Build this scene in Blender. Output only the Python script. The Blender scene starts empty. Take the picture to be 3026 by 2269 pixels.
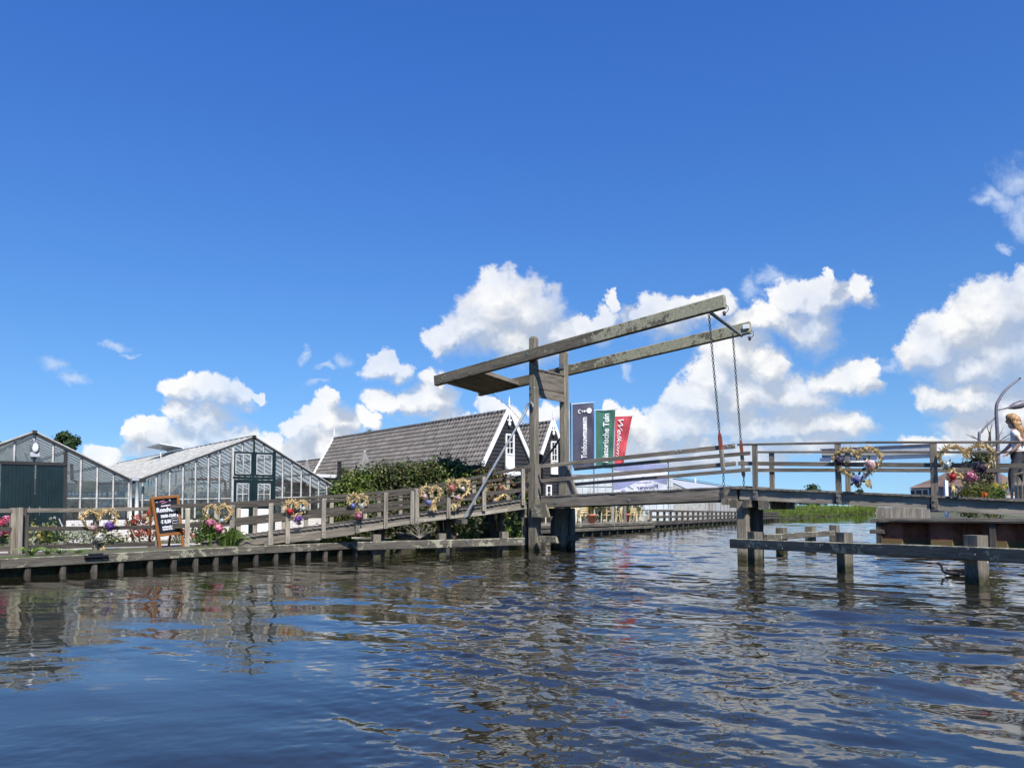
import bpy, math, random
import numpy as np
from mathutils import Vector, Matrix, noise as mnoise

random.seed(7)
RS = np.random.RandomState(11)
SC = bpy.context.scene
COL = SC.collection
V3 = Vector
PI = math.pi

# ------------------------------------------------------------------ camera
F, CX, HZ = 2280.0, 1513.0, 1503.0
PITCH, ROLL, CAMH = math.radians(3.0), -0.003, 1.5
CY = HZ - F * math.tan(PITCH)
CAM = V3((0, 0, CAMH))
RC = Matrix.Rotation(PI / 2 + PITCH, 3, 'X') @ Matrix.Rotation(ROLL, 3, 'Z')

def ray(px, py):
    return RC @ V3(((px - CX) / F, -(py - CY) / F, -1.0))
def at_y(px, py, Y):
    d = ray(px, py); return CAM + d * (Y / d.y)
def at_z(px, py, z):
    d = ray(px, py); return CAM + d * ((z - CAMH) / d.z)

class Frame:
    """a vertical plane: u runs along it, v away from it, z is up"""
    def __init__(s, o, u):
        s.o = V3((o[0], o[1], 0)); s.u = V3((u[0], u[1], 0)).normalized()
        s.v = V3((-s.u.y, s.u.x, 0))
        if s.v.dot(s.o) < 0: s.v = -s.v
        s.rot = math.atan2(s.u.y, s.u.x)
    def w(s, u, v, z): return s.o + s.u * u + s.v * v + V3((0, 0, z))
    def pt(s, px, py, v=0.0):
        d = ray(px, py); p0 = s.o + s.v * v
        t = (p0 - CAM).dot(s.v) / d.dot(s.v)
        return CAM + d * t
    def uz(s, px, py, v=0.0):
        p = s.pt(px, py, v); return ((p - s.o).dot(s.u), p.z)
def frame_px(a, da, b, db):
    A = at_y(a, HZ, da); B = at_y(b, HZ, db)
    return Frame((A.x, A.y), (B.x - A.x, B.y - A.y))

# ------------------------------------------------------------------ object helpers
WL = {}
def _loc_of(o):
    return WL[o.name] if o is not None else V3((0, 0, 0))
def tag(o, label=None, cat=None, group=None, kind=None):
    if label: o['label'] = label
    if cat: o['category'] = cat
    if group: o['group'] = group
    if kind: o['kind'] = kind
    return o
def thing(name, label, cat, loc, group=None, rotz=0.0):
    o = bpy.data.objects.new(name, None); COL.objects.link(o)
    o.empty_display_size = 0.2
    o.location = loc; o.rotation_euler = (0, 0, rotz)
    WL[o.name] = V3(loc)
    return tag(o, label, cat, group)
def copy_tree(o, parent=None):
    c = o.copy(); COL.objects.link(c)
    if parent: c.parent = parent
    for ch in list(o.children): copy_tree(ch, c)
    return c

class MB:
    def __init__(s):
        s.v = []; s.f = []; s.uv = []; s.mi = []; s.sm = []
    def face(s, pts, uvs=None, mi=0, sm=False):
        i = len(s.v); s.v.extend([tuple(p) for p in pts]); s.f.append(list(range(i, i + len(pts))))
        s.uv.append(uvs if uvs else [(p[0] + p[1], p[2]) for p in pts]); s.mi.append(mi); s.sm.append(sm)
    def prism(s, p0, p1, sec, up=(0, 0, 1), mi=0, sm=False, caps=True, end=None, skew0=None, skew1=None):
        """sweep a 2D section (side, up) from p0 to p1; UV u runs along the length in metres"""
        p0 = V3(p0); p1 = V3(p1); ax = (p1 - p0); L = ax.length
        if L < 1e-6: return
        ax.normalize(); up = V3(up)
        sd = ax.cross(up)
        if sd.length < 1e-4: sd = ax.cross(V3((0, 1, 0)))
        sd.normalize(); up = sd.cross(ax).normalized()
        n = len(sec); o1 = random.uniform(0, 50); o2 = random.uniform(0, 50)
        end = end or sec
        a = [p0 + sd * x + up * y for x, y in sec]; b = [p1 + sd * x + up * y for x, y in end]
        acc = [0.0]
        for k in range(n):
            q = sec[(k + 1) % n]; acc.append(acc[-1] + math.hypot(q[0] - sec[k][0], q[1] - sec[k][1]))
        base = len(s.v); s.v.extend([tuple(p) for p in a + b])
        for k in range(n):
            k2 = (k + 1) % n
            s.f.append([base + k, base + n + k, base + n + k2, base + k2])
            s.uv.append([(o1, o2 + acc[k]), (o1 + L, o2 + acc[k]), (o1 + L, o2 + acc[k + 1]), (o1, o2 + acc[k + 1])])
            s.mi.append(mi); s.sm.append(sm)
        if caps:
            s.f.append([base + k for k in range(n)]); s.uv.append([(o1 + y * .3, o2 + x) for x, y in sec]); s.mi.append(mi); s.sm.append(False)
            s.f.append([base + n + k for k in reversed(range(n))]); s.uv.append([(o1 + y * .3, o2 + x) for x, y in reversed(end)]); s.mi.append(mi); s.sm.append(False)
    def beam(s, p0, p1, w, h, up=(0, 0, 1), mi=0, ch=0.0, dz=0.0):
        x, y = w / 2, h / 2
        if ch > 0:
            c = ch
            sec = [(-x + c, -y), (x - c, -y), (x, -y + c), (x, y - c), (x - c, y), (-x + c, y), (-x, y - c), (-x, -y + c)]
        else:
            sec = [(-x, -y), (x, -y), (x, y), (-x, y)]
        s.prism(p0, p1, sec, up, mi)
    def post(s, p, w, d, z0, z1, ax=(1, 0, 0), mi=0, ch=0.0, peak=0.0):
        """upright box at (x,y); w along ax, d across"""
        a = V3((ax[0], ax[1], 0)).normalized()
        p = V3((p[0], p[1], 0))
        s.beam(p + V3((0, 0, z0)), p + V3((0, 0, z1)), d, w, up=a, mi=mi, ch=ch)
    def tube(s, pts, r, n=8, mi=0, closed=False, sm=True):
        pts = [V3(p) for p in pts]; m = len(pts); rings = []
        base = len(s.v); pu = None
        o1 = random.uniform(0, 20); acc = 0
        accs = []
        for i, p in enumerate(pts):
            if closed: t = pts[(i + 1) % m] - pts[i - 1]
            else: t = pts[min(i + 1, m - 1)] - pts[max(i - 1, 0)]
            t.normalize()
            if pu is None:
                pu = t.cross(V3((0.13, 0.31, 0.94)))
                if pu.length < .1: pu = t.cross(V3((1, 0, 0)))
            pu = (pu - t * pu.dot(t)).normalized(); q = t.cross(pu)
            rr = r[i] if isinstance(r, (list, tuple)) else r
            for k in range(n):
                an = 2 * PI * k / n
                s.v.append(tuple(p + pu * math.cos(an) * rr + q * math.sin(an) * rr))
            if i: acc += (p - pts[i - 1]).length
            accs.append(acc)
        for i in range(m if closed else m - 1):
            j = (i + 1) % m
            for k in range(n):
                k2 = (k + 1) % n
                s.f.append([base + i * n + k, base + j * n + k, base + j * n + k2, base + i * n + k2][::-1])
                u0, u1 = o1 + accs[i], o1 + (accs[j] if j else acc)
                s.uv.append([(u0, k * .1), (u1, k * .1), (u1, k * .1 + .1), (u0, k * .1 + .1)][::-1]); s.mi.append(mi); s.sm.append(sm)
        if not closed:
            for e, rev in ((0, False), (m - 1, True)):
                idx = [base + e * n + k for k in range(n)]
                s.f.append(idx if not rev else idx[::-1]); s.uv.append([(0, 0)] * n); s.mi.append(mi); s.sm.append(False)
    def lathe(s, c, prof, n=16, mi=0, sm=True, sx=1.0, sy=1.0):
        c = V3(c); base = len(s.v); m = len(prof)
        for r, z in prof:
            for k in range(n):
                a = 2 * PI * k / n
                s.v.append((c.x + r * math.cos(a) * sx, c.y + r * math.sin(a) * sy, c.z + z))
        for i in range(m - 1):
            for k in range(n):
                k2 = (k + 1) % n
                s.f.append([base + i * n + k, base + i * n + k2, base + (i + 1) * n + k2, base + (i + 1) * n + k])
                s.uv.append([(k / n, prof[i][1]), ((k + 1) / n, prof[i][1]), ((k + 1) / n, prof[i + 1][1]), (k / n, prof[i + 1][1])]); s.mi.append(mi); s.sm.append(sm)
        s.f.append([base + k for k in reversed(range(n))]); s.uv.append([(0, 0)] * n); s.mi.append(mi); s.sm.append(False)
        s.f.append([base + (m - 1) * n + k for k in range(n)]); s.uv.append([(0, 0)] * n); s.mi.append(mi); s.sm.append(False)
    def ball(s, c, rx, ry, rz, n=10, m=7, mi=0, jit=0.0):
        prof = []
        c = V3(c); base = len(s.v)
        for i in range(m + 1):
            th = PI * i / m - PI / 2
            for k in range(n):
                a = 2 * PI * k / n; j = 1 + random.uniform(-jit, jit)
                s.v.append((c.x + rx * math.cos(th) * math.cos(a) * j, c.y + ry * math.cos(th) * math.sin(a) * j, c.z + rz * math.sin(th) * j))
        for i in range(m):
            for k in range(n):
                k2 = (k + 1) % n
                s.f.append([base + i * n + k, base + i * n + k2, base + (i + 1) * n + k2, base + (i + 1) * n + k])
                s.uv.append([(0, 0), (.1, 0), (.1, .1), (0, .1)]); s.mi.append(mi); s.sm.append(True)
    def leaf(s, p, d, nrm, L, W, mi=0, bend=0.15):
        """one small pointed leaf, two bent quads"""
        p = V3(p); d = V3(d).normalized(); nrm = V3(nrm)
        sd = d.cross(nrm)
        if sd.length < 1e-3: sd = d.cross(V3((.3, .5, .8)))
        sd.normalize(); nn = sd.cross(d)
        a = p; m = p + d * L * .5 + nn * L * bend; e = p + d * L
        l = m + sd * W * .5 - nn * W * .12; r = m - sd * W * .5 - nn * W * .12
        i = len(s.v); s.v.extend([tuple(a), tuple(l), tuple(e), tuple(r)])
        s.f.append([i, i + 1, i + 2, i + 3]); s.uv.append([(0, .5), (.5, 1), (1, .5), (.5, 0)]); s.mi.append(mi); s.sm.append(False)
    def blade(s, pts, ws, nrm, mi=0):
        pts = [V3(p) for p in pts]; base = len(s.v); m = len(pts)
        for i, p in enumerate(pts):
            t = pts[min(i + 1, m - 1)] - pts[max(i - 1, 0)]
            sd = t.cross(V3(nrm)); 
            if sd.length < 1e-5: sd = V3((1, 0, 0))
            sd.normalize()
            s.v.append(tuple(p + sd * ws[i] / 2)); s.v.append(tuple(p - sd * ws[i] / 2))
        for i in range(m - 1):
            b = base + 2 * i
            s.f.append([b, b + 1, b + 3, b + 2]); s.uv.append([(i / m, 0), (i / m, 1), ((i + 1) / m, 1), ((i + 1) / m, 0)]); s.mi.append(mi); s.sm.append(True)
    def build(s, name, mats, parent=None, loc=None):
        if not isinstance(mats, (list, tuple)): mats = [mats]
        o_l = _loc_of(parent) if parent is not None else (V3(loc) if loc is not None else V3((0, 0, 0)))
        me = bpy.data.meshes.new(name)
        vv = np.array(s.v, dtype=np.float64).reshape(-1, 3) - np.array(o_l)
        me.from_pydata(vv.tolist(), [], s.f)
        ul = me.uv_layers.new(name='UVMap')
        ul.data.foreach_set('uv', np.array([c for f in s.uv for c in f], dtype=np.float32).ravel())
        me.polygons.foreach_set('material_index', s.mi); me.polygons.foreach_set('use_smooth', s.sm)
        for m in mats: me.materials.append(m)
        me.update()
        o = bpy.data.objects.new(name, me); COL.objects.link(o)
        if parent is not None:
            o.parent = parent; WL[o.name] = o_l
        else:
            o.location = o_l; WL[o.name] = o_l
        return o

def text_mesh(txt, size, extrude=0.0, shear=0.0, bold=0.0, align='LEFT', spacing=1.0):
    cu = bpy.data.curves.new('lettering', 'FONT'); cu.body = txt; cu.size = size; cu.shear = shear
    cu.offset = bold; cu.align_x = align; cu.space_character = spacing; cu.resolution_u = 3
    ob = bpy.data.objects.new('lettering_tmp', cu); COL.objects.link(ob)
    dg = bpy.context.evaluated_depsgraph_get(); dg.update()
    me = ob.evaluated_get(dg).to_mesh()
    vs = [tuple(v.co) for v in me.vertices]; fs = [list(p.vertices) for p in me.polygons]
    ob.evaluated_get(dg).to_mesh_clear()
    bpy.data.objects.remove(ob); bpy.data.curves.remove(cu)
    return vs, fs
def add_text(mb, txt, size, fn, mi=0, **kw):
    """fn maps (x,y) of the lettering to a world point"""
    vs, fs = text_mesh(txt, size, **kw)
    if not vs: return
    i = len(mb.v)
    mb.v.extend([tuple(fn(x, y)) for x, y, z in vs])
    for f in fs:
        mb.f.append([i + k for k in f]); mb.uv.append([(0, 0)] * len(f)); mb.mi.append(mi); mb.sm.append(False)

# ------------------------------------------------------------------ materials
class NT:
    def __init__(s, name):
        s.m = bpy.data.materials.new(name); s.m.use_nodes = True
        s.t = s.m.node_tree; s.t.nodes.clear()
        s.out = s.t.nodes.new('ShaderNodeOutputMaterial')
    def n(s, typ, ins=None, **props):
        nd = s.t.nodes.new(typ)
        for k, v in props.items(): setattr(nd, k, v)
        for k, v in (ins or {}).items(): s.set(nd, k, v)
        return nd
    def set(s, nd, k, v):
        sock = nd.inputs[k]
        if isinstance(v, tuple) and len(v) == 2 and hasattr(v[0], 'outputs'): s.t.links.new(v[0].outputs[v[1]], sock)
        elif hasattr(v, 'outputs'): s.t.links.new(v.outputs[0], sock)
        else:
            if sock.type == 'RGBA' and len(v) == 3: v = (*v, 1)
            sock.default_value = v
    def ramp(s, fac, stops, interp='LINEAR'):
        nd = s.n('ShaderNodeValToRGB'); cr = nd.color_ramp; cr.interpolation = interp
        while len(cr.elements) < len(stops): cr.elements.new(0.5)
        for e, (p, c) in zip(cr.elements, stops):
            e.position = p; e.color = (*c, 1) if len(c) == 3 else c
        s.set(nd, 'Fac', fac); return nd
    def math(s, op, a, b=0.0, clamp=False):
        nd = s.n('ShaderNodeMath', operation=op, use_clamp=clamp); s.set(nd, 0, a); s.set(nd, 1, b); return nd
    def mix(s, fac, a, b, blend='MIX'):
        nd = s.n('ShaderNodeMix', data_type='RGBA', blend_type=blend)
        s.set(nd, 0, fac); s.set(nd, 6, a); s.set(nd, 7, b); return (nd, 2)
    def noise(s, vec, scale, detail=4.0, rough=.55, dist=0.0):
        nd = s.n('ShaderNodeTexNoise', {'Scale': scale, 'Detail': detail, 'Roughness': rough, 'Distortion': dist})
        if vec is not None: s.set(nd, 'Vector', vec)
        return nd
    def bump(s, h, strength=.3, dist=.01):
        return s.n('ShaderNodeBump', {'Strength': strength, 'Distance': dist, 'Height': h})
    def bsdf(s, col, rough=.6, normal=None, **kw):
        b = s.n('ShaderNodeBsdfPrincipled', {'Base Color': col, 'Roughness': rough})
        for k, v in kw.items(): s.set(b, k.replace('_', ' '), v)
        if normal is not None: s.set(b, 'Normal', normal)
        return b
    def done(s, sh):
        s.set(s.out, 'Surface', sh); return s.m

def mat_plain(name, col, rough=.6, var=.25, scale=6.0, bump=.15, metallic=0.0):
    t = NT(name); tc = t.n('ShaderNodeTexCoord')
    nz = t.noise((tc, 'Object'), scale, 5, .6)
    lo = tuple(c * (1 - var) for c in col); hi = tuple(min(1, c * (1 + var)) for c in col)
    c = t.ramp(nz, [(.3, lo), (.7, hi)])
    nz2 = t.noise((tc, 'Object'), scale * 6, 3)
    return t.done(t.bsdf(c, rough, t.bump(nz2, bump, .006), Metallic=metallic))

def mat_wood(name, dark, mid, light, lichen=0.0, green=0.0, wet=False, rough=.8, tint_amt=.55, grow=0.0):
    t = NT(name); uv = t.n('ShaderNodeUVMap'); geo = t.n('ShaderNodeNewGeometry')
    mp = t.n('ShaderNodeMapping', {'Vector': (uv, 'UV'), 'Scale': (1.1, 34.0, 1.0)})
    g = t.noise(mp, 1.6, 6, .65, .4)
    mp2 = t.n('ShaderNodeMapping', {'Vector': (uv, 'UV'), 'Scale': (.5, 4.0, 1.0)})
    big = t.noise(mp2, 1.3, 3, .6)
    c = t.ramp(g, [(.28, dark), (.5, mid), (.72, light)])
    tint = t.ramp(big, [(.3, (1 - tint_amt,) * 3), (.7, (1.15, 1.13, 1.1))])
    c = t.mix(1.0, c, tint, 'MULTIPLY')
    oi = t.n('ShaderNodeObjectInfo'); c = t.mix(1.0, c, t.ramp((oi, 'Random'), [(0, (.74, .74, .75)), (1, (1.2, 1.18, 1.14))]), 'MULTIPLY')
    # long dark checks in the grain
    mp3 = t.n('ShaderNodeMapping', {'Vector': (uv, 'UV'), 'Scale': (.6, 60.0, 1.0)})
    ck = t.noise(mp3, 1.0, 2, .5)
    ckm = t.ramp(ck, [(.3, (1, 1, 1)), (.36, (0, 0, 0))])
    c = t.mix(t.math('MULTIPLY', ckm, .6), c, tuple(x * .35 for x in dark))
    tc = t.n('ShaderNodeTexCoord')
    if green > 0:
        gn = t.noise((geo, 'Position'), 1.6, 4, .6)
        c = t.mix(t.math('MULTIPLY', t.ramp(gn, [(.45, (0, 0, 0)), (.7, (1, 1, 1))]), green), c, (.13, .135, .075))
    if lichen > 0:
        ln = t.noise((geo, 'Position'), 5.0, 5, .7)
        lb = t.noise((geo, 'Position'), .9, 2, .5)
        nz = t.n('ShaderNodeSeparateXYZ', {'Vector': (geo, 'Normal')})
        k = t.math('ADD', ln, t.math('MULTIPLY', t.math('SUBTRACT', lb, .5), .55))
        k = t.math('ADD', k, t.math('MULTIPLY', (nz, 'Z'), .16))
        if grow:     # the lichen thickens towards the raised, sunny ends
            px_ = t.n('ShaderNodeSeparateXYZ', {'Vector': (geo, 'Position')}); k = t.math('ADD', k, t.math('MULTIPLY', t.math('SUBTRACT', (px_, 'X'), 3.0), grow))
        lm = t.ramp(k, [(.60 - lichen * .12, (0, 0, 0)), (.66 - lichen * .12, (1, 1, 1))])
        ln2 = t.noise((geo, 'Position'), 30, 3)
        lc = t.ramp(ln2, [(.35, (.2, .2, .12)), (.65, (.46, .45, .33))])
        c = t.mix(t.math('MULTIPLY', lm, .8), c, lc)
    sp = t.n('ShaderNodeTexVoronoi', {'Vector': (geo, 'Position'), 'Scale': 3.2, 'Randomness': 1.0})
    spm = t.ramp((sp, 'Distance'), [(.05, (1, 1, 1)), (.085, (0, 0, 0))])
    c = t.mix(t.math('MULTIPLY', spm, .7 if lichen > 0 or green > 0 else .0), c, (.55, .54, .48))
    r = rough
    if wet:
        xyz = t.n('ShaderNodeSeparateXYZ', {'Vector': (geo, 'Position')})
        wn = t.noise((geo, 'Position'), 7, 3)
        hz = t.math('SUBTRACT', t.math('ADD', (xyz, 'Z'), t.math('MULTIPLY', wn, .22)), .11)
        wm = t.ramp(hz, [(.10, (1, 1, 1)), (.26, (0, 0, 0))])
        mossy = t.ramp(t.noise((geo, 'Position'), 12, 4), [(.4, (.02, .019, .012)), (.65, (.055, .06, .02))])
        c = t.mix(t.math('MULTIPLY', wm, .9), c, mossy)
    hgt = t.math('ADD', t.math('MULTIPLY', g, .8), t.math('MULTIPLY', ckm, -.4))
    return t.done(t.bsdf(c, r, t.bump(hgt, .55, .006), **{'Specular_IOR_Level': .25}))

def mat_leaf(name, c0, c1, c2=None, trans=.35, rough=.5):
    t = NT(name); geo = t.n('ShaderNodeNewGeometry'); tc = t.n('ShaderNodeTexCoord')
    stops = [(0.0, c0), (.6, c1)] + ([(1.0, c2)] if c2 else [])
    c = t.ramp((geo, 'Random Per Island'), stops)
    nz = t.noise((geo, 'Position'), 1.3, 2)
    c = t.mix(1.0, c, t.ramp(nz, [(.3, (.7, .72, .7)), (.7, (1.2, 1.15, 1.05))]), 'MULTIPLY')
    b = t.bsdf(c, rough, Specular_IOR_Level=.35)
    tr = t.n('ShaderNodeBsdfTranslucent', {'Color': c})
    mx = t.n('ShaderNodeMixShader', {'Fac': trans}); t.set(mx, 1, b); t.set(mx, 2, tr)
    return t.done(mx)

def mat_glass(name, dirt=.08, tint=(.86, .9, .88), rough=.02, streak=False):
    t = NT(name); tc = t.n('ShaderNodeTexCoord'); geo = t.n('ShaderNodeNewGeometry')
    tr = t.n('ShaderNodeBsdfTransparent', {'Color': tint})
    nz0 = t.noise((tc, 'Object'), 1.2, 2)
    gl = t.n('ShaderNodeBsdfGlossy', {'Color': (.9, .93, .95), 'Roughness': rough, 'Normal': t.bump(nz0, .12, .02)})
    lw = t.n('ShaderNodeFresnel', {'IOR': 1.5})
    mx = t.n('ShaderNodeMixShader', {'Fac': t.math('MULTIPLY', lw, 1.3, True)}); t.set(mx, 1, tr); t.set(mx, 2, gl)
    if streak:
        uv = t.n('ShaderNodeUVMap')
        mp = t.n('ShaderNodeMapping', {'Vector': (uv, 'UV'), 'Scale': (.35, 9.0, 1)})
        sn = t.noise(mp, 1.5, 5, .7)
        dm = t.ramp(sn, [(.3, (dirt - .25,) * 3), (.7, (min(1, dirt + .2),) * 3)])
    else:
        sn = t.noise((tc, 'Object'), 2.5, 5, .65)
        dm = t.ramp(sn, [(.35, (dirt * .3,) * 3), (.75, (dirt * 1.8,) * 3)])
    df = t.n('ShaderNodeBsdfDiffuse', {'Color': (.72, .75, .73)})
    tl = t.n('ShaderNodeBsdfTranslucent', {'Color': (.72, .76, .74)})
    dd = t.n('ShaderNodeMixShader', {'Fac': .68 if streak else .5}); t.set(dd, 1, df); t.set(dd, 2, tl)
    m2 = t.n('ShaderNodeMixShader', {'Fac': dm}); t.set(m2, 1, mx); t.set(m2, 2, dd)
    return t.done(m2)

M = {}
M['wood'] = mat_wood('weathered_wood', (.088, .077, .062), (.205, .184, .152), (.34, .31, .262))
M['wood_pale'] = mat_wood('pale_weathered_wood', (.17, .152, .125), (.33, .3, .25), (.49, .455, .385), green=.25)
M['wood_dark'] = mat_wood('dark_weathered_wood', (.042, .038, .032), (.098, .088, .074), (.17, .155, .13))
M['wood_beam'] = mat_wood('lichen_wood', (.066, .057, .045), (.142, .126, .1), (.225, .203, .165), lichen=.5, green=.3, grow=.05)
M['wood_fender'] = mat_wood('fender_wood', (.065, .059, .049), (.155, .141, .117), (.26, .24, .2), lichen=.25, green=.2, wet=True)
M['wood_quay'] = mat_wood('quay_wood', (.06, .054, .045), (.145, .132, .11), (.25, .23, .192), lichen=.2, green=.15, wet=True)
M['wood_pile'] = mat_wood('pile_wood', (.085, .075, .06), (.2, .18, .148), (.36, .33, .275), green=.4, wet=True)
M['wood_deck'] = mat_wood('deck_wood', (.1, .09, .075), (.22, .2, .168), (.35, .32, .275))
M['wood_orange'] = mat_wood('varnished_orange_wood', (.19, .075, .024), (.31, .128, .042), (.4, .185, .07), rough=.45, tint_amt=.2)
M['black_board'] = mat_plain('chalkboard_black', (.016, .016, .022), .55, .3)
M['chalk'] = mat_plain('white_chalk', (.8, .8, .82), .9, .1)
M['chalk_pink'] = mat_plain('pink_chalk', (.7, .3, .45), .9, .1)
M['white_paint'] = mat_plain('white_paint', (.78, .78, .76), .45, .06, 3)
M['white_old'] = mat_plain('old_white_paint', (.43, .43, .405), .6, .3, 5)
M['green_paint'] = mat_plain('dark_green_paint', (.005, .015, .015), .35, .4, 2.5)
M['black_paint'] = mat_plain('black_tarred_boards', (.018, .017, .017), .6, .35, 3)
M['dark_metal'] = mat_plain('dark_steel', (.05, .05, .055), .45, .3, 20, metallic=.6)
M['grey_metal'] = mat_plain('galvanised_steel', (.17, .19, .21), .5, .2, 8, metallic=.25)
M['lamp_metal'] = mat_plain('painted_lamp_post', (.13, .12, .15), .45, .15, 8)
M['red_paint'] = mat_plain('red_lead_paint', (.22, .058, .035), .55, .3, 10)
M['zinc'] = mat_plain('zinc_sheet', (.4, .42, .45), .45, .12, 4)
M['white_sheet'] = mat_plain('white_sheet_metal', (.75, .77, .78), .4, .05, 3)
M['terracotta'] = mat_plain('terracotta', (.48, .17, .09), .8, .25, 9)
M['stone_pot'] = mat_plain('pale_stone_pot', (.5, .45, .4), .85, .2, 8)
M['chair_cream'] = mat_plain('cream_chair', (.62, .5, .27), .55, .12, 10)
M['soil'] = mat_plain('dark_soil', (.035, .027, .02), .95, .4, 6, .6)
M['olive_board'] = mat_plain('olive_brown_screen', (.16, .155, .11), .9, .45, 1.6)
M['black_plastic'] = mat_plain('black_plastic', (.012, .012, .014), .4, .2)
M['rope'] = mat_plain('black_cable', (.02, .02, .02), .6, .2)
M['cream_unit'] = mat_plain('cream_enamel', (.55, .47, .27), .5, .12, 3)
M['rust_pipe'] = mat_plain('rusty_pipe', (.2, .075, .04), .7, .35, 8)
M['glass'] = mat_glass('greenhouse_glass', .085)
M['roof_glass'] = mat_glass('whitewashed_roof_glass', .66, streak=True)
M['window_glass'] = mat_glass('window_glass', .04, (.1, .11, .12))
M['umbrella'] = mat_plain('grey_canvas', (.2, .19, .175), .9, .15, 6)
M['milky_wall'] = mat_plain('milky_glazed_wall', (.47, .51, .52), .3, .12, 1.5)
M['lamp_glass'] = mat_plain('frosted_lamp_glass', (.8, .8, .78), .2, .05)
def mat_brick():
    t = NT('whitewashed_brick'); tc = t.n('ShaderNodeUVMap')
    bk = t.n('ShaderNodeTexBrick', {'Vector': (tc, 'UV'), 'Color1': (.72, .7, .67), 'Color2': (.6, .575, .55), 'Mortar': (.36, .34, .32),
             'Scale': 1.0, 'Mortar Size': .008, 'Brick Width': .22, 'Row Height': .065, 'Bias': -.2})
    nz = t.noise((tc, 'UV'), 3.0, 5, .7)
    c = t.mix(t.ramp(nz, [(.5, (0, 0, 0)), (.75, (.6, .6, .6))]), (bk, 0), (.4, .31, .25))
    return t.done(t.bsdf(c, .85, t.bump((bk, 'Fac'), -.5, .01)))
M['brick'] = mat_brick()
def mat_tile(name, c):
    t = NT(name); geo = t.n('ShaderNodeNewGeometry'); uv = t.n('ShaderNodeUVMap')
    sn = t.n('ShaderNodeVectorMath', {0: (uv, 'UV')}, operation='FLOOR')
    wn = t.n('ShaderNodeTexWhiteNoise', {'Vector': sn}, noise_dimensions='2D')
    a = t.ramp((wn, 'Value'), [(0, tuple(x * .72 for x in c)), (1, tuple(x * 1.28 for x in c))])
    nz = t.noise((geo, 'Position'), .8, 5, .65)
    a = t.mix(t.ramp(nz, [(.45, (0, 0, 0)), (.8, (.5, .5, .5))]), a, tuple(x * .55 for x in c))
    return t.done(t.bsdf(a, .7, t.bump(t.noise((geo, 'Position'), 40, 3), .2, .004)))
M['tile'] = mat_tile('grey_brown_pantiles', (.132, .12, .106))
M['tile_brown'] = mat_tile('brown_roof_tiles', (.2, .135, .1))
def mat_banner(name, col, back=.3):
    t = NT(name); tc = t.n('ShaderNodeTexCoord')
    nz = t.noise((tc, 'Object'), 3, 3)
    c = t.ramp(nz, [(.3, tuple(x * .88 for x in col)), (.7, tuple(x * 1.08 for x in col))])
    b = t.bsdf(c, .75); tr = t.n('ShaderNodeBsdfTranslucent', {'Color': c})
    mx = t.n('ShaderNodeMixShader', {'Fac': back}); t.set(mx, 1, b); t.set(mx, 2, tr)
    return t.done(mx)
M['flag_navy'] = mat_banner('navy_flag_cloth', (.085, .085, .125))
M['flag_green'] = mat_banner('green_flag_cloth', (.055, .18, .125))
M['flag_red'] = mat_banner('red_flag_cloth', (.66, .085, .1))
M['flag_white'] = mat_banner('white_flag_print', (.8, .8, .8), .2)
M['ban_white'] = mat_banner('white_banner_cloth', (.78, .78, .84), .35)
M['ban_blue'] = mat_banner('blue_banner_print', (.33, .37, .58), .35)
M['ban_text'] = mat_banner('dark_banner_print', (.12, .13, .25), .2)
M['ban_green'] = mat_banner('green_banner_print', (.15, .32, .22), .2)

M['leaf_hedge'] = mat_leaf('hedge_leaves', (.04, .075, .013), (.13, .21, .035), (.28, .36, .11))
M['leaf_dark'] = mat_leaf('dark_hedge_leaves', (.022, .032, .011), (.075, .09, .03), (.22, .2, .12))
M['leaf_tree'] = mat_leaf('tree_leaves', (.018, .045, .016), (.045, .09, .03), (.09, .14, .045))
M['leaf_iris'] = mat_leaf('fresh_green_blades', (.06, .13, .025), (.13, .22, .045), (.27, .34, .1))
M['leaf_bed'] = mat_leaf('bedding_leaves', (.04, .075, .015), (.09, .14, .03), (.2, .2, .06))
M['leaf_silver'] = mat_leaf('silvery_leaves', (.2, .25, .17), (.4, .45, .34), (.62, .64, .55))
M['leaf_olive'] = mat_leaf('olive_green_foliage', (.06, .08, .012), (.13, .155, .025), (.2, .2, .04))
M['leaf_red'] = mat_leaf('russet_leaves', (.1, .025, .02), (.22, .06, .045), (.3, .2, .1))
M['leaf_reed'] = mat_leaf('reed_leaves', (.09, .15, .018), (.17, .25, .035), (.26, .33, .06))
M['leaf_grass'] = mat_leaf('ornamental_grass', (.1, .13, .03), (.2, .22, .06), (.34, .32, .13))
M['moss'] = mat_leaf('bright_moss', (.12, .18, .015), (.22, .3, .03), (.32, .38, .05))
M['straw'] = mat_leaf('dried_straw', (.3, .21, .09), (.56, .43, .22), (.74, .62, .38), trans=.15)
M['bark'] = mat_plain('bark', (.09, .07, .055), .9, .4, 8, .5)
FL = {'pink': ((.62, .16, .3), (.8, .42, .55)), 'rose': ((.6, .05, .13), (.8, .2, .3)), 'palepink': ((.7, .45, .5), (.82, .66, .68)),
      'red': ((.5, .015, .03), (.7, .06, .09)), 'purple': ((.12, .04, .3), (.33, .17, .6)), 'blue': ((.16, .2, .55), (.4, .45, .78)),
      'white': ((.7, .7, .66), (.85, .85, .83)), 'paleblue': ((.5, .62, .72), (.75, .82, .86)), 'darkpurple': ((.03, .018, .06), (.12, .09, .17)),
      'yellow': ((.65, .5, .03), (.8, .7, .15)), 'cream': ((.6, .58, .4), (.78, .76, .62)), 'salmon': ((.6, .2, .17), (.75, .4, .35)), 'orange': ((.7, .12, .02), (.8, .25, .05))}
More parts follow.
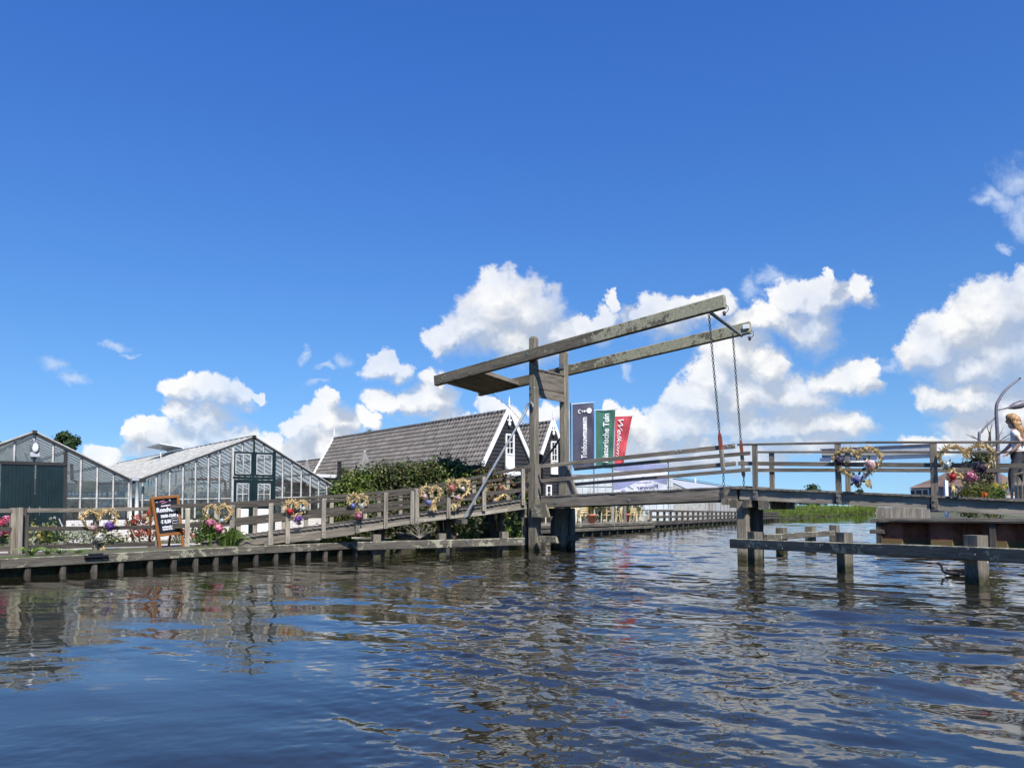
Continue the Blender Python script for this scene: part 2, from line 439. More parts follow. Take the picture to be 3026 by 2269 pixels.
for k, (a, b) in FL.items(): M['f_' + k] = mat_leaf('petals_' + k, tuple(x * .45 for x in a), a, b, trans=.2, rough=.7)
# ------------------------------------------------------------------ camera, sun, sky
cam = bpy.data.cameras.new('camera'); co = bpy.data.objects.new('camera', cam); COL.objects.link(co)
cam.sensor_width = 36.0; cam.lens = 36.0 * F / 3026.0; cam.shift_y = (CY - 1134.5) / 3026.0
cam.clip_start = .05; cam.clip_end = 6000
co.matrix_world = Matrix.Translation(CAM) @ RC.to_4x4()
SC.camera = co

SUN_EL = math.radians(49); SUN_AZ = math.radians(160)      # azimuth clockwise from +Y: behind the camera, to the right
SD = V3((math.sin(SUN_AZ) * math.cos(SUN_EL), math.cos(SUN_AZ) * math.cos(SUN_EL), math.sin(SUN_EL)))
sl = bpy.data.lights.new('sun', 'SUN'); sl.energy = 5.0; sl.angle = math.radians(.53); sl.color = (1, .94, .85)
so = bpy.data.objects.new('sun', sl); COL.objects.link(so); so.rotation_euler = SD.to_track_quat('Z', 'Y').to_euler(); so.location = (20, -20, 40)

W = bpy.data.worlds.new('World'); SC.world = W; W.use_nodes = True
W.cycles.sampling_method = 'NONE'
class WN(NT):
    def __init__(s, tree): s.t = tree
wt = WN(W.node_tree); W.node_tree.nodes.clear()
wout = W.node_tree.nodes.new('ShaderNodeOutputWorld')
sky = wt.n('ShaderNodeTexSky', sky_type='NISHITA', sun_disc=False, sun_elevation=SUN_EL, sun_rotation=SUN_AZ,
           altitude=0, air_density=1.0, dust_density=.25, ozone_density=2.6)
# the sky colour is read a little above each direction, so the horizon keeps the clear blue of the day
tc0 = wt.n('ShaderNodeTexCoord')
lift = wt.n('ShaderNodeVectorMath', {0: (tc0, 'Generated'), 1: (1, 1, .80), 2: (0, 0, .09)}, operation='MULTIPLY_ADD')
wt.set(sky, 'Vector', wt.n('ShaderNodeVectorMath', {0: lift}, operation='NORMALIZE'))
hsv = wt.n('ShaderNodeHueSaturation', {'Hue': .503, 'Saturation': 1.27, 'Value': 1.0, 'Fac': 1.0, 'Color': sky})

CL = [  # cumulus puffs: pixel centre and radii on the photograph, turned into directions
 (1480,905,140,105),(1410,965,105,75),(1560,930,100,95),(1330,990,60,45),(1640,985,70,60),(1500,1015,150,60),(1455,850,70,60),
 (1730,960,65,45),(1790,935,36,60),(1830,870,22,34),(1870,930,45,34),(1960,935,85,65),(2060,915,70,50),(2120,895,60,50),
 (2260,940,70,55),(2340,880,60,50),(2440,885,85,60),(2530,875,45,45),(2450,815,22,36),(2390,960,100,60),(2190,960,60,60),
 (2170,1065,105,85),(2100,1125,85,70),(2260,1095,80,70),(2200,1185,160,85),(2060,1190,90,60),(2340,1175,110,75),(2480,1105,90,50),(2570,1125,50,38),(2550,1090,55,45),
 (2420,1255,150,55),(2000,1265,170,70),(1900,1295,110,70),(2250,1275,190,50),(2480,1255,60,36),(1850,1240,80,45),
 (2760,1020,95,75),(2830,965,120,80),(2950,930,140,105),(2990,1050,170,120),(2860,1080,140,70),(2780,1165,75,36),(2860,1175,130,60),(2990,1205,130,80),(3050,860,90,80),(2910,1255,140,45),
 (530,1130,46,38),(600,1160,90,58),(690,1170,55,40),(755,1168,30,16),(540,1215,55,42),(600,1245,75,60),(420,1255,72,44),(375,1250,36,32),(440,1295,85,58),(310,1345,55,36),(570,1300,110,60),(720,1295,55,46),(800,1315,45,46),(650,1295,85,55),
 (985,1190,42,38),(960,1235,62,42),(880,1255,52,40),(1000,1265,75,46),(940,1315,105,55),(1090,1245,36,34),
 (1130,1080,52,42),(1185,1090,34,36),(1275,1115,40,45),(1280,1185,62,66),(1215,1205,52,46),(1155,1200,55,36),(1310,1250,55,46),
 (1450,1195,52,34),(1510,1225,52,40),(1620,1225,42,52),(1795,1205,34,32),(1390,1250,45,28)]
CL += [(1930,1345,120,42),(2080,1335,110,40),(2230,1345,120,40),(2400,1330,120,36),(2540,1345,90,30),(2800,1300,120,36),(2960,1310,130,40)]
CW = [  # thin wisps
 (3010,515,75,58),(2955,570,70,30),(2912,592,40,20),(3020,650,44,62),(2965,735,24,16),(2990,590,60,40),
 (150,1095,60,30),(215,1130,50,22),(335,1020,34,13),(375,1042,34,10),(905,1030,20,24),(1025,1052,24,22),(975,1068,38,10),(2300,825,50,22),(2235,850,40,30),(1855,1085,18,30),(2640,1060,50,20),(950,1130,45,15)]
def cl_dir(px, py):
    d = ray(px, py); return d.x / d.y, d.z / d.y
def cloud_group(name, blobs):
    g = bpy.data.node_groups.new(name, 'ShaderNodeTree')
    g.interface.new_socket('P', in_out='INPUT', socket_type='NodeSocketVector')
    g.interface.new_socket('D', in_out='OUTPUT', socket_type='NodeSocketFloat')
    q = WN(g); gi = g.nodes.new('NodeGroupInput'); go = g.nodes.new('NodeGroupOutput')
    last = None
    for (x, y, rx, ry) in blobs:
        cx_, cy_ = cl_dir(x, y); kx, ky = F / rx, F / ry
        vm = q.n('ShaderNodeVectorMath', {0: (gi, 'P'), 1: (kx, ky, 0), 2: (-cx_ * kx, -cy_ * ky, 0)}, operation='MULTIPLY_ADD')
        ln = q.n('ShaderNodeVectorMath', {0: vm}, operation='LENGTH')
        if last is None: last = (ln, 'Value')
        else:
            last = (q.math('MINIMUM', last, (ln, 'Value')), 0)
    q.set(go, 'D', last)
    return g
tcw = wt.n('ShaderNodeTexCoord')
sxyz = wt.n('ShaderNodeSeparateXYZ', {'Vector': (tcw, 'Generated')})
ym = wt.math('MAXIMUM', (sxyz, 'Y'), .12)
pv = wt.n('ShaderNodeCombineXYZ', {'X': wt.math('DIVIDE', (sxyz, 'X'), ym), 'Y': wt.math('DIVIDE', (sxyz, 'Z'), ym), 'Z': 0.0})
# billows: the puffs' outlines are warped by fractal noise
w1 = wt.noise(pv, 11.0, 6, .6)
w2 = wt.noise(pv, 45.0, 5, .62)
def warp(vec, nz, amt):
    c = wt.n('ShaderNodeVectorMath', {0: (nz, 'Color'), 1: (.5, .5, .5)}, operation='SUBTRACT')
    return wt.n('ShaderNodeVectorMath', {0: c, 1: (amt, amt, 0), 2: vec}, operation='MULTIPLY_ADD')
pw = warp(warp(pv, w1, .085), w2, .022)
ga = cloud_group('cumulus_puffs', CL); gb = cloud_group('cirrus_wisps', CW)
def grp(g, vec):
    nd = W.node_tree.nodes.new('ShaderNodeGroup'); nd.node_tree = g; wt.set(nd, 'P', vec); return nd
d0 = grp(ga, pw)
po = wt.n('ShaderNodeVectorMath', {0: pw, 1: (-.012, .026, 0)}, operation='ADD')
d1 = grp(ga, po)
nz3 = wt.noise(pv, 26.0, 7, .66)
dd = wt.math('ADD', d0, wt.math('MULTIPLY', wt.math('SUBTRACT', nz3, .5), .95))
# the sunny upper edges of a puff are crisp, its base thins out softly
crisp = wt.math('ADD', 1.0, wt.math('MULTIPLY', wt.math('MULTIPLY', wt.math('SUBTRACT', d1, d0), 3.2, True), 1.7))
dd = wt.math('ADD', wt.math('MULTIPLY', wt.math('SUBTRACT', dd, 1.0), crisp), 1.0)
mr = wt.n('ShaderNodeMapRange', {'Value': dd, 'From Min': 1.44, 'From Max': .52, 'To Min': 0.0, 'To Max': 1.0}, interpolation_type='SMOOTHSTEP')
lit = wt.math('ADD', wt.math('MULTIPLY', wt.math('SUBTRACT', d1, d0), 1.1), .25)
lit = wt.math('ADD', lit, wt.math('MULTIPLY', wt.math('SUBTRACT', (w2, 0), .5), 1.1))
lit = wt.math('ADD', lit, wt.math('MULTIPLY', wt.math('SUBTRACT', nz3, .5), .55), True)
nz4 = wt.noise(pv, 75.0, 4, .6)
lit = wt.math('ADD', lit, wt.math('MULTIPLY', wt.math('SUBTRACT', nz4, .5), .3), True)
lit2 = wt.n('ShaderNodeMapRange', {'Value': lit, 'From Min': .0, 'From Max': .95})
ccol = wt.mix(lit2, (.49, .56, .68), (.98, .98, .975))
dw = wt.math('ADD', grp(gb, pw), wt.math('MULTIPLY', wt.math('SUBTRACT', nz3, .5), 1.6))
wisp = wt.n('ShaderNodeMapRange', {'Value': dw, 'From Min': 1.3, 'From Max': -.1, 'To Max': .75}, interpolation_type='SMOOTHSTEP')
# thin low haze of cloud near the horizon
zr = wt.ramp(wt.math('MAXIMUM', (sxyz, 'Z'), 0.0), [(0.0, (1.12, 1.2, 1.27)), (.2, (1.1, 1.24, 1.42)), (.55, (1.06, 1.24, 1.75))])
skyc = wt.mix(1.0, hsv, zr, 'MULTIPLY')
bgs = wt.n('ShaderNodeBackground', {'Color': skyc, 'Strength': .0775})
bgc = wt.n('ShaderNodeBackground', {'Color': ccol, 'Strength': .72})
bgw = wt.n('ShaderNodeBackground', {'Color': (.62, .74, .95, 1), 'Strength': .7})
vn = wt.noise(pv, 7.0, 4, .6)
veil = wt.n('ShaderNodeMapRange', {'Value': vn, 'From Min': .32, 'From Max': .56, 'To Min': .62, 'To Max': .985})
mxw = wt.n('ShaderNodeMixShader', {'Fac': (wisp, 'Result')}); wt.set(mxw, 1, bgs); wt.set(mxw, 2, bgw)
mxs = wt.n('ShaderNodeMixShader', {'Fac': wt.math('MULTIPLY', (mr, 'Result'), veil)}); wt.set(mxs, 1, mxw); wt.set(mxs, 2, bgc)
wt.set(wout, 'Surface', mxs)
SC.view_settings.view_transform = 'Standard'; SC.view_settings.look = 'None'; SC.view_settings.exposure = .5; SC.view_settings.gamma = 1
SC.render.engine = 'CYCLES'; SC.cycles.max_bounces = 10; SC.cycles.transparent_max_bounces = 24; SC.cycles.glossy_bounces = 4
SC.cycles.use_adaptive_sampling = True; SC.cycles.adaptive_threshold = .03; SC.cycles.adaptive_min_samples = 8
SC.cycles.caustics_reflective = False; SC.cycles.caustics_refractive = False

# ------------------------------------------------------------------ frames of the place
Q = frame_px(0, 17.3, 1050, 25.2)          # quay front
FN = frame_px(0, 18.9, 480, 22.3)          # fence on the quay
R = frame_px(480, 22.3, 1560, 27.0)        # ramp front rail
G = frame_px(0, 24.5, 1000, 31.9)          # greenhouse facades
hp = at_y(1588, HZ, 27.0)
B = Frame((hp.x, hp.y), (math.cos(math.radians(38)), -math.sin(math.radians(38))))   # bridge front
T = frame_px(1605, 38, 1930, 52)           # terrace edge
V2 = frame_px(1930, 52, 2170, 74)          # revetment
RQ = frame_px(2590, 31.5, 3026, 28.0)      # right quay
GZ = .43
BW = 2.08                                   # bridge width between the posts

# ------------------------------------------------------------------ water
def make_water():
    d = np.concatenate([[-60, -20, 0.0], np.exp(np.linspace(math.log(1.6), math.log(75), 960)), np.exp(np.linspace(math.log(80), math.log(1500), 40))])
    t = np.concatenate([[-12, -4, -2, -1.2], np.linspace(-.86, .86, 900), [1.2, 2, 4, 12]])
    Dm, Tm = np.meshgrid(d, t, indexing='ij')
    X = Tm * np.maximum(np.abs(Dm), 1.6); Y = Dm.copy()
    sp = np.maximum(np.abs(Dm), 1.6) * .0038
    Z = np.zeros_like(X)
    # slope strength over the water: calm in front of the quay, choppy in the middle, a boat's swell on the right
    def sm(a, b, x):
        k = np.clip((x - a) / (b - a), 0, 1); return k * k * (3 - 2 * k)
    right = sm(-.32, .12, Tm)
    far = sm(9, 22, Dm)
    mid = np.exp(-((Tm - .02) / .16) ** 2)
    rs = np.random.RandomState(5)
    def wob(sc, seed):
        r = np.random.RandomState(seed); o = np.zeros_like(X)
        for k in range(6):
            a = r.uniform(0, 2 * PI); kk = 2 * PI / (sc * r.uniform(.6, 1.6))
            o += np.sin(kk * (X * math.cos(a) + Y * math.sin(a)) + r.uniform(0, 6.28))
        return o / 6
    Wx, Wy = wob(5.0, 1) * .35, wob(5.0, 2) * .35
    patch = np.clip(.75 + .9 * wob(6.0, 3), .25, 1.8)
    patch2 = np.clip(.75 + 1.1 * wob(3.0, 4), .2, 2.0)
    lam = np.exp(np.linspace(math.log(.085), math.log(2.6), 62))
    main = math.radians(62)
    for i, l in enumerate(lam):
        if l > .38: a = main + rs.normal(0, .42)
        else: a = main + rs.normal(0, 1.0)
        k = 2 * PI / l; ph = rs.uniform(0, 2 * PI)
        fade = sm(2.4, 5.0, l / sp)
        if l > .7: amp = .0056 + .0115 * right; pt = patch
        elif l > .28: amp = .0042 + .0095 * right + .016 * mid + .006 * far; pt = patch2
        else: amp = .0040 + .0085 * right * (.6 + .4 * sm(6, 10, Dm)) + .024 * mid + .011 * far; pt = patch2
        A = amp * pt * fade * rs.uniform(.6, 1.3) / k
        ux, uy = X + Wx * min(1, l * 1.2), Y + Wy * min(1, l * 1.2)
        ar = k * (ux * math.cos(a) + uy * math.sin(a)) + ph
        Z += A * (np.sin(ar) + .18 * np.cos(2 * ar))
    Z *= (np.abs(Tm) < 1.0) * sm(0, 1.6, Dm)
    nr, nc = X.shape
    co_ = np.stack([X, Y, Z], -1).reshape(-1, 3).astype(np.float32)
    idx = np.arange(nr * nc).reshape(nr, nc)
    f = np.stack([idx[:-1, :-1], idx[:-1, 1:], idx[1:, 1:], idx[1:, :-1]], -1).reshape(-1, 4).astype(np.int32)
    me = bpy.data.meshes.new('water')
    me.vertices.add(len(co_)); me.vertices.foreach_set('co', co_.ravel())
    me.loops.add(f.size); me.loops.foreach_set('vertex_index', f.ravel())
    me.polygons.add(len(f)); me.polygons.foreach_set('loop_start', np.arange(0, f.size, 4, dtype=np.int32))
    me.polygons.foreach_set('loop_total', np.full(len(f), 4, dtype=np.int32))
    me.polygons.foreach_set('use_smooth', np.ones(len(f), dtype=bool))
    me.update(calc_edges=True); me.validate()
    o = bpy.data.objects.new('water', me); COL.objects.link(o)
    n = NT('canal_water'); geo = n.n('ShaderNodeNewGeometry')
    mp = n.n('ShaderNodeMapping', {'Vector': (geo, 'Position'), 'Rotation': (0, 0, math.radians(-28)), 'Scale': (.55, 1.5, 1)})
    nz1 = n.noise(mp, 2.4, 3, .55); mp2 = n.n('ShaderNodeMapping', {'Vector': (geo, 'Position'), 'Rotation': (0, 0, math.radians(-20)), 'Scale': (.8, 2.2, 1)})
    nz2 = n.noise(mp2, 6.0, 3, .55); pat = n.ramp(n.noise((geo, 'Position'), .22, 2), [(.35, (.25, .25, .25)), (.65, (1, 1, 1))])
    nz = n.math('ADD', nz1, n.math('MULTIPLY', n.math('MULTIPLY', nz2, pat), .42))
    cd = n.n('ShaderNodeCameraData') if False else None
    murk = n.noise((geo, 'Position'), .35, 3)
    col = n.ramp(murk, [(.3, (.012, .0115, .007)), (.7, (.024, .021, .012))])
    b = n.bsdf(col, .025, n.bump(nz, .085, .03), IOR=1.40, Specular_IOR_Level=.95)
    me.materials.append(n.done(b))
    tag(o, kind='structure'); return o
make_water()

# ------------------------------------------------------------------ land
def mat_ground():
    n = NT('bank_ground'); geo = n.n('ShaderNodeNewGeometry')
    a = n.noise((geo, 'Position'), .8, 5, .65); b = n.noise((geo, 'Position'), 9, 4, .6)
    c1 = n.ramp(b, [(.3, (.05, .042, .03)), (.7, (.13, .11, .08))])
    c2 = n.ramp(b, [(.3, (.035, .06, .012)), (.7, (.09, .12, .03))])
    c = n.mix(n.ramp(a, [(.45, (0, 0, 0)), (.6, (1, 1, 1))]), c1, c2)
    return n.done(n.bsdf(c, .95, n.bump(b, .6, .03)))
M['ground'] = mat_ground()
def mat_path():
    n = NT('pale_shell_path'); geo = n.n('ShaderNodeNewGeometry')
    a = n.noise((geo, 'Position'), 14, 5, .7)
    return n.done(n.bsdf(n.ramp(a, [(.3, (.38, .35, .29)), (.7, (.6, .56, .48))]), .95, n.bump(a, .5, .01)))
M['path'] = mat_path()
def qd(px, back=0.0):   # quay line point
    p = Q.pt(px, HZ); q = p + Q.v * back; return (q.x, q.y)
tq = lambda fr, px, back: (lambda p: (p.x, p.y))(fr.pt(px, HZ) + fr.v * back)
def px_d(px, d): p = at_y(px, HZ, d); return (p.x, p.y)
edgeL = [(-60, -30), (-26, 2)] + [qd(-500, .28), qd(0, .28), qd(520, .28), qd(1000, .28), qd(1062, .45), px_d(1110, 27.6), px_d(1300, 31), px_d(1460, 35), px_d(1560, 38.6)] + \
        [tq(T, 1605, .6), tq(T, 1930, .6), tq(V2, 1935, .4), tq(V2, 2168, .4), px_d(2300, 102), px_d(2570, 200), px_d(2600, 440)]
edgeR = [px_d(2600, 31.6), px_d(2625, 430)]
def prism_land(name, poly, z, zb, mat):
    mb = MB(); n = len(poly)
    mb.face([(x, y, z) for x, y in poly])
    for i in range(n):
        a = poly[i]; b = poly[(i + 1) % n]
        mb.face([(a[0], a[1], zb), (b[0], b[1], zb), (b[0], b[1], z), (a[0], a[1], z)])
    o = mb.build(name, mat); tag(o, kind='structure'); return o
polyL = edgeL + [px_d(2625, 450), (900, 450), (900, 1500), (-1500, 1500), (-1500, -30)]
prism_land('ground', polyL, GZ, -1.2, M['ground'])
rqa = RQ.pt(2600, HZ) + RQ.v * .9; rqb = RQ.pt(3026, HZ) + RQ.v * .9 + RQ.u * 30
polyR = [(rqa.x, rqa.y), px_d(2640, 430), (800, 430), (800, 20), (rqb.x, rqb.y)]
prism_land('ground', polyR, 1.0, -1.2, M['ground'])
# bed of the canal
mb = MB(); mb.face([(-1500, -200, -1.6), (1500, -200, -1.6), (1500, 1500, -1.6), (-1500, 1500, -1.6)]); tag(mb.build('canal_bed', M['soil']), kind='structure')
# pale path between the fence and the flower bed
mb = MB()
pa = [FN.w(-12, .25, GZ + .004), FN.w(14, .25, GZ + .004), FN.w(14, 1.75, GZ + .004), FN.w(-12, 1.75, GZ + .004)]
mb.face(pa); tag(mb.build('path', M['path']), kind='structure')
# ------------------------------------------------------------------ timber parts
def rail(mb, fr, pts, h, th, v, ch=.006, mi=0):
    """board on edge whose upper edge follows the given points of the photograph on the plane v"""
    P = [fr.pt(x, y, v) for x, y in pts]
    for a, b in zip(P[:-1], P[1:]):
        o = V3((0, 0, -h / 2)); mb.beam(a + o, b + o, th, h, ch=ch, mi=mi)
def up_post(mb, fr, px, y0, y1, v, w, d, ch=.008, mi=0, slant=0.0, u=None, z0=None, z1=None):
    if u is None:
        u, zt = fr.uz(px, y0, v); zb = fr.uz(px, y1, v)[1]
    else: zt, zb = z1, z0
    if slant:     # top cut at an angle, as on the ramp's posts
        c = fr.w(u, v, 0); s = fr.u * (w / 2); t = fr.v * (d / 2); up = V3((0, 0, 1))
        b = [c - s - t + up * zb, c + s - t + up * zb, c + s + t + up * zb, c - s + t + up * zb]
        k = [c - s - t + up * (zt - slant), c + s - t + up * (zt - slant), c + s + t + up * zt, c - s + t + up * zt]
        o1, o2 = random.uniform(0, 30), random.uniform(0, 30)
        H = zt - zb
        for i in range(4):
            j = (i + 1) % 4; ww = (w, d, w, d)[i]
            mb.face([b[i], b[j], k[j], k[i]], [(o1, o2 + i), (o1, o2 + i + ww), (o1 + H, o2 + i + ww), (o1 + H, o2 + i)], mi)
        mb.face(k, [(o1, o2), (o1, o2 + w), (o1 + d, o2 + w), (o1 + d, o2)], mi); mb.face(b[::-1], None, mi)
    else:
        mb.post(fr.w(u, v, 0), w, d, zb, zt, ax=fr.u, mi=mi, ch=ch)
    return u, zb, zt
def bolt(mb, fr, u, v, z, r=.022, mi=1):
    c = fr.w(u, v, z); a = c - fr.v * .004; b = c - fr.v * .022
    mb.tube([a, b], r, 8, mi=mi, sm=False)
def px_bolt(mb, fr, px, py, v, r=.022, mi=1):
    u, z = fr.uz(px, py, v); bolt(mb, fr, u, v, z, r, mi)
def interp(pts, x):
    xs = [p[0] for p in pts]; return float(np.interp(x, xs, [p[1] for p in pts]))

M['wood_pale_g'] = mat_wood('mossy_post_wood', (.1, .09, .07), (.235, .212, .172), (.38, .35, .29), green=.5, wet=True)
# ------------------------------------------------------------------ the drawbridge
U0 = B.uz(1560, 1500, 0)[0]; U1 = B.uz(1583, 1500, 0)[0]        # front post, lower part
UA, UB = B.uz(1556, 1200, 0)[0], B.uz(1575, 1200, 0)[0]
UC = (U0 + U1) / 2; PWL = U1 - U0; PWU = .285
zsh = B.uz(1575, 1371, 0)[1]; ztop = B.uz(1571, 992, 0)[1]
DB = thing('drawbridge', 'weathered wooden drawbridge with two balance beams, portal posts and chains holding its leaf', 'bridge', B.w(UC, BW / 2, 0))
def portal_post(v, zt):
    mb = MB()
    mb.post(B.w(UC, v, 0), PWL, PWL * .95, -.9, zsh, ax=B.u, ch=.02)
    w = PWU
    mb.post(B.w(UC - .01, v, 0), w, w * .95, zsh, zt - .09, ax=B.u, ch=.045)
    c = .03; x = w / 2 - .02
    mb.prism(B.w(UC - .01, v, zt - .09), B.w(UC - .01, v, zt), [(-x, -x), (x, -x), (x, x), (-x, x)], up=B.u, end=[(-x * .6, -x * .6), (x * .6, -x * .6), (x * .6, x * .6), (-x * .6, x * .6)])
    for zz in ((1089, 1103, 1147, 1165) if v < 1 else ()):
        px_bolt(mb, B, 1567, zz, v - w / 2, .035)
    for (x_, y_) in (((1566, 1386), (1563, 1430), (1557, 1489)) if v < 1 else ()):
        px_bolt(mb, B, x_, y_, v - PWL / 2, .03)
    mb.build('portal_post', [M['wood_pale_g'], M['dark_metal']], DB)

vF, vR = PWL / 2, BW
portal_post(vF, ztop); portal_post(vR, B.uz(1673, 1034, vR - .1)[1])
# panel joining the posts under the beams
zp1 = B.uz(1594, 1096, .45)[1]; zp0 = B.uz(1595, 1174, .45)[1]
mb = MB(); H = zp1 - zp0
for a, b in ((0, .30), (.31, 1.0)):
    mb.beam(B.w(UC + .02, vF + .15, zp0 + H * (a + b) / 2), B.w(UC + .02, vR - .13, zp0 + H * (a + b) / 2), .10, H * (b - a), ch=.008)
for k in range(9):
    vv = vF + .2 + (vR - vF - .4) * k / 8
    mb.beam(B.w(UC + .02, vv - .08, zp1 + .015), B.w(UC + .02, vv + .08, zp1 + .02 + .02 * (k % 2)), .17, .07, ch=.02)
mb.beam(B.w(UC + .085, vF + .15, zp0 + .02), B.w(UC + .085, vR - .13, zp0 + .02), .03, .10, ch=.006)
mb.build('cross_panel', M['wood'], DB)
# balance beams
BEAMV = (-.11, BW + .27)
def bline(v, x0, t0, b0, x1, t1, b1):
    p = B.uz(x0, (t0 + b0) / 2, v); q = B.uz(x1, (t1 + b1) / 2, v)
    h = ((B.uz(x0, t0, v)[1] - B.uz(x0, b0, v)[1]) + (B.uz(x1, t1, v)[1] - B.uz(x1, b1, v)[1])) / 2
    return p, q, h
fb = bline(-.2, 1283, 1108, 1142, 2139, 871, 908)
rb = bline(BW + .17, 1412, 1140, 1172, 2214, 951, 981)
BL = []
for (p, q, h), v in ((fb, BEAMV[0]), (rb, BEAMV[1])):
    mb = MB(); P = B.w(p[0], v, p[1]); Qp = B.w(q[0], v, q[1]); N = 14
    d = Qp - P
    for i in range(N):   # hewn beam: slightly uneven section along its length
        pass
    mb.beam(P, Qp, .2, h * .97, ch=.018)
    ax = d.normalized(); upv = B.v.cross(ax) if B.v.cross(ax).z > 0 else ax.cross(B.v)
    fr_ = -1 if v < 1 else -1
    if v < 1:
        for (x_, y_) in ((1305, 1128), (1346, 1116), (1389, 1104), (1558, 1045)):
            px_bolt(mb, B, x_, y_, v - .1, .035)
    ob = mb.build('balance_beam', [M['wood_beam'], M['grey_metal']], DB)
    # iron end hook with a hanging lantern holder
    hb = MB(); e = Qp - ax * .03
    pts = [e + ax * .03 + V3((0, 0, -.1)), e + ax * .12 + V3((0, 0, -.16)), e + ax * .13 + V3((0, 0, -.27)), e + ax * .03 + V3((0, 0, -.36)), e - ax * .07 + V3((0, 0, -.3))]
    hb.tube(pts, .012, 6)
    hb.lathe(e + V3((0, 0, -.42)), [(.02, 0), (.045, .03), (.04, .12), (.015, .15)], 10)
    hb.build('end_hook', M['dark_metal'], ob)
    BL.append((p, q, h, v))
# white junction box at the rear beam's end, steel plate on the rear post
mb = MB(); u_, z_ = B.uz(2205, 966, BW + .16); mb.beam(B.w(u_ - .1, BW + .14, z_), B.w(u_ + .1, BW + .14, z_), .05, .14, ch=.01); mb.build('junction_box', M['white_sheet'], DB)
mb = MB(); mb.beam(B.w(UC - .12, vR - .16, B.uz(1668, 1083, vR)[1]), B.w(UC + .1, vR - .16, B.uz(1668, 1083, vR)[1] + .0), .02, .2, ch=.004)
mb.build('mounting_plate', M['grey_metal'], DB)
def beam_z(i, u):
    p, q, h, v = BL[i]; return p[1] + (q[1] - p[1]) * (u - p[0]) / (q[0] - p[0])
# counterweight floor between the beams' tails
ua = fb[0][0] + .38; ub = B.uz(1411, 1108, -.2)[0]
mb = MB()
for k in range(5):
    t0 = ua + (ub - ua) * k / 5; t1 = ua + (ub - ua) * (k + 1) / 5 - .006; tm = (t0 + t1) / 2
    za, zb = beam_z(0, tm) - .12, beam_z(1, tm) - .12
    sl_ = beam_z(0, t1) - beam_z(0, t0)
    mb.beam(B.w(tm, 0.0, za), B.w(tm, BW + .16, zb), t1 - t0, .07, up=(B.u * -(sl_) + V3((0, 0, t1 - t0))).normalized(), ch=.004)
mb.beam(B.w(ub, 0, beam_z(0, ub) - .06), B.w(ub, BW + .16, beam_z(1, ub) - .06), .1, .16, ch=.01)
mb.beam(B.w(ua + .02, 0, beam_z(0, ua) - .04), B.w(ua + .02, BW + .16, beam_z(1, ua) - .04), .1, .16, ch=.01)
mb.build('counterweight_floor', M['wood'], DB)
# steel axle between the beam heads
ux = B.uz(2098, 912, -.1)[0]
mb = MB(); zxa, zxb = beam_z(0, ux) - .19, beam_z(1, ux) - .19
mb.tube([B.w(ux, -.16, zxa), B.w(ux, BW + .3, zxb)], .055, 12)
for vv, zz in ((-.1, zxa), (BW + .26, zxb)): mb.beam(B.w(ux - .1, vv, zz + .07), B.w(ux + .1, vv, zz + .07), .12, .06)
mb.build('axle_bar', M['grey_metal'], DB)
# chains
def chain(mb, P, Qp, link=.105, wr=.0105, mi=0):
    P = V3(P); Qp = V3(Qp); d = Qp - P; n = max(2, int(d.length / (link * .74))); ax = d.normalized()
    s1 = ax.cross(B.v).normalized(); s2 = ax.cross(s1)
    for i in range(n):
        c = P + d * ((i + .5) / n); sd = s1 if i % 2 else s2
        pts = []
        for k in range(10):
            a = 2 * PI * k / 10; pts.append(c + ax * (math.cos(a) * link * .5) + sd * (math.sin(a) * link * .30))
        mb.tube(pts, wr, 5, mi=mi, closed=True)
HANG = []
for (x0, y0, xh, yh, yb, v, xd, yd) in ((2094, 918, 2126, 1278, 1398, -.06, 2138, 1468), (2165, 985, 2189, 1300, 1413, BW + .08, 2198, 1446)):
    mb = MB(); top = B.pt(x0, y0, v); hT = B.pt(xh, yh, v)
    chain(mb, top, hT); 
    uh = (hT - B.o).dot(B.u); zb_ = B.uz(xh + 10, yb, v)[1]
    hb = B.pt(xh + (12 if v < 0 else 9), yb, v); dk = B.pt(xd, yd, v)
    mb.build('chain', M['dark_metal'], DB); mb = MB(); chain(mb, hb, dk); mb.build('chain', M['dark_metal'], DB)
    ax = (hb - hT).normalized(); L = (hb - hT).length
    for a, b, m, nm in ((0, .42, 'red_paint', 'hanger_strap'), (.42, 1, 'wood_pale', 'hanger_post')):
        mb = MB(); A = hT + ax * L * a; Bb = hT + ax * L * b
        n = 6
        w = .115 if v < 0 else .10
        if a == 0:
            mb.prism(A, A + ax * .14, [(-w * .18, -.03), (w * .18, -.03), (w * .18, .03), (-w * .18, .03)], up=B.v, end=[(-w / 2, -.03), (w / 2, -.03), (w / 2, .03), (-w / 2, .03)])
            mb.beam(A + ax * .14, Bb, w, .06, up=B.v, ch=.006)
        else:
            mb.beam(A, Bb - ax * .14, w, .09, up=B.v, ch=.012)
            mb.prism(Bb - ax * .14, Bb, [(-w / 2, -.045), (w / 2, -.045), (w / 2, .045), (-w / 2, .045)], up=B.v, end=[(-w * .15, -.02), (w * .15, -.02), (w * .15, .02), (-w * .15, .02)])
        mb.build(nm, M[m], DB)
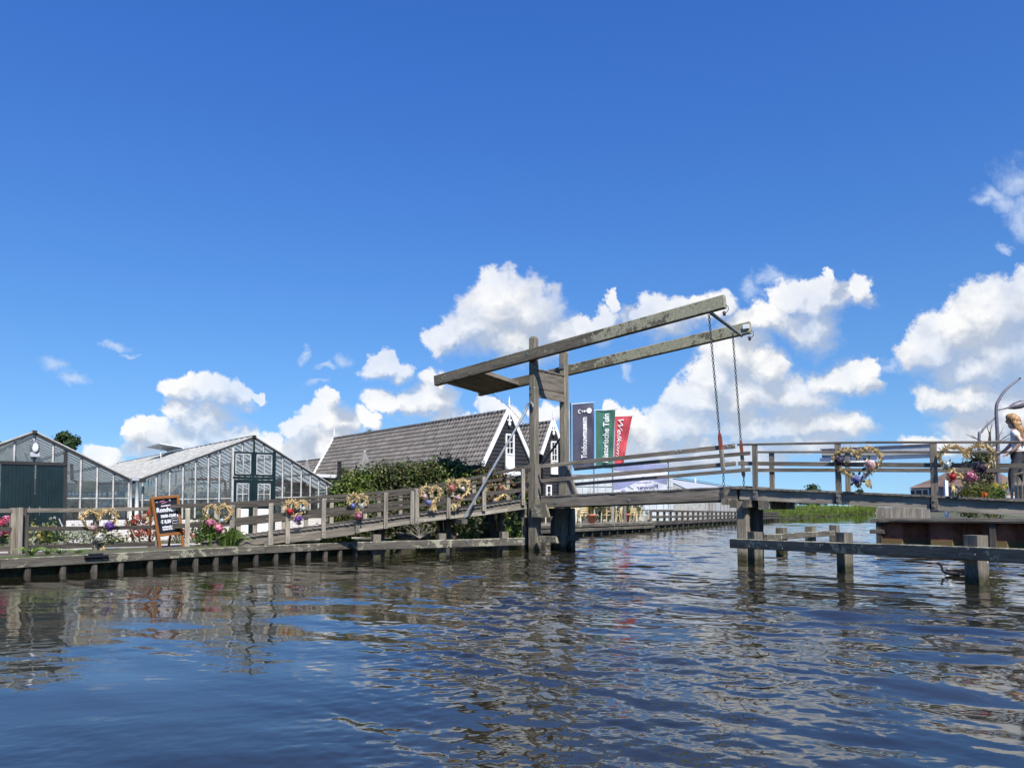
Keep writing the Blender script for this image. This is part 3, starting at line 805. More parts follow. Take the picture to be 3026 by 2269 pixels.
# the leaf
LT = [(1600, 1469), (2178, 1441)]; LB = [(1600, 1498), (2178, 1480)]
Lu0, Lz0 = B.uz(1599, 1469, .02); Lu1, Lz1 = B.uz(2178, 1441, .02)
hA = Lz0 - B.uz(1599, 1498, .02)[1]; hB = Lz1 - B.uz(2178, 1480, .02)[1]; hL = (hA + hB) / 2
for v in (.09, BW * .5, BW - .09):
    mb = MB(); mb.beam(B.w(Lu0, v, Lz0 - hL / 2), B.w(Lu1, v, Lz1 - hL / 2), .16, hL, ch=.012)
    if v < .5:
        for x_, y_ in ((1641, 1484), (1859, 1477)): px_bolt(mb, B, x_, y_, .01, .045)
    mb.build('leaf_beam', [M['wood'], M['grey_metal']], DB)
mb = MB(); n = 34
for k in range(n):
    ua_ = Lu0 + (Lu1 - Lu0 + .25) * k / n; ub_ = Lu0 + (Lu1 - Lu0 + .25) * (k + 1) / n - .012
    zz = Lz0 + (Lz1 - Lz0) * (ua_ - Lu0) / (Lu1 - Lu0) + .028 + random.uniform(-.004, .004)
    mb.beam(B.w((ua_ + ub_) / 2, -.005 + random.uniform(-.012, .012), zz), B.w((ua_ + ub_) / 2, BW + .02, zz), ub_ - ua_, .05, ch=.006)
mb.build('decking', M['wood_deck'], DB)
mb = MB()
rail(mb, B, [(1600, 1372), (2172, 1311)], .135, .05, .02); rail(mb, B, [(1600, 1415), (2174, 1363)], .13, .05, .02)
for x_, y_ in ((2149, 1316), (2167, 1314), (1998, 1331), (2012, 1330)): px_bolt(mb, B, x_, y_ + 2, -.005, .02)
mb.build('guard_rail', [M['wood'], M['white_old']], DB)
mb = MB()
rail(mb, B, [(1697, 1381), (2217, 1333)], .12, .05, BW); rail(mb, B, [(1690, 1427), (2217, 1382)], .115, .05, BW)
mb.build('guard_rail', M['wood'], DB)
# sloping cheek at the rear hinge, hinge blocks
mb = MB()
for v in (BW - .12,):
    a = B.w(UC + .12, v, Lz0 + .02); b_ = B.w(UC + .62, v, Lz0 + .02); c_ = B.w(UC + .22, v, Lz0 + 1.0); d_ = B.w(UC + .12, v, Lz0 + 1.0)
    for off in (0,):
        f = [a, b_, c_, d_]; g = [p + B.v * .08 for p in f]
        mb.face(f, [(0, 0), (0, .5), (1, .2), (1, 0)]); mb.face(g[::-1])
        for i in range(4): mb.face([f[i], g[i], g[(i + 1) % 4], f[(i + 1) % 4]])
mb.beam(B.w(UC + .66, BW - .16, Lz0 + .04), B.w(UC + .24, BW - .16, Lz0 + 1.02), .09, .1, ch=.006)
mb.build('hinge_cheek', M['wood_pale'], DB)
def block(mb, v, px0, px1, y0, y1, d=.14, cut=.14, mi=0):
    (a, zt), (b_, zb) = B.uz(px0, y0, v), B.uz(px1, y1, v)
    f = [B.w(a, v, zb), B.w(b_, v, zb), B.w(b_ - cut, v, zt), B.w(a, v, zt)]; g = [p + B.v * d for p in f]
    o = random.uniform(0, 9)
    mb.face(f, [(o, 0), (o + 1, 0), (o + .8, .5), (o, .5)], mi); mb.face(g[::-1], None, mi)
    for i in range(4): mb.face([f[i], g[i], g[(i + 1) % 4], f[(i + 1) % 4]], [(o, 2), (o, 2.14), (o + .5, 2.14), (o + .5, 2)], mi)
for a_ in ((1570, 1620, 1490, 1528, .14, .14), (1588, 1646, 1583, 1604, .14, .1), (1537, 1550, 1500, 1529, .14, 0)):
    mb = MB(); block(mb, -.16, *a_); mb.build('hinge_block', M['wood_fender'], DB)
# piles and caps under the hinge
for (px, v, w) in ((1578, .5, .3), (1551, .35, .2), (1640, BW - .15, .26), (1683, BW + .1, .32), (1655, BW * .6, .3)):
    mb = MB(); u_ = B.uz(px, 1560, v)[0]; mb.post(B.w(u_, v, 0), w, w, -1.0, Lz0 - hL - .02, ax=B.u, ch=.02); mb.build('pile', M['wood_pile'], DB)
mb = MB()
zc = Lz0 - hL - .16
mb.beam(B.w(UC + .05, -.05, zc), B.w(UC + .05, BW + .25, zc), .34, .30, ch=.015)
mb.beam(B.w(UC + .35, .3, .42), B.w(UC + .35, BW + .3, .42), .14, .22, ch=.012)
mb.build('cap_beam', M['wood_dark'], DB)
# diagonal steel braces from the posts to the ramp
zb1 = B.uz(1562, 1194, -.05)[1]
mb = MB()
topP = B.w(UC - .02, -.04, zb1); botP = R.pt(1371, 1530, -.45)
hk = topP + B.u * .1 + V3((0, 0, -.12))
mb.tube([hk + B.u * .02, hk + B.u * .02 + V3((0, 0, .08)), topP + V3((0, 0, .06)) + B.u * .02, topP - B.u * .1 + V3((0, 0, .0)), topP + (botP - topP) * .09, botP], [.035, .04, .042, .042, .042, .042], 10)
mb.build('brace', M['grey_metal'], DB)
mb = MB()
topP = B.w(UC + .0, vR + .1, B.uz(1668, 1272, vR)[1]); botP = B.w(UC - 3.0, vR + .75, 1.75)
mb.tube([topP, botP], .042, 10); mb.build('brace', M['lamp_metal'], DB)
# thin cable from the counterweight to the ramp
mb = MB(); mb.tube([B.pt(1455, 1163, BW + .1), B.pt(1502, 1200, BW + .1), B.pt(1556, 1262, BW + .0)], .007, 5); mb.build('cable', M['rope'], DB)

# ------------------------------------------------------------------ approach span on the right
SP = thing('approach_span', 'fixed wooden bridge span right of the chains, with railings over dark fascia beams', 'bridge', B.w(Lu1 + 2.5, BW / 2, 0))
ST = [(2180, 1440), (2400, 1449), (2650, 1459), (3026, 1477), (3300, 1492)]
uend = B.uz(3300, 1500, 0)[0]
def span_z(u):
    return float(np.interp(u, SZu, SZz))
SZu, SZz = zip(*[B.uz(x, y, -.06) for x, y in ST])
S0 = SZu[0]; S1 = SZu[-1]
# fascia beams: two lengths with a joint
ju = B.uz(2470, 1490, 0)[0]; ju2 = B.uz(2753, 1500, 0)[0]
def fascia(a, b, v, h, th, m, drop=.05):
    mb = MB()
    n = max(1, int((b - a) / 2.2))
    for i in range(n):
        x0 = a + (b - a) * i / n; x1 = a + (b - a) * (i + 1) / n
        mb.beam(B.w(x0, v, span_z(x0) - drop - h / 2), B.w(x1, v, span_z(x1) - drop - h / 2), th, h)
    return mb.build('side_beam', m, SP)
fascia(S0 + .03, ju - .03, .06, .30, .12, M['wood_pale'])
fascia(ju + .03, ju2 - .03, .06, .30, .12, M['wood_pale'])
fascia(ju2 + .03, S1, .06, .32, .12, M['wood_pale'])
fascia(S0 + .3, S1, BW * .5, .26, .14, M['wood_dark']); fascia(S0 + .3, S1, BW - .05, .3, .12, M['wood'])
mb = MB(); n = int((S1 - S0 + .2) / .17)
for k in range(n):
    ua_ = S0 - .2 + k * .17; zz = span_z(ua_ + .08) - .02 + random.uniform(-.004, .004)
    mb.beam(B.w(ua_ + .08, -.085 + random.uniform(-.008, .008), zz), B.w(ua_ + .08, BW + .06, zz), .158, .05, ch=.005)
mb.build('decking', M['wood_deck'], SP)
for px, y0, y1, w in ((2230, 1315, 1478, .14), (2475, 1310, 1491, .14), (2757, 1308, 1507, .15), (3075, 1306, 1530, .16)):
    mb = MB(); u_, zb_, zt_ = up_post(mb, B, px, y0, y1, -.03, w, .09)
    for f in (.035, .12): bolt(mb, B, u_, -.077, zb_ + (zt_ - zb_) * (f + .02), .03)
    mb.build('railing_post', [M['wood'], M['grey_metal']], SP)
for px, y0, y1 in ((2280, 1337, 1450), (2504, 1335, 1462), (2760, 1333, 1475), (3010, 1334, 1490)):
    mb = MB(); up_post(mb, B, px, y0, y1, BW + .06, .14, .09); mb.build('railing_post', M['wood'], SP)
mb = MB()
rail(mb, B, [(2180, 1311), (2560, 1304), (3026, 1303), (3250, 1304)], .055, .13, -.02)
rail(mb, B, [(2182, 1363), (2650, 1367), (3026, 1369), (3250, 1371)], .115, .05, .05)
mb.build('guard_rail', M['wood'], SP)
mb = MB()
rail(mb, B, [(2232, 1333), (2560, 1332), (3026, 1333), (3250, 1335)], .06, .12, BW + .03)
rail(mb, B, [(2232, 1384), (2560, 1383), (3026, 1384), (3250, 1386)], .11, .05, BW)
mb.build('guard_rail', M['wood'], SP)
# long grey metal trough fixed along the rear railing
mb = MB(); ta, zt_ = B.uz(2428, 1327, BW + .14); tb = B.uz(2754, 1327, BW + .14)[0]
tb2 = tb + .0
prof = [(0, 0), (.30, -.02), (.30, -.27), (.12, -.36), (0, -.30)]
f0 = [B.w(ta, BW + .14 + a, zt_ + b) for a, b in prof]; f1 = [B.w(tb2, BW + .14 + a, zt_ + b) for a, b in prof]
for i in range(5): mb.face([f0[i], f1[i], f1[(i + 1) % 5], f0[(i + 1) % 5]], None, 0)
mb.face(f0[::-1]); mb.face(f1)
mb.beam(B.w(ta - .04, BW + .12, zt_ - .01), B.w(tb2 + .02, BW + .12, zt_ - .01), .03, .035, mi=1)
mb.beam(B.w(ta - .05, BW + .1, zt_ - .33), B.w(tb2 + .0, BW + .1, zt_ - .33), .03, .12, mi=2)
TR = mb.build('metal_trough', [M['zinc'], M['lamp_metal'], M['white_sheet']], None, B.w((ta + tb) / 2, BW + .2, zt_ - .3))
tag(TR, 'long grey metal trough fixed along the rear railing of the right bridge span', 'trough')
# pier under the leaf's free end
PR = thing('bridge_pier', 'square timber pier posts and cross beams under the joint below the hanging chains', 'pier', B.w(B.uz(2215, 1650, 0)[0], BW / 2, 0))
mb = MB(); up_post(mb, B, 2196, 1480, 1700, .10, .30, .30, ch=.02); u_p = B.uz(2196, 1480, .1)[0]
mb.build('pile', M['wood_pile'], PR)
for px_, v, m in ((2226, .62, 'wood_dark'), (2222, BW * .62, 'wood_dark'), (2238, BW - .1, 'wood_dark')):
    uq = B.uz(px_, HZ, v)[0]; mb = MB(); mb.post(B.w(uq, v, 0), .28, .28, -1, span_z(u_p) - .4, ax=B.u, ch=.02); mb.build('pile', M[m], PR)
for px0, px1, y0, y1, v in ((2131, 2153, 1475, 1491, -.18), (2156, 2177, 1477, 1500, -.12), (2193, 2215, 1478, 1500, -.2), (2240, 2272, 1480, 1505, -.04)):
    (a, zt_), (b_, zb_) = B.uz(px0, y0, v), B.uz(px1, y1, v)
    mb = MB(); mb.beam(B.w((a + b_) / 2, v, (zt_ + zb_) / 2), B.w((a + b_) / 2, BW + .15, (zt_ + zb_) / 2), (b_ - a) * .97, zt_ - zb_, ch=.012)
    mb.build('cross_beam', M['wood_fender'], PR)

# ------------------------------------------------------------------ approach ramp on the left
RW = 1.75
RP = thing('approach_ramp', 'long sloping wooden ramp with railings climbing from the quay to the drawbridge posts', 'bridge', R.w(5, RW / 2, GZ))
RT = [(600, 1598), (697, 1588), (857, 1567), (950, 1556), (1050, 1543), (1140, 1531), (1237, 1518), (1429, 1494), (1556, 1474)]
RB = [(600, 1622), (697, 1613), (959, 1591), (1147, 1557), (1237, 1543), (1429, 1521), (1556, 1502)]
xs = [600, 697, 780, 857, 950, 1050, 1140, 1237, 1330, 1429, 1500, 1556]
RZu = [R.uz(x, interp(RT, x), -.03)[0] for x in xs]; RZz = [R.uz(x, interp(RT, x), -.03)[1] for x in xs]
RZb = [R.uz(x, interp(RB, x), .0)[1] for x in xs]
ramp_z = lambda u: float(np.interp(u, RZu, RZz))
for v in (.05, RW * .5, RW - .05):
    mb = MB()
    for i in range(len(xs) - 1):
        h0 = max(.12, RZz[i] - RZb[i] - .03); h1 = max(.12, RZz[i + 1] - RZb[i + 1] - .03); h = (h0 + h1) / 2
        mb.beam(R.w(RZu[i], v, RZz[i] - .05 - h / 2), R.w(RZu[i + 1], v, RZz[i + 1] - .05 - h / 2), .11, h)
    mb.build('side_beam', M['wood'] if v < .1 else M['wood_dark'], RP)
mb = MB()   # pale strip painting the sunlit lower fascia, from the middle on
for i in range(5, len(xs) - 1):
    mb.beam(R.w(RZu[i], -.012, RZb[i] + .05), R.w(RZu[i + 1], -.012, RZb[i + 1] + .05), .03, .11)
mb.build('lit_strip', M['wood_pale'], RP)
mb = MB(); u_ = RZu[0]
while u_ < RZu[-1] - .1:
    zz = ramp_z(u_ + .08) - .02; z2 = ramp_z(u_ + .16) - .02
    mb.beam(R.w(u_ + .08, -.065 + random.uniform(-.008, .008), zz), R.w(u_ + .08, RW + .03, zz), .155, .045, ch=.004); u_ += .165
mb.build('decking', M['wood_deck'], RP)
RPOST = [(468, 1500, 1616), (555, 1499, 1620), (687, 1489, 1600), (801, 1484, 1609), (851, 1481, 1605), (957, 1470, 1589), (1057, 1460, 1574), (1140, 1452, 1561), (1218, 1448, 1548), (1232, 1441, 1546), (1325, 1424, 1531), (1430, 1406, 1509), (1545, 1383, 1492)]
for px, y0, y1 in RPOST:
    mb = MB(); u_, zb_, zt_ = up_post(mb, R, px, y0, y1, -.075, .13, .085, slant=.05)
    for f in (.07, .15): bolt(mb, R, u_, -.118, zb_ + (zt_ - zb_) * f, .016)
    mb.build('railing_post', [M['wood_pale'] if px != 468 else M['wood'], M['grey_metal']], RP)
mb = MB()
TRL = [(450, 1494), (751, 1479), (1050, 1457), (1230, 1441), (1400, 1408), (1560, 1375)]
MRL = [(450, 1551), (565, 1545), (811, 1517), (1050, 1493), (1147, 1483), (1400, 1456), (1556, 1440)]
rail(mb, R, TRL, .10, .12, -.03); rail(mb, R, MRL, .135, .045, -.01)
rail(mb, R, [(1040, 1481), (1147, 1472), (1400, 1440), (1556, 1420)], .05, .045, -.01)
mb.build('guard_rail', M['wood_dark'], RP)
for px, y0 in ((640, 1496), (706, 1494), (754, 1490), (840, 1486), (905, 1482), (980, 1476), (1079, 1466), (1120, 1460), (1183, 1452), (1275, 1442), (1336, 1436), (1400, 1426), (1500, 1406)):
    mb = MB(); u_, zt_ = R.uz(px, y0, RW); up_post(mb, R, 0, 0, 0, RW, .13, .085, u=u_, z0=max(GZ - .1, ramp_z(u_) - .25), z1=zt_, slant=-.04)
    mb.build('railing_post', M['wood_pale'], RP)
mb = MB()
rail(mb, R, [(600, 1494), (760, 1488), (1050, 1470), (1240, 1448), (1400, 1424), (1580, 1398)], .10, .12, RW)
rail(mb, R, [(600, 1548), (760, 1536), (1050, 1506), (1240, 1488), (1400, 1466), (1580, 1440)], .13, .045, RW - .05)
mb.build('guard_rail', M['wood_dark'], RP)
mb = MB(); ob_ = R.uz(1371, 1534, -.5)
mb.beam(R.w(ob_[0], -.55, ob_[1] - .07), R.w(ob_[0], .5, ob_[1] - .07), .2, .16, ch=.01); mb.build('outrigger', M['wood'], RP)
mb = MB()
for px in (900, 1140, 1340, 1500):
    u_ = R.uz(px, 1560, .3)[0]
    for v in (.9, RW - .1):
        mb = MB(); mb.post(R.w(u_, v, 0), .2, .22, -1, ramp_z(u_) - .3, ax=R.u, ch=.015); mb.build('pile', M['wood_dark'], RP)

# ------------------------------------------------------------------ fence on the quay
FE = thing('timber_fence', 'grey wooden three-rail fence on the quay in front of the greenhouse flower bed', 'fence', FN.w(3, 0, GZ))
for px, y0, y1, w, m, v in ((-40, 1502, 1650, .14, 'wood', .02), (42, 1500, 1641, .16, 'wood', 0), (60, 1499, 1648, .1, 'wood_pale', -.16), (76, 1501, 1638, .13, 'wood_dark', .03), (285, 1500, 1632, .12, 'wood', .04)):
    mb = MB(); up_post(mb, FN, px, y0, y1, v, w, .12); mb.build('fence_post', M[m], FE)
for pts in ([(-200, 1502), (36, 1503)], [(80, 1502), (270, 1501), (466, 1497)], [(-200, 1560), (34, 1557)], [(86, 1556), (270, 1555), (466, 1551)], [(-200, 1619), (36, 1614)], [(86, 1610), (270, 1605), (466, 1600)]):
    mb = MB(); rail(mb, FN, pts, .105 if pts[0][1] < 1600 else .12, .045, -.04 if pts[0][1] < 1600 else .03); mb.build('rail', M['wood'] if pts[0][1] < 1550 else M['wood_dark'], FE)

# ------------------------------------------------------------------ quay edge
QY = thing('timber_quay', 'low grey timber quay edge on short piles along the left bank', 'quay', Q.w(5, 0, 0))
mb = MB()
qpts = [(-260, 1664), (0, 1651), (300, 1636), (500, 1625), (780, 1612), (1062, 1600)]
for (a, ya), (b_, yb) in zip(qpts[:-1], qpts[1:]):
    P = Q.pt(a, ya, -.06); P2 = Q.pt(b_, yb, -.06); h = .225
    mb.beam(P + V3((0, 0, -h / 2)), P2 + V3((0, 0, -h / 2)) - (P2 - P).normalized() * .012, .12, h, ch=.012)
mb.build('edge_beam', M['wood_quay'], QY)
mb = MB()
for (a, ya), (b_, yb) in zip(qpts[:-1], qpts[1:]):
    P = Q.pt(a, ya, .12); P2 = Q.pt(b_, yb, .12)
    mb.beam(P + V3((0, 0, -.02)), P2 + V3((0, 0, -.02)), .26, .035)
    mb.beam(V3((P.x, P.y, -.4)) + Q.v * .12, V3((P2.x, P2.y, -.4)) + Q.v * .12, .05, 1.2)
mb.build('capping', M['wood_quay'], QY)
for px in (-120, -20, 86, 190, 282, 360, 446, 516, 580, 640, 697, 758, 816, 866, 912, 962, 1005, 1049):
    mb = MB(); p = Q.pt(px, HZ, -.02); mb.post((p.x, p.y), .13, .13, -.8, .26, ax=Q.u, ch=.02); mb.build('pile', M['wood_dark'], QY)  # darker wood puts the shade under the quay edge into the piles' colour
mb = MB(); P = Q.pt(250, 1640, -.14); P2 = Q.pt(318, 1637, -.14); mb.beam(P + V3((0, 0, -.045)), P2 + V3((0, 0, -.045)), .13, .085, ch=.03); P = Q.pt(262, 1636, -.16); P2 = Q.pt(304, 1634, -.16)
mb.beam(P + V3((0, 0, -.02)), P2 + V3((0, 0, -.02)), .07, .05, ch=.02)
tag(mb.build('mooring_bumper', M['black_plastic'], None, Q.pt(284, 1640, -.1)), 'flat black rubber bumper fixed on the quay beam under the leftmost heart wreath', 'bumper')

# ------------------------------------------------------------------ fenders in the water
def fender(name, label, A, dA, Bp, dB, tops, h, th, posts, mat=M['wood_fender'], ext=0.0, front=True):
    fr = frame_px(A, dA, Bp, dB); c = fr.pt((A + Bp) / 2, HZ)
    t = thing(name, label, 'fender', (c.x, c.y, 0))
    mb = MB(); rail(mb, fr, tops, h, th, -th / 2, ch=.015)
    rng = [fr.uz(x, y, -th) for x, y in tops]
    for k in range(int((rng[-1][0] - rng[0][0]) * 1.1)):
        u_ = random.uniform(rng[0][0] + .1, rng[-1][0] - .1); zz = float(np.interp(u_, [r[0] for r in rng], [r[1] for r in rng]))
        bolt(mb, fr, u_, -th, zz - random.uniform(.04, h - .04), random.choice((.018, .026, .03)))
    mb.build('fender_beam', [mat, M['grey_metal']], t)
    for px, y0, w in posts:
        mb = MB(); u_, z1 = fr.uz(px, y0, w / 2); mb.post(fr.w(u_, w / 2 + .01, 0), w, w, -1.2, z1, ax=fr.u, ch=.015)
        mb.build('fender_post', M['wood_pile'], t)
    return fr
FR = fender('fender_fence', 'long bolted timber fender on square posts in the water below the right bridge span', 2162, 22.0, 2880, 15.1, [(2162, 1591), (2500, 1603), (2650, 1607), (2880, 1615), (3300, 1632)], .26, .14, [(2230, 1571, .3), (2494, 1573, .27), (2882, 1581, .31)])
fender('fender_fence', 'short timber fender with three stub posts behind the bridge pier', 2264, 26.0, 2468, 30.0, [(2262, 1579), (2462, 1567)], .2, .12, [(2310, 1559, .3), (2395, 1555, .3), (2466, 1551, .3)])
fender('fender_fence', 'low timber fender in front of the sloping ramp, left of the portal posts', 1055, 23.0, 1550, 25.6, [(1055, 1601), (1330, 1594), (1548, 1588)], .25, .14, [(1112, 1579, .24), (1305, 1576, .24), (1490, 1571, .24)])
# ------------------------------------------------------------------ greenhouses
def gu(px): return G.uz(px, HZ, 0)[0]
def gz(px, y): return G.uz(px, y, 0)[1]
def lerp(a, b, t): return a + (b - a) * t
def quad_uv(mb, pts, mi=0):
    L = (V3(pts[1]) - V3(pts[0])).length; H = (V3(pts[3]) - V3(pts[0])).length
    mb.face(pts, [(0, 0), (L, 0), (L, H), (0, H)], mi)
def greenhouse(label, ul, ur_, ur2, zl, zr, z2, bars, gap, brick, length, transom=None, skip_left_wall=False):
    """ul / ur_ / ur2: left eave, ridge, right eave along the facade; gap: (u0,u1,z) taken by the doors"""
    t = thing('greenhouse', label, 'greenhouse', G.w(ur_, length / 2, GZ))
    top = lambda u: lerp(zl, zr, (u - ul) / (ur_ - ul)) if u <= ur_ else lerp(zr, z2, (u - ur_) / (ur2 - ur_))
    zb = brick
    edges = sorted(set([ul] + bars + [ur2]))
    if not any(abs(e - ur_) < .05 for e in edges): edges.append(ur_); edges.sort()
    gl = MB(); fr = MB(); 
    ing = lambda a, b: gap and a >= gap[0] - .01 and b <= gap[1] + .01
    for a, b in zip(edges[:-1], edges[1:]):
        lo = gap[2] if ing(a, b) else zb
        quad_uv(gl, [G.w(a, .03, lo), G.w(b, .03, lo), G.w(b, .03, top(b)), G.w(a, .03, top(a))])
    for e in edges:
        lo = gap[2] if gap and gap[0] + .01 < e < gap[1] - .01 else zb
        fr.beam(G.w(e, .015, lo), G.w(e, .015, top(e) - .02), .036, .05, up=G.u)
        fr.beam(G.w(e + .034, .02, lo), G.w(e + .034, .02, top(e) - .02), .032, .03, up=G.u, mi=1)
    if transom:
        for a, b in transom: fr.beam(G.w(a[0], .02, a[1]), G.w(b[0], .02, b[1]), .03, .035)
    gl.build('glazing', M['glass'], t); fr.build('glazing_bars', [M['white_old'], M['black_paint']], t)
    # gable rafters and sill
    rf = MB()
    for (a, za), (b, zb_) in (((ul, zl), (ur_, zr)), ((ur_, zr), (ur2, z2))):
        rf.beam(G.w(a, -.03, za + .02), G.w(b, -.03, zb_ + .02), .09, .07)
    rf.beam(G.w(ur_, -.14, zr + .05), G.w(ur_, length, zr + .05), .12, .10)
    segs = [(ul, gap[0]), (gap[1], ur2)] if gap else [(ul, ur2)]
    for a, b in segs: rf.beam(G.w(a, 0, zb + .01), G.w(b, 0, zb + .01), .09, .05)
    rf.build('rafter', M['black_paint'], t)
    # brick plinth
    bk = MB()
    for a, b in segs:
        quad_uv(bk, [G.w(a, -.06, GZ - .1), G.w(b, -.06, GZ - .1), G.w(b, -.06, zb - .015), G.w(a, -.06, zb - .015)])
        bk.face([G.w(a, -.06, zb - .015), G.w(b, -.06, zb - .015), G.w(b, .1, zb - .015), G.w(a, .1, zb - .015)])
        quad_uv(bk, [G.w(b, .1, GZ - .1), G.w(a, .1, GZ - .1), G.w(a, .1, zb - .015), G.w(b, .1, zb - .015)])
    for uu in ([ul, ur2] if not skip_left_wall else [ur2]):
        s_ = .06 if uu == ur2 else -.06
        quad_uv(bk, [G.w(uu + s_, 0, GZ - .1), G.w(uu + s_, length, GZ - .1), G.w(uu + s_, length, zb), G.w(uu + s_, 0, zb)])
    bk.build('brick_plinth', M['brick'], t)
    # roof: two glazed slopes, their bars and purlins
    for (a, za), (b, zb_), nm in (((ul, zl), (ur_, zr), 0), ((ur_, zr), (ur2, z2), 1)):
        rg = MB(); rb = MB(); n = int(length / .62)
        for k in range(n):
            v0, v1 = length * k / n, length * (k + 1) / n
            dz = random.uniform(0, .006); o = random.uniform(0, 40)
            pts = [G.w(a, v0, za + .07 + dz), G.w(b, v0, zb_ + .07 + dz), G.w(b, v1, zb_ + .07 + dz), G.w(a, v1, za + .07 + dz)]
            rg.face(pts, [(0, o), (4, o), (4, o + .6), (0, o + .6)])
        for k in range(n + 1):
            v0 = length * k / n; rb.beam(G.w(a, v0, za + .065), G.w(b, v0, zb_ + .065), .05, .075, mi=1)
        for f in (.0, .33, .66):
            u_ = lerp(a, b, f); z_ = lerp(za, zb_, f) - .04
            rb.beam(G.w(u_, 0, z_), G.w(u_, length, z_), .06, .09)
        rg.build('roof_glazing', M['roof_glass'], t); rb.build('roof_bars', [M['white_old'], M['white_old']], t)
    # side and back walls, posts inside
    sw = MB(); sp_ = MB(); n = int(length / 2.6)
    for uu, zz in (((ul, zl), (ur2, z2)) if not skip_left_wall else ((ur2, z2),)):
        quad_uv(sw, [G.w(uu, 0, zb), G.w(uu, length, zb), G.w(uu, length, zz), G.w(uu, 0, zz)])
        for k in range(int(length / .9)): sp_.beam(G.w(uu, k * .9, zb), G.w(uu, k * .9, zz), .04, .05, up=G.u)
    bg_ = MB(); bg_.face([G.w(ul, length, zb), G.w(ur2, length, zb), G.w(ur2, length, z2), G.w(ur_, length, zr), G.w(ul, length, zl)]); bg_.build('back_glazing', M['roof_glass'], t)
    e = ul
    while e < ur2:
        sp_.beam(G.w(e, length - .03, zb), G.w(e, length - .03, top(e)), .05, .05, up=G.u); e += .75
    for k in range(1, n):   # trusses
        v0 = length * k / n
        zt_ = min(zl, z2) - .05
        sp_.beam(G.w(ul, v0, zl - .06), G.w(ur2, v0, z2 - .06), .05, .07)
        for f in (.33, .67):
            u_ = lerp(ul, ur2, f); sp_.beam(G.w(u_, v0, GZ), G.w(u_, v0, top(u_) - .08), .06, .06, up=G.u)
            sp_.beam(G.w(u_, v0, zt_ - .4), G.w(lerp(u_, ur_, .6), v0, top(lerp(u_, ur_, .6)) - .1), .04, .04)
    sw.build('side_glazing', M['glass'], t); sp_.build('truss_frame', M['white_old'], t)
    bb = MB()
    quad_uv(bb, [G.w(ul, length + .1, GZ), G.w(ur2, length + .1, GZ), G.w(ur2, length + .1, z2 - .1), G.w(ul, length + .1, zl - .1)])
    if not skip_left_wall: quad_uv(bb, [G.w(ul - .05, 0, GZ), G.w(ul - .05, length, GZ), G.w(ul - .05, length, zl - .4), G.w(ul - .05, 0, zl - .4)])
    bb.build('back_board', M['olive_board'], t)
    return t, top
zBk = gz(190, 1536)
uV = gu(395)
u_rl = gu(95); zrl = gz(95, 1281); zV = gz(395, 1421)
barsL = [gu(x) for x in (37, 95, 152, 187, 236, 285, 333, 379)]
ul_ = u_rl - (uV - u_rl)
barsL = sorted(barsL + [u_rl - (gu(x) - u_rl) for x in (236, 285, 333, 379)])
gapL = (u_rl - (gu(187) - u_rl), gu(187), gz(100, 1373))
GL, topL = greenhouse('left glass greenhouse with wide dark green sliding doors under its gable', ul_, u_rl, uV - .12, zV, zrl, zV, barsL, gapL, zBk, 21.0,
                      transom=[((gu(187), gz(187, 1472)), (uV - .12, gz(380, 1472)))])
# sliding doors
for a, b in ((gapL[0], gu(98)), (gu(103), gapL[1])):
    mb = MB(); z0, z1 = GZ + .03, gapL[2]
    mb.beam(G.w(a, -.06, (z0 + z1) / 2), G.w(b, -.06, (z0 + z1) / 2), .05, z1 - z0)
    n = 9
    for k in range(n):
        x = lerp(a, b, (k + .5) / n); mb.beam(G.w(x, -.092, z0 + .03), G.w(x, -.092, z1 - .03), (b - a) / n - .014, .014, up=G.v)
    d = mb.build('sliding_door', M['green_paint'], GL)
    h = MB(); hx = b - .12 if a < gapL[0] + .1 else a + .12
    h.tube([G.w(hx, -.11, 1.35), G.w(hx, -.15, 1.38), G.w(hx, -.15, 1.58), G.w(hx, -.11, 1.61)], .012, 6); h.build('handle', M['grey_metal'], d)
mb = MB(); mb.beam(G.w(gapL[0] - .1, -.1, gapL[2] + .04), G.w(gapL[1] + .05, -.1, gapL[2] + .04), .07, .1); mb.beam(G.w(gapL[1] + .02, -.06, GZ), G.w(gapL[1] + .02, -.06, topL(gapL[1]) - .1), .1, .09, up=G.v)
mb.build('door_rail', M['black_paint'], GL)
# flood lamp on the ridge post
lp = thing('wall_lamp', 'grey flood lamp with a clear bulb dish above the dark green greenhouse doors', 'lamp', G.w(u_rl, -.1, gz(98, 1335)))
mb = MB(); zt_, zb_ = gz(98, 1312), gz(98, 1352)
mb.beam(G.w(u_rl, -.09, zt_ + .1), G.w(u_rl, -.09, zb_ - .05), .16, .07, up=G.v, ch=.02)
c_ = G.w(u_rl + .01, -.15, (zt_ + zb_) / 2 + .06)
mb.build('bracket', M['lamp_metal'], lp)
mb = MB(); prof = []
for i in range(7): prof.append((.17 * math.cos(i / 6 * PI / 2) + .005, .1 * math.sin(i / 6 * PI / 2)))
mb.ball(c_ + V3((0, 0, .02)), .15, .1, .22, 14, 8); mb.build('housing', M['grey_metal'], lp)
mb = MB(); mb.ball(c_ - G.v * .07 + V3((0, 0, .02)), .1, .06, .15, 14, 8); mb.build('lamp_glass', M['lamp_glass'], lp)
mb = MB(); mb.beam(c_ + V3((0, 0, -.2)) - G.u * .13, c_ + V3((0, 0, -.2)) + G.u * .13, .12, .16, ch=.02); mb.build('ballast_box', M['zinc'], lp)

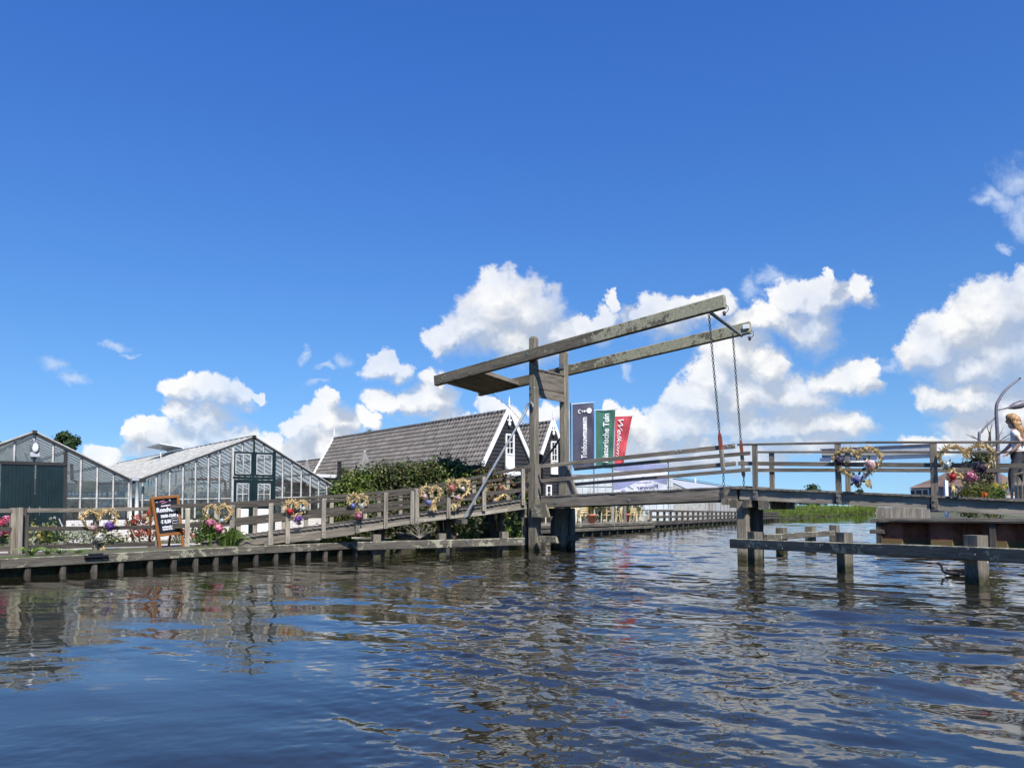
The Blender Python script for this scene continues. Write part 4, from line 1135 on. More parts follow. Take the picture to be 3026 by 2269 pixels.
# middle greenhouse
u_rm = gu(746); zrm = gz(746, 1294); u_r2 = gu(998); z_r2 = gz(998, 1449)
barsM = [gu(x) for x in (420, 460, 500, 539, 576, 614, 647, 684, 746, 807, 834, 861, 889, 916, 941, 965, 988)]
gapM = (gu(684), gu(807), gz(746, 1336))
GM_, topM = greenhouse('broad glass greenhouse with green framed double doors and white lower door panels', uV + .12, u_rm, u_r2, zV, zrm, z_r2, barsM + [gu(714), gu(776)], gapM, gz(700, 1532), 22.0,
                       transom=[((gu(410), gz(410, 1477)), (gu(684), gz(684, 1472))), ((gu(807), gz(807, 1470)), (u_r2, gz(998, 1466)))], skip_left_wall=True)
# upper casements
def glazed(parent, name, u0, u1, z0, z1, v, fw, nx, nz, frame_m, bar_m):
    mb = MB(); th = .05
    for a, b in (((u0, z0 + fw / 2), (u1, z0 + fw / 2)), ((u0, z1 - fw / 2), (u1, z1 - fw / 2))): mb.beam(G.w(a[0], v, a[1]), G.w(b[0], v, b[1]), th, fw)
    for x in (u0 + fw / 2, u1 - fw / 2): mb.beam(G.w(x, v - .003, z0), G.w(x, v - .003, z1), fw, th, up=G.v)
    o = mb.build(name, frame_m, parent)
    ib = MB(); iu0, iu1, iz0, iz1 = u0 + fw, u1 - fw, z0 + fw, z1 - fw
    w = .03
    for x in (iu0 + .015, iu1 - .015): ib.beam(G.w(x, v - .012, iz0), G.w(x, v - .012, iz1), w, .04, up=G.v)
    for z in (iz0 + .015, iz1 - .015): ib.beam(G.w(iu0, v - .012, z), G.w(iu1, v - .012, z), .04, w)
    for k in range(1, nx): x = lerp(iu0, iu1, k / nx); ib.beam(G.w(x, v - .01, iz0), G.w(x, v - .01, iz1), w, .04, up=G.v)
    for k in range(1, nz): z = lerp(iz0, iz1, k / nz); ib.beam(G.w(iu0, v - .008, z), G.w(iu1, v - .008, z), .04, w)
    ib.build('glazing_bars', bar_m, o)
    p = MB(); quad_uv(p, [G.w(iu0, v + .01, iz0), G.w(iu1, v + .01, iz0), G.w(iu1, v + .01, iz1), G.w(iu0, v + .01, iz1)]); p.build('pane', M['glass'], o)
    return o
um = gu(746); zc1, zc0 = gz(746, 1336), gz(746, 1407); zd1 = gz(746, 1418); zd0 = GZ + .06
glazed(GM_, 'casement_window', gu(686), um - .03, zc0, zc1, -.04, .075, 2, 1, M['green_paint'], M['white_old'])
glazed(GM_, 'casement_window', um + .03, gu(806), zc0, zc1, -.04, .075, 2, 1, M['green_paint'], M['white_old'])
mb = MB(); mb.beam(G.w(gu(684), -.05, (zc0 + zd1) / 2), G.w(gu(808), -.05, (zc0 + zd1) / 2), .09, .09); mb.beam(G.w(um, -.07, GZ), G.w(um, -.07, zrm - .1), .06, .06, up=G.v)
for x in (684, 808): mb.beam(G.w(gu(x), -.05, GZ), G.w(gu(x), -.05, topM(gu(x)) - .05), .07, .09, up=G.v, mi=1 if x == 684 else 0)
mb.build('door_frame', [M['green_paint'], M['white_old']], GM_)
for a, b in ((gu(686), um - .035), (um + .035, gu(806))):
    zm = gz(746, 1498)
    d = glazed(GM_, 'door', a, b, zm - .05, zd1, -.045, .13, 2, 2, M['green_paint'], M['white_old'])
    mb = MB()
    for x in (a + .07, b - .07): mb.beam(G.w(x, -.045, zd0), G.w(x, -.045, zm - .052), .14, .05, up=G.v)
    mb.beam(G.w(a, -.042, zd0 + .04), G.w(b, -.042, zd0 + .04), .05, .08); mb.build('door_stile', M['green_paint'], d)
    mb = MB(); mb.beam(G.w(a + .13, -.05, (zd0 + zm) / 2), G.w(b - .13, -.05, (zd0 + zm) / 2), .03, zm - zd0 - .14, ch=.006); mb.build('door_panel', M['white_paint'], d)
# opened roof vent near the back of the ridge
mb = MB(); uv_ = u_rm - .3
for k in range(1):
    v0, v1 = 8.6, 11.2
    mb.beam(G.w(u_rm - .1, v0, zrm + .14), G.w(u_rm - .1, v1, zrm + .14), .06, .05)
    a = [G.w(u_rm - .1, v0, zrm + .16), G.w(u_rm - .1, v1, zrm + .16), G.w(u_rm - 1.15, v1, zrm + .30), G.w(u_rm - 1.15, v0, zrm + .30)]
    mb.face(a); mb.face([p + V3((0, 0, .04)) for p in a][::-1])
    for i in range(4): mb.face([a[i], a[i] + V3((0, 0, .04)), a[(i + 1) % 4] + V3((0, 0, .04)), a[(i + 1) % 4]])
    mb.tube([G.w(u_rm - 1.0, v0 + .3, zrm - .35), G.w(u_rm - 1.05, v0 + .3, zrm + .28)], .015, 5)
mb.build('roof_vent', M['white_sheet'], GM_)
# valley gutter, downpipe and braces at the corner between the two
mb = MB(); mb.beam(G.w(uV, -.25, zV + .06), G.w(uV, 21, zV + .06), .26, .10); mb.build('valley_gutter', M['zinc'], GM_)
mb = MB(); mb.beam(G.w(uV + .1, -.28, zV + .02), G.w(uV + .3, -.28, zV + .02), .12, .13); mb.build('gutter_end', M['black_paint'], GM_)
mb = MB(); mb.tube([G.w(uV + .06, -.16, GZ), G.w(uV + .06, -.16, zV + .05)], .065, 10); mb.tube([G.w(uV - .12, -.1, GZ), G.w(uV - .12, -.1, zV)], .04, 8); mb.build('downpipe', M['white_paint'], GM_)
mb = MB(); mb.beam(G.w(gu(296), .12, gz(296, 1502)), G.w(uV - .15, .12, gz(380, 1442)), .04, .13); mb.build('brace', M['white_old'], GL)
mb = MB(); mb.beam(G.w(gu(967), .12, gz(967, 1484)), G.w(gu(994), .12, gz(994, 1452)), .04, .11); mb.beam(G.w(gu(925), .12, gz(925, 1530)), G.w(gu(950), .12, gz(950, 1505)), .04, .09); mb.beam(G.w(gu(1000), -.02, GZ), G.w(gu(1000), -.02, z_r2), .09, .09, up=G.v); mb.build('brace', M['white_paint'], GM_)
# inside: a hanging heater with its flue, hot water pipes, benches of plants
ht = thing('heater_unit', 'cream coloured air heater hanging inside the left greenhouse', 'heater', G.w(gu(255), 2.2, 1.5))
mb = MB(); zt_, zb_ = G.uz(258, 1421, 2.2)[1], G.uz(258, 1458, 2.2)[1]; ux0, ux1 = G.uz(228, 1440, 2.2)[0], G.uz(289, 1440, 2.2)[0]
mb.beam(G.w(ux0, 2.2, (zt_ + zb_) / 2), G.w(ux1, 2.2, (zt_ + zb_) / 2), .6, zt_ - zb_, ch=.03)
for k in range(3): mb.beam(G.w(ux0 + .12, 1.885, lerp(zb_, zt_, .2 + .14 * k)), G.w(ux1 - .12, 1.885, lerp(zb_, zt_, .2 + .14 * k)), .02, .03)
mb.build('casing', M['cream_unit'], ht)
mb = MB(); mb.tube([G.w(ux0 + .02, 2.3, zt_ - .05), G.w(ux0 - .15, 2.3, zt_ + .05), G.w(ux0 - .18, 2.3, zt_ + .6)], .06, 8); mb.build('flue', M['rust_pipe'], ht)
def pipe(label, pts, r=.05):
    mb = MB(); mb.tube(pts, r, 8); tag(mb.build('heating_pipe', M['rust_pipe'], None, pts[0]), label, 'pipe', 'rusty pipes inside the greenhouses')
P_ = lambda x, y, v: G.pt(x, y, v)
pipe('rusty heating pipe hanging inside the glass just left of the green double doors', [P_(560, 1415, 2), P_(640, 1416, 2), P_(662, 1419, 2), P_(666, 1426, 2), P_(667, 1500, 2)])
pipe('rusty heating pipe hooked down behind the glass right of the green double doors', [P_(820, 1432, 2), P_(885, 1427, 2), P_(901, 1428, 2), P_(905, 1436, 2), P_(906, 1500, 2)])
pipe('brown pipe running below the eaves of the left greenhouse', [P_(290, 1428, 1.2), P_(372, 1428, 1.2)], .035)
def bench(label, u0, u1, v0, v1, mat_top, leafm, flm, n):
    t = thing('plant_bench', label, 'bench', G.w((u0 + u1) / 2, (v0 + v1) / 2, GZ), 'plant benches inside the greenhouses')
    mb = MB(); z = GZ + .72
    mb.beam(G.w(u0, (v0 + v1) / 2, z), G.w(u1, (v0 + v1) / 2, z), v1 - v0, .06)
    mb.build('bench_top', mat_top, t)
    for x in (u0 + .1, u1 - .1):
        for v in (v0 + .1, v1 - .1):
            m2 = MB(); m2.beam(G.w(x, v, GZ), G.w(x, v, z - .03), .05, .05, up=G.u); m2.build('leg', mat_top, t)
    pl = MB()
    for k in range(n):
        p = G.w(random.uniform(u0, u1), random.uniform(v0, v1), z + .03 + abs(random.gauss(0, .16)))
        d = V3((random.gauss(0, 1), random.gauss(0, 1), random.gauss(.5, .7)))
        pl.leaf(p, d, V3((random.gauss(0, 1), random.gauss(0, 1), 1)), random.uniform(.1, .22), random.uniform(.05, .1), mi=1 if random.random() < .12 else 0)
    tag(pl.build('potted_plants', [M[leafm], M[flm]], t), kind='stuff')
bench('plant bench with red flowers behind the glass right of the double doors', gu(830), gu(985), 1.6, 3.0, M['white_old'], 'leaf_bed', 'f_red', 900)
bench('plant bench with green leaves behind the glass left of the double doors', gu(430), gu(660), 1.6, 3.2, M['white_old'], 'leaf_hedge', 'f_yellow', 1200)
bench('plant bench with yellowish plants inside the left greenhouse by the corner brace', gu(200), gu(375), 1.2, 2.6, M['white_old'], 'leaf_olive', 'f_orange', 800)
bench('long rear plant bench deep inside the broad greenhouse', gu(430), gu(930), 8, 10.5, M['white_old'], 'leaf_dark', 'f_cream', 1600)

# ------------------------------------------------------------------ tiled houses
def proj(p):
    d = RC.transposed() @ (V3(p) - CAM); return (CX + F * d.x / -d.z, CY - F * d.y / -d.z)
def tiled_slope(mb, fr, ue, ze, ur_, zr, v0, v1, step=.31, course=.33, mi=0, lo=False):
    """pantiled slope from eave (ue, ze) to ridge (ur_, zr)"""
    L = math.hypot(ur_ - ue, zr - ze); nc = max(2, round(L / course)); nt = max(2, round((v1 - v0) / step)); sub = 3 if lo else 5
    du, dz = (ur_ - ue) / L, (zr - ze) / L
    nu, nz = (-dz, du) if (du > 0) else (dz, -du)     # outward normal in (u, z)
    if nz < 0: nu, nz = -nu, -nz
    W_ = nt * sub + 1; base = len(mb.v)
    for c in range(nc):
        for e in (0, 1):
            s = L * (c + e) / nc
            for k in range(W_):
                x = k / sub; f = x - math.floor(x)
                h = .034 * math.sin(2 * PI * f) + .014 * math.sin(4 * PI * f + .6) + (.048 if e == 0 else .0)
                jit = .004 * math.sin(c * 7.3 + math.floor(x) * 3.1)
                mb.v.append(tuple(fr.w(ue + du * s + nu * (h + jit), v0 + (v1 - v0) * k / (W_ - 1), ze + dz * s + nz * (h + jit))))
    for r in range(nc * 2 - 1):
        for k in range(W_ - 1):
            a = base + r * W_ + k
            mb.f.append([a, a + 1, a + W_ + 1, a + W_])
            tx = k // sub + .5; ty = r // 2 + .5
            mb.uv.append([(tx, ty)] * 4); mb.mi.append(mi); mb.sm.append(False)
HA = (.776, .63)
def house(name, label, apx, apy, D, lbx, lby, length, zbase, cat='house', gable=True, tile='tile', right=None):
    o = at_y(apx, HZ, D); H = Frame((o.x, o.y), HA)
    za = H.uz(apx, apy, 0)[1]; (ue, ze) = H.uz(lbx, lby, 0); ue2 = -ue if right is None else H.uz(*right, 0)[0]
    ze2 = ze
    t = thing(name, label, cat, H.w(0, length / 2, zbase))
    mb = MB()
    tiled_slope(mb, H, ue, ze, -.02, za - .06, .02, length); tiled_slope(mb, H, ue2, ze2, .02, za - .06, .02, length, lo=True)
    # ridge caps
    n = int(length / .4)
    for k in range(n):
        a = length * k / n; b = length * (k + 1) / n + .03
        mb.tube([H.w(0, a, za - .06 + .015), H.w(0, b, za - .06)], .105, 8)
        for q in range(0): pass
    mb.build('roof', M[tile], t)
    # walls
    wl = MB(); iu = ue + .18; iu2 = ue2 - .18; zt_ = lambda u: za - (za - ze) * abs(u) / abs(ue) - .12
    wl.face([H.w(iu, .12, zbase), H.w(iu2, .12, zbase), H.w(iu2, .12, zt_(iu2)), H.w(0, .12, za - .12), H.w(iu, .12, zt_(iu))])
    wl.face([H.w(iu2, length - .1, zbase), H.w(iu, length - .1, zbase), H.w(iu, length - .1, zt_(iu)), H.w(0, length - .1, za - .12), H.w(iu2, length - .1, zt_(iu2))])
    for uu in (iu, iu2): wl.face([H.w(uu, .12, zbase), H.w(uu, length - .1, zbase), H.w(uu, length - .1, zt_(uu)), H.w(uu, .12, zt_(uu))])
    z = zbase; hh = .21
    while z < za - .3:   # lapped boards over the gable
        if z > zt_(iu): m = (za - .14 - z - hh * .6) / (za - ze) * abs(ue)
        else: m = abs(iu)
        m = max(.02, min(abs(iu), m))
        a = [H.w(-m, .115, z + hh), H.w(m, .115, z + hh), H.w(m, .075, z), H.w(-m, .075, z)]
        wl.face(a[::-1]); wl.face([H.w(-m, .075, z), H.w(m, .075, z), H.w(m, .115, z - .001), H.w(-m, .115, z - .001)][::-1]); z += hh
    wl.build('wall', M['black_paint'], t)
    # white barge boards front and back, finials
    for v, th in ((-.02, 1), (length + .0, 1)):
        for uu in (ue, ue2):
            b_ = MB(); s = .20
            b_.beam(H.w(uu * 1.03, v, ze - .05), H.w(uu * .0, v, za + .05), .07, .2)
            b_.beam(H.w(uu * 1.03, v + .07, ze - .05), H.w(uu * .0, v + .07, za + .05), .10, .14)
            b_.build('barge_board', M['white_paint'], t)
        f_ = MB(); f_.lathe(H.w(0, v, za + .05), [(.05, -.15), (.05, .1), (.085, .16), (.03, .22), (.06, .32), (.065, .38), (.025, .46), (.03, .52), (.0, .7)], 8)
        if v < 1: f_.beam(H.w(0, v - .03, za + .0), H.w(0, v - .03, za - .75), .1, .05, up=H.v, ch=.02); f_.ball(H.w(0, v - .03, za - .8), .09, .04, .12, 8, 6); f_.ball(H.w(-.1, v - .03, za - .6), .06, .03, .06, 8, 5); f_.ball(H.w(.1, v - .03, za - .6), .06, .03, .06, 8, 5)
        f_.build('finial', M['white_paint'], t)
    return t, H, za
def h_window(t, H, x0, x1, y0, y1, nx, nz, panel=0.0, name='window'):
    (u0, z1), (u1, z0) = H.uz(x0, y0, .05), H.uz(x1, y1, .05)
    fw = .09; mb = MB()
    zp = z0 + (z1 - z0) * panel
    for a, b in ((u0, u0 + fw), (u1 - fw, u1)): mb.beam(H.w((a + b) / 2, .03, z0), H.w((a + b) / 2, .03, z1), fw, .08, up=H.v)
    for z in ((z0 + fw / 2, z1 - fw / 2) + ((zp,) if panel else ())): mb.beam(H.w(u0, .025, z), H.w(u1, .025, z), .09, fw)
    if panel: mb.beam(H.w(u0 + fw, .04, (z0 + zp) / 2), H.w(u1 - fw, .04, (z0 + zp) / 2), .04, zp - z0 - fw)
    o = mb.build(name, M['white_paint'], t)
    mb = MB(); lo = zp if panel else z0
    for k in range(1, nx): x = lerp(u0 + fw, u1 - fw, k / nx); mb.beam(H.w(x, .03, lo), H.w(x, .03, z1 - fw), .035, .04, up=H.v)
    for k in range(1, nz): z = lerp(lo, z1 - fw, k / nz); mb.beam(H.w(u0 + fw, .032, z), H.w(u1 - fw, .032, z), .04, .035)
    mb.build('glazing_bars', M['white_paint'], o)
    mb = MB(); mb.face([H.w(u0, .065, lo), H.w(u1, .065, lo), H.w(u1, .065, z1), H.w(u0, .065, z1)]); mb.build('pane', M['window_glass'], o)
    return o
H1, HF1, za1 = house('tiled_house', 'black boarded house with a long grey tiled roof and white barge boards, behind the hedge', 1505, 1210, 42, 1428, 1374, 21.2, GZ)
h_window(H1, HF1, 1493, 1519, 1281, 1386, 2, 3, panel=.42)
mb = MB(); (a_, z_), (b_, _) = HF1.uz(1478, 1395, -.2), HF1.uz(1534, 1395, -.2); mb.beam(HF1.w(a_, -.15, z_), HF1.w(b_, -.15, z_), .45, .13); mb.beam(HF1.w(a_, -.36, z_ - .1), HF1.w(b_, -.36, z_ - .1), .05, .16); mb.build('porch_fascia', M['white_paint'], H1)
h_window(H1, HF1, 1502, 1531, 1446, 1486, 2, 2)
h_window(H1, HF1, 1466, 1490, 1446, 1486, 2, 2)
H2, HF2, za2 = house('tiled_house', 'black boarded house with white barge boards seen between the two portal posts', 1636, 1243, 47.5, 1601, 1340, 21.0, GZ)
h_window(H2, HF2, 1627, 1648, 1303, 1402, 2, 3, panel=.4)
h_window(H2, HF2, 1613, 1629, 1432, 1475, 1, 2); h_window(H2, HF2, 1650, 1664, 1432, 1475, 1, 2)
H3, HF3, za3 = house('tiled_house', 'low tiled roof peeping out between the greenhouse and the long grey roof', 1030, 1345, 66, 985, 1420, 18.0, GZ)
# flat roofed lean-to with a white fascia, beside the hedge
ln = thing('garden_shed', 'flat roofed dark shed with a white fascia between the greenhouse and the hedge', 'shed', at_z(990, 1560, GZ))
S_ = frame_px(930, 33.0, 1075, 36.0)
mb = MB(); (a_, z_), (b_, z2_) = S_.uz(938, 1401, 0), S_.uz(1070, 1397, 0)
mb.beam(S_.w(a_, 1.2, z_ - .32), S_.w(b_, 1.2, z_ - .32), 2.4, .34); mb.build('eave', M['black_paint'], ln)
mb = MB(); mb.beam(S_.w(a_, 0, z_ - .06), S_.w(b_, 0, z_ - .06), .12, .14, ch=.01); mb.beam(S_.w(a_ + .02, .0, z_ - .06), S_.w(a_ + .02, 2.4, z_ - .06), .1, .13); mb.build('fascia', M['white_paint'], ln)
mb = MB(); mb.beam(S_.w(a_ + .3, 1.3, (GZ + z_ - .5) / 2), S_.w(b_ - .1, 1.3, (GZ + z_ - .5) / 2), 1.6, z_ - .5 - GZ); mb.build('wall', M['black_paint'], ln)
mb = MB(); u_, zt_ = S_.uz(1003, 1362, -.3); mb.beam(S_.w(u_, -.3, GZ), S_.w(u_, -.3, zt_), .13, .12, up=S_.v)
mb.beam(S_.w(u_ + .16, -.25, zt_ - .28), S_.w(u_ + .16, -.25, zt_ - .6), .16, .12, up=S_.v); mb.build('post', M['black_paint'], ln)

def parasol(label, px, ytop, ybot, D):
    p = at_y(px, ytop, D); q = at_y(px, ybot, D)
    t = thing('folded_parasol', label, 'parasol', (p.x, p.y, GZ), 'folded grey parasols behind the hedge')
    mb = MB(); mb.tube([(p.x, p.y, GZ), (p.x, p.y, p.z + .02)], .03, 8); mb.ball((p.x, p.y, p.z + .05), .05, .05, .07, 8, 5); mb.build('pole', M['white_old'], t)
    mb = MB(); h = p.z - q.z; base = len(mb.v); n = 16
    for i in range(8):
        f = i / 7
        for k in range(n):
            a = 2 * PI * k / n; r = (.05 + .30 * f ** .8) * (1 + .25 * (1 if k % 2 else -1) * f)
            mb.v.append((p.x + r * math.cos(a), p.y + r * math.sin(a), p.z - h * 1.15 * f))
    for i in range(7):
        for k in range(n):
            mb.f.append([base + i * n + k, base + (i + 1) * n + k, base + (i + 1) * n + (k + 1) % n, base + i * n + (k + 1) % n]); mb.uv.append([(0, 0)] * 4); mb.mi.append(0); mb.sm.append(False)
    mb.build('canopy', M['umbrella'], t)
parasol('folded grey parasol rising above the hedge in front of the long tiled roof', 1078, 1338, 1385, 36)
parasol('folded grey parasol beside the greenhouse roof, left of the white barge board', 907, 1364, 1425, 37)

# ------------------------------------------------------------------ foliage
def rnd_dir(zb=.2):
    while True:
        d = V3((random.gauss(0, 1), random.gauss(0, 1), random.gauss(zb, 1)))
        if d.length > .1: return d.normalized()
def clump(mb, c, r, n, L, Wd, mis=(0,), up=.25, flat=1.0):
    """leaves through a ball, most of them near its skin and facing outward"""
    c = V3(c)
    for _ in range(n):
        d = rnd_dir(.15); rr = r * (random.random() ** .38)
        p = c + V3((d.x * rr, d.y * rr, d.z * rr * flat))
        nrm = (d + rnd_dir(0) * .7 + V3((0, 0, up))).normalized()
        ld = rnd_dir(-.2); ld = (ld - nrm * ld.dot(nrm))
        if ld.length < .05: continue
        mb.leaf(p, ld.normalized(), nrm, L * random.uniform(.7, 1.3), Wd * random.uniform(.7, 1.3), mi=random.choice(mis))
def hedge():
    prof = [(985, 1452), (1000, 1425), (1025, 1400), (1075, 1384), (1150, 1378), (1200, 1368), (1260, 1370), (1300, 1356), (1345, 1358), (1380, 1374), (1440, 1378), (1490, 1390), (1540, 1408), (1580, 1440)]
    HFm = frame_px(985, 29.5, 1580, 33.5)
    c = HFm.pt(1280, HZ)
    t = thing('hedge', 'tall tangled hedge of glossy leaves behind the ramp, in front of the long tiled roof', 'hedge', (c.x, c.y, GZ))
    mb = MB(); core = MB()
    px = 988
    while px < 1578:
        yt = interp(prof, px)
        for row in range(7):
            v = random.uniform(-.1, .3) + row * 0.0
            u_, zt_ = HFm.uz(px + random.uniform(-14, 14), yt, 0)
            zz = zt_ - .25 - row * .36 + random.uniform(-.12, .1)
            if zz < GZ: continue
            r = random.uniform(.24, .42)
            br = 0
            if px < 1110: mis = (0, 0, 0, 3)
            elif px < 1290: mis = (1, 1, 0, 1)
            elif px < 1400: mis = (0, 0, 1)
            else: mis = (1, 2, 1, 0)
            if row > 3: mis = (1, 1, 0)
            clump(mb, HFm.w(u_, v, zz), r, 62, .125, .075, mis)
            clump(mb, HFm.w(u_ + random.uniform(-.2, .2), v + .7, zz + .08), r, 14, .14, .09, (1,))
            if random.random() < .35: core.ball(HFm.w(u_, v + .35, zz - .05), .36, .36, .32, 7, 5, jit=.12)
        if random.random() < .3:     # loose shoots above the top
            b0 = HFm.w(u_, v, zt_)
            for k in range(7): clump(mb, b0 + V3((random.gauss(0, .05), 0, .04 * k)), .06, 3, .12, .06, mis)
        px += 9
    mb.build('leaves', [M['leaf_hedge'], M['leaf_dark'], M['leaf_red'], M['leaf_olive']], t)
    core.build('light_block_core', M['leaf_dark'], t)  # dark lumps added inside the hedge to block light
hedge()

def plant(name, label, cat, c, build, mats, group=None, parts=None):
    mb = MB(); build(mb, V3(c)); o = mb.build(name, mats, None, c); tag(o, label, cat, group); return o
def blades(mb, c, n, h, spread, w, mi=0, droop=.5):
    for _ in range(n):
        a = random.uniform(0, 2 * PI); r = abs(random.gauss(0, .35)) * spread; hh = h * random.uniform(.55, 1.05)
        b = V3(c) + V3((math.cos(a) * r * .3, math.sin(a) * r * .3, 0)); out = V3((math.cos(a), math.sin(a), 0)) * spread * random.uniform(.2, 1)
        p1 = b + out * .25 + V3((0, 0, hh * .55)); p2 = b + out * .65 + V3((0, 0, hh * .95)); p3 = b + out * (1.0 + .3 * droop) + V3((0, 0, hh * (1 - .35 * droop)))
        mb.blade([b, p1, p2, p3], [w * .7, w, w * .75, w * .1], V3((-math.sin(a), math.cos(a), .2)).cross(V3((0, 0, 1))) + V3((0, -.3, .3)), mi=random.choice(mi) if isinstance(mi, tuple) else mi)
def onq(px, y, back):   # point on the quay ground
    p = at_z(px, y, GZ); return p
plant('iris_clump', 'big tuft of broad green blades growing by the foot of the ramp', 'plant', at_y(633, 1619, 22.9) * 1, lambda mb, c: (blades(mb, (c.x - .15, c.y, c.z), 90, .98, .5, .055, 0), blades(mb, (c.x + .3, c.y, c.z), 60, .6, .45, .06, 0), clump(mb, c + V3((-.3, 0, .35)), .28, 160, .16, .05)), M['leaf_iris'])
plant('iris_clump', 'smaller bright green leafy tuft just right of the big tuft of blades', 'plant', at_y(690, 1617, 23.0), lambda mb, c: (blades(mb, c, 45, .5, .5, .05, 0, .8), clump(mb, c + V3((0, 0, .15)), .22, 60, .15, .06)), M['leaf_iris'])
plant('weed_tuft', 'low weeds beside the ramp post right of the white door panels', 'plant', at_y(832, 1606, 24.0), lambda mb, c: (blades(mb, c, 40, .25, .3, .02, 0), clump(mb, c + V3((0, 0, .12)), .25, 120, .07, .03, (0, 1))), [M['leaf_bed'], M['f_white']])
plant('weed_tuft', 'green weeds sprouting at the foot of the double fence posts', 'plant', Q.pt(92, 1640, .55), lambda mb, c: (blades(mb, c, 34, .2, .35, .03, 0, .9), blades(mb, c + Q.u * .35, 26, .16, .3, .03, 0, .9)), M['leaf_iris'])
plant('weed_tuft', 'thin weeds on the quay left of the black rubber bumper', 'plant', Q.pt(178, 1636, .5), lambda mb, c: (blades(mb, c, 20, .13, .3, .025, 0, .9), blades(mb, c + Q.u * .4, 16, .1, .25, .025, 0, .9)), M['leaf_iris'])
def moss_pad(label, px0, px1, y, fr=Q, v=.35):
    mb = MB(); 
    for k in range(420):
        px = random.uniform(px0, px1); f = (px - px0) / (px1 - px0); p = fr.pt(px, y, v + random.uniform(-.25, .25))
        p.z += random.uniform(0, .12) * math.sin(PI * f)
        mb.leaf(p, rnd_dir(.2), V3((random.gauss(0, .4), random.gauss(0, .4), 1)), random.uniform(.06, .13), .05)
    tag(mb.build('moss_pad', M['moss'], None, fr.pt((px0 + px1) / 2, y, v)), label, 'moss', 'bright moss on the quay edge')
moss_pad('bright green moss under the ramp near the end of the quay beam', 948, 1045, 1597)
moss_pad('bright green moss pad on the dark timber below the ramp, left of the bare twigs', 1160, 1215, 1591, Q, -.05)
# bare twigs under the ramp
def twigs(mb, c):
    for k in range(15):
        a = random.uniform(-1.2, 1.2); p = V3(c); d = V3((math.sin(a), random.uniform(-.2, .2), math.cos(a) * .8)).normalized(); pts = [p]
        for i in range(4):
            p = p + d * random.uniform(.1, .19); pts.append(p); d = (d + rnd_dir(0) * .35).normalized()
        mb.tube(pts, [.012, .010, .008, .006, .003], 5)
        for i in (2, 3):
            q = pts[i]; d2 = (d + rnd_dir(0) * .9).normalized(); mb.tube([q, q + d2 * .12, q + d2 * .2 + V3((0, 0, .02))], [.006, .004, .002], 4)
plant('bare_shrub', 'bare twiggy shrub below the ramp', 'shrub', at_y(1240, 1590, 25.2), twigs, M['wood_pale'])
plant('ivy_shrub', 'trailing green ivy hanging under the ramp by the steel brace', 'shrub', at_y(1380, 1560, 28.2), lambda mb, c: [clump(mb, c + V3((random.gauss(0, .22), random.gauss(0, .1), random.uniform(-.45, .35))), .16, 32, .1, .06) for _ in range(12)], M['leaf_hedge'])
plant('waterside_shrub', 'leafy green shrub at the water left of the portal posts', 'shrub', at_y(1528, 1590, 31), lambda mb, c: [clump(mb, c + V3((random.uniform(-.9, .7), random.gauss(0, .15), random.uniform(-.1, .75) - .0)), .2, 34, .12, .05, (0, 1)) for _ in range(26)], [M['leaf_hedge'], M['leaf_iris']])
plant('shade_shrub', 'overgrown shrub on the bank below the ramp, dark leaves added as shade', 'shrub', at_y(1250, 1560, 29.5), lambda mb, c: [clump(mb, c + V3((random.uniform(-3.6, 2.2), random.uniform(-.3, 1.2), random.uniform(-.3, .75))), .38, 46, .16, .09, (0,)) for _ in range(90)], [M['leaf_dark']])  # dark leaves put in to deepen the shade under the ramp
# mossy baulk
mb = MB(); mb.beam(Q.pt(1180, 1587, -.2), at_y(1268, 1583, 26.3), .3, .18, ch=.03); tag(mb.build('timber_baulk', M['wood_fender'], None, at_y(1220, 1587, 26)), 'short mossy timber baulk lying behind the left fender under the twiggy shrub', 'timber')

# flower bed
BF = frame_px(-100, 20.9, 480, 24.2)
def flower_ball(mb, c, r, mi, n=46, face=None):
    c = V3(c)
    for k in range(n):
        z = 1 - 2 * (k + .5) / n; a = k * 2.39996; s = math.sqrt(max(0, 1 - z * z))
        d = V3((s * math.cos(a), s * math.sin(a), z)); p = c + d * r * (random.uniform(.72, 1.12) + .14 * math.sin(3 * a + 5 * z))
        t = rnd_dir(0); t = (t - d * t.dot(d)).normalized()
        w = r * random.uniform(.38, .62)
        mb.leaf(p - t * w * .5, t, d, w * 1.1, w, mi=mi, bend=.1)
def bed_plant(label, px, ybase, w, h, leafm, cols, n_l=200, n_f=12, fr_=.03, D=None, kind='mound', back=0.0):
    p = at_z(px, 1640, GZ); u_ = BF.uz(px, HZ, 0)[0]; c = BF.w(u_, back, GZ)
    sc = BF.w(u_, 0, 0).y / F
    W_, Hh = w * sc, h * sc
    t = thing('flowering_plant', label, 'plant', c, 'flowering plants in the quay bed')
    mb = MB()
    for k in range(max(3, int(n_l / 26))):
        q = c + BF.u * random.uniform(-.5, .5) * W_ + BF.v * random.uniform(-.15, .3) + V3((0, 0, random.uniform(.1, .85) * Hh))
        clump(mb, q, min(.2, W_ * .3), 26, .11, .055)
    mb.build('foliage', M[leafm], t)
    if cols:
        for col in cols:
            fb_ = MB()
            for k in range(max(1, n_f // len(cols))):
                q = c + BF.u * random.uniform(-.5, .5) * W_ + BF.v * random.uniform(-.3, .1) + V3((0, 0, random.uniform(.3, 1.05) * Hh))
                flower_ball(fb_, q, fr_ * random.uniform(.8, 1.3), 0, 14 if fr_ < .06 else 40)
            tag(fb_.build('blossom', M['f_' + col], t), kind='stuff')
bed_plant('rose pink hydrangea bush left of the double fence posts', -25, 1620, 90, 100, 'leaf_dark', ['rose', 'pink'], 300, 14, .11)
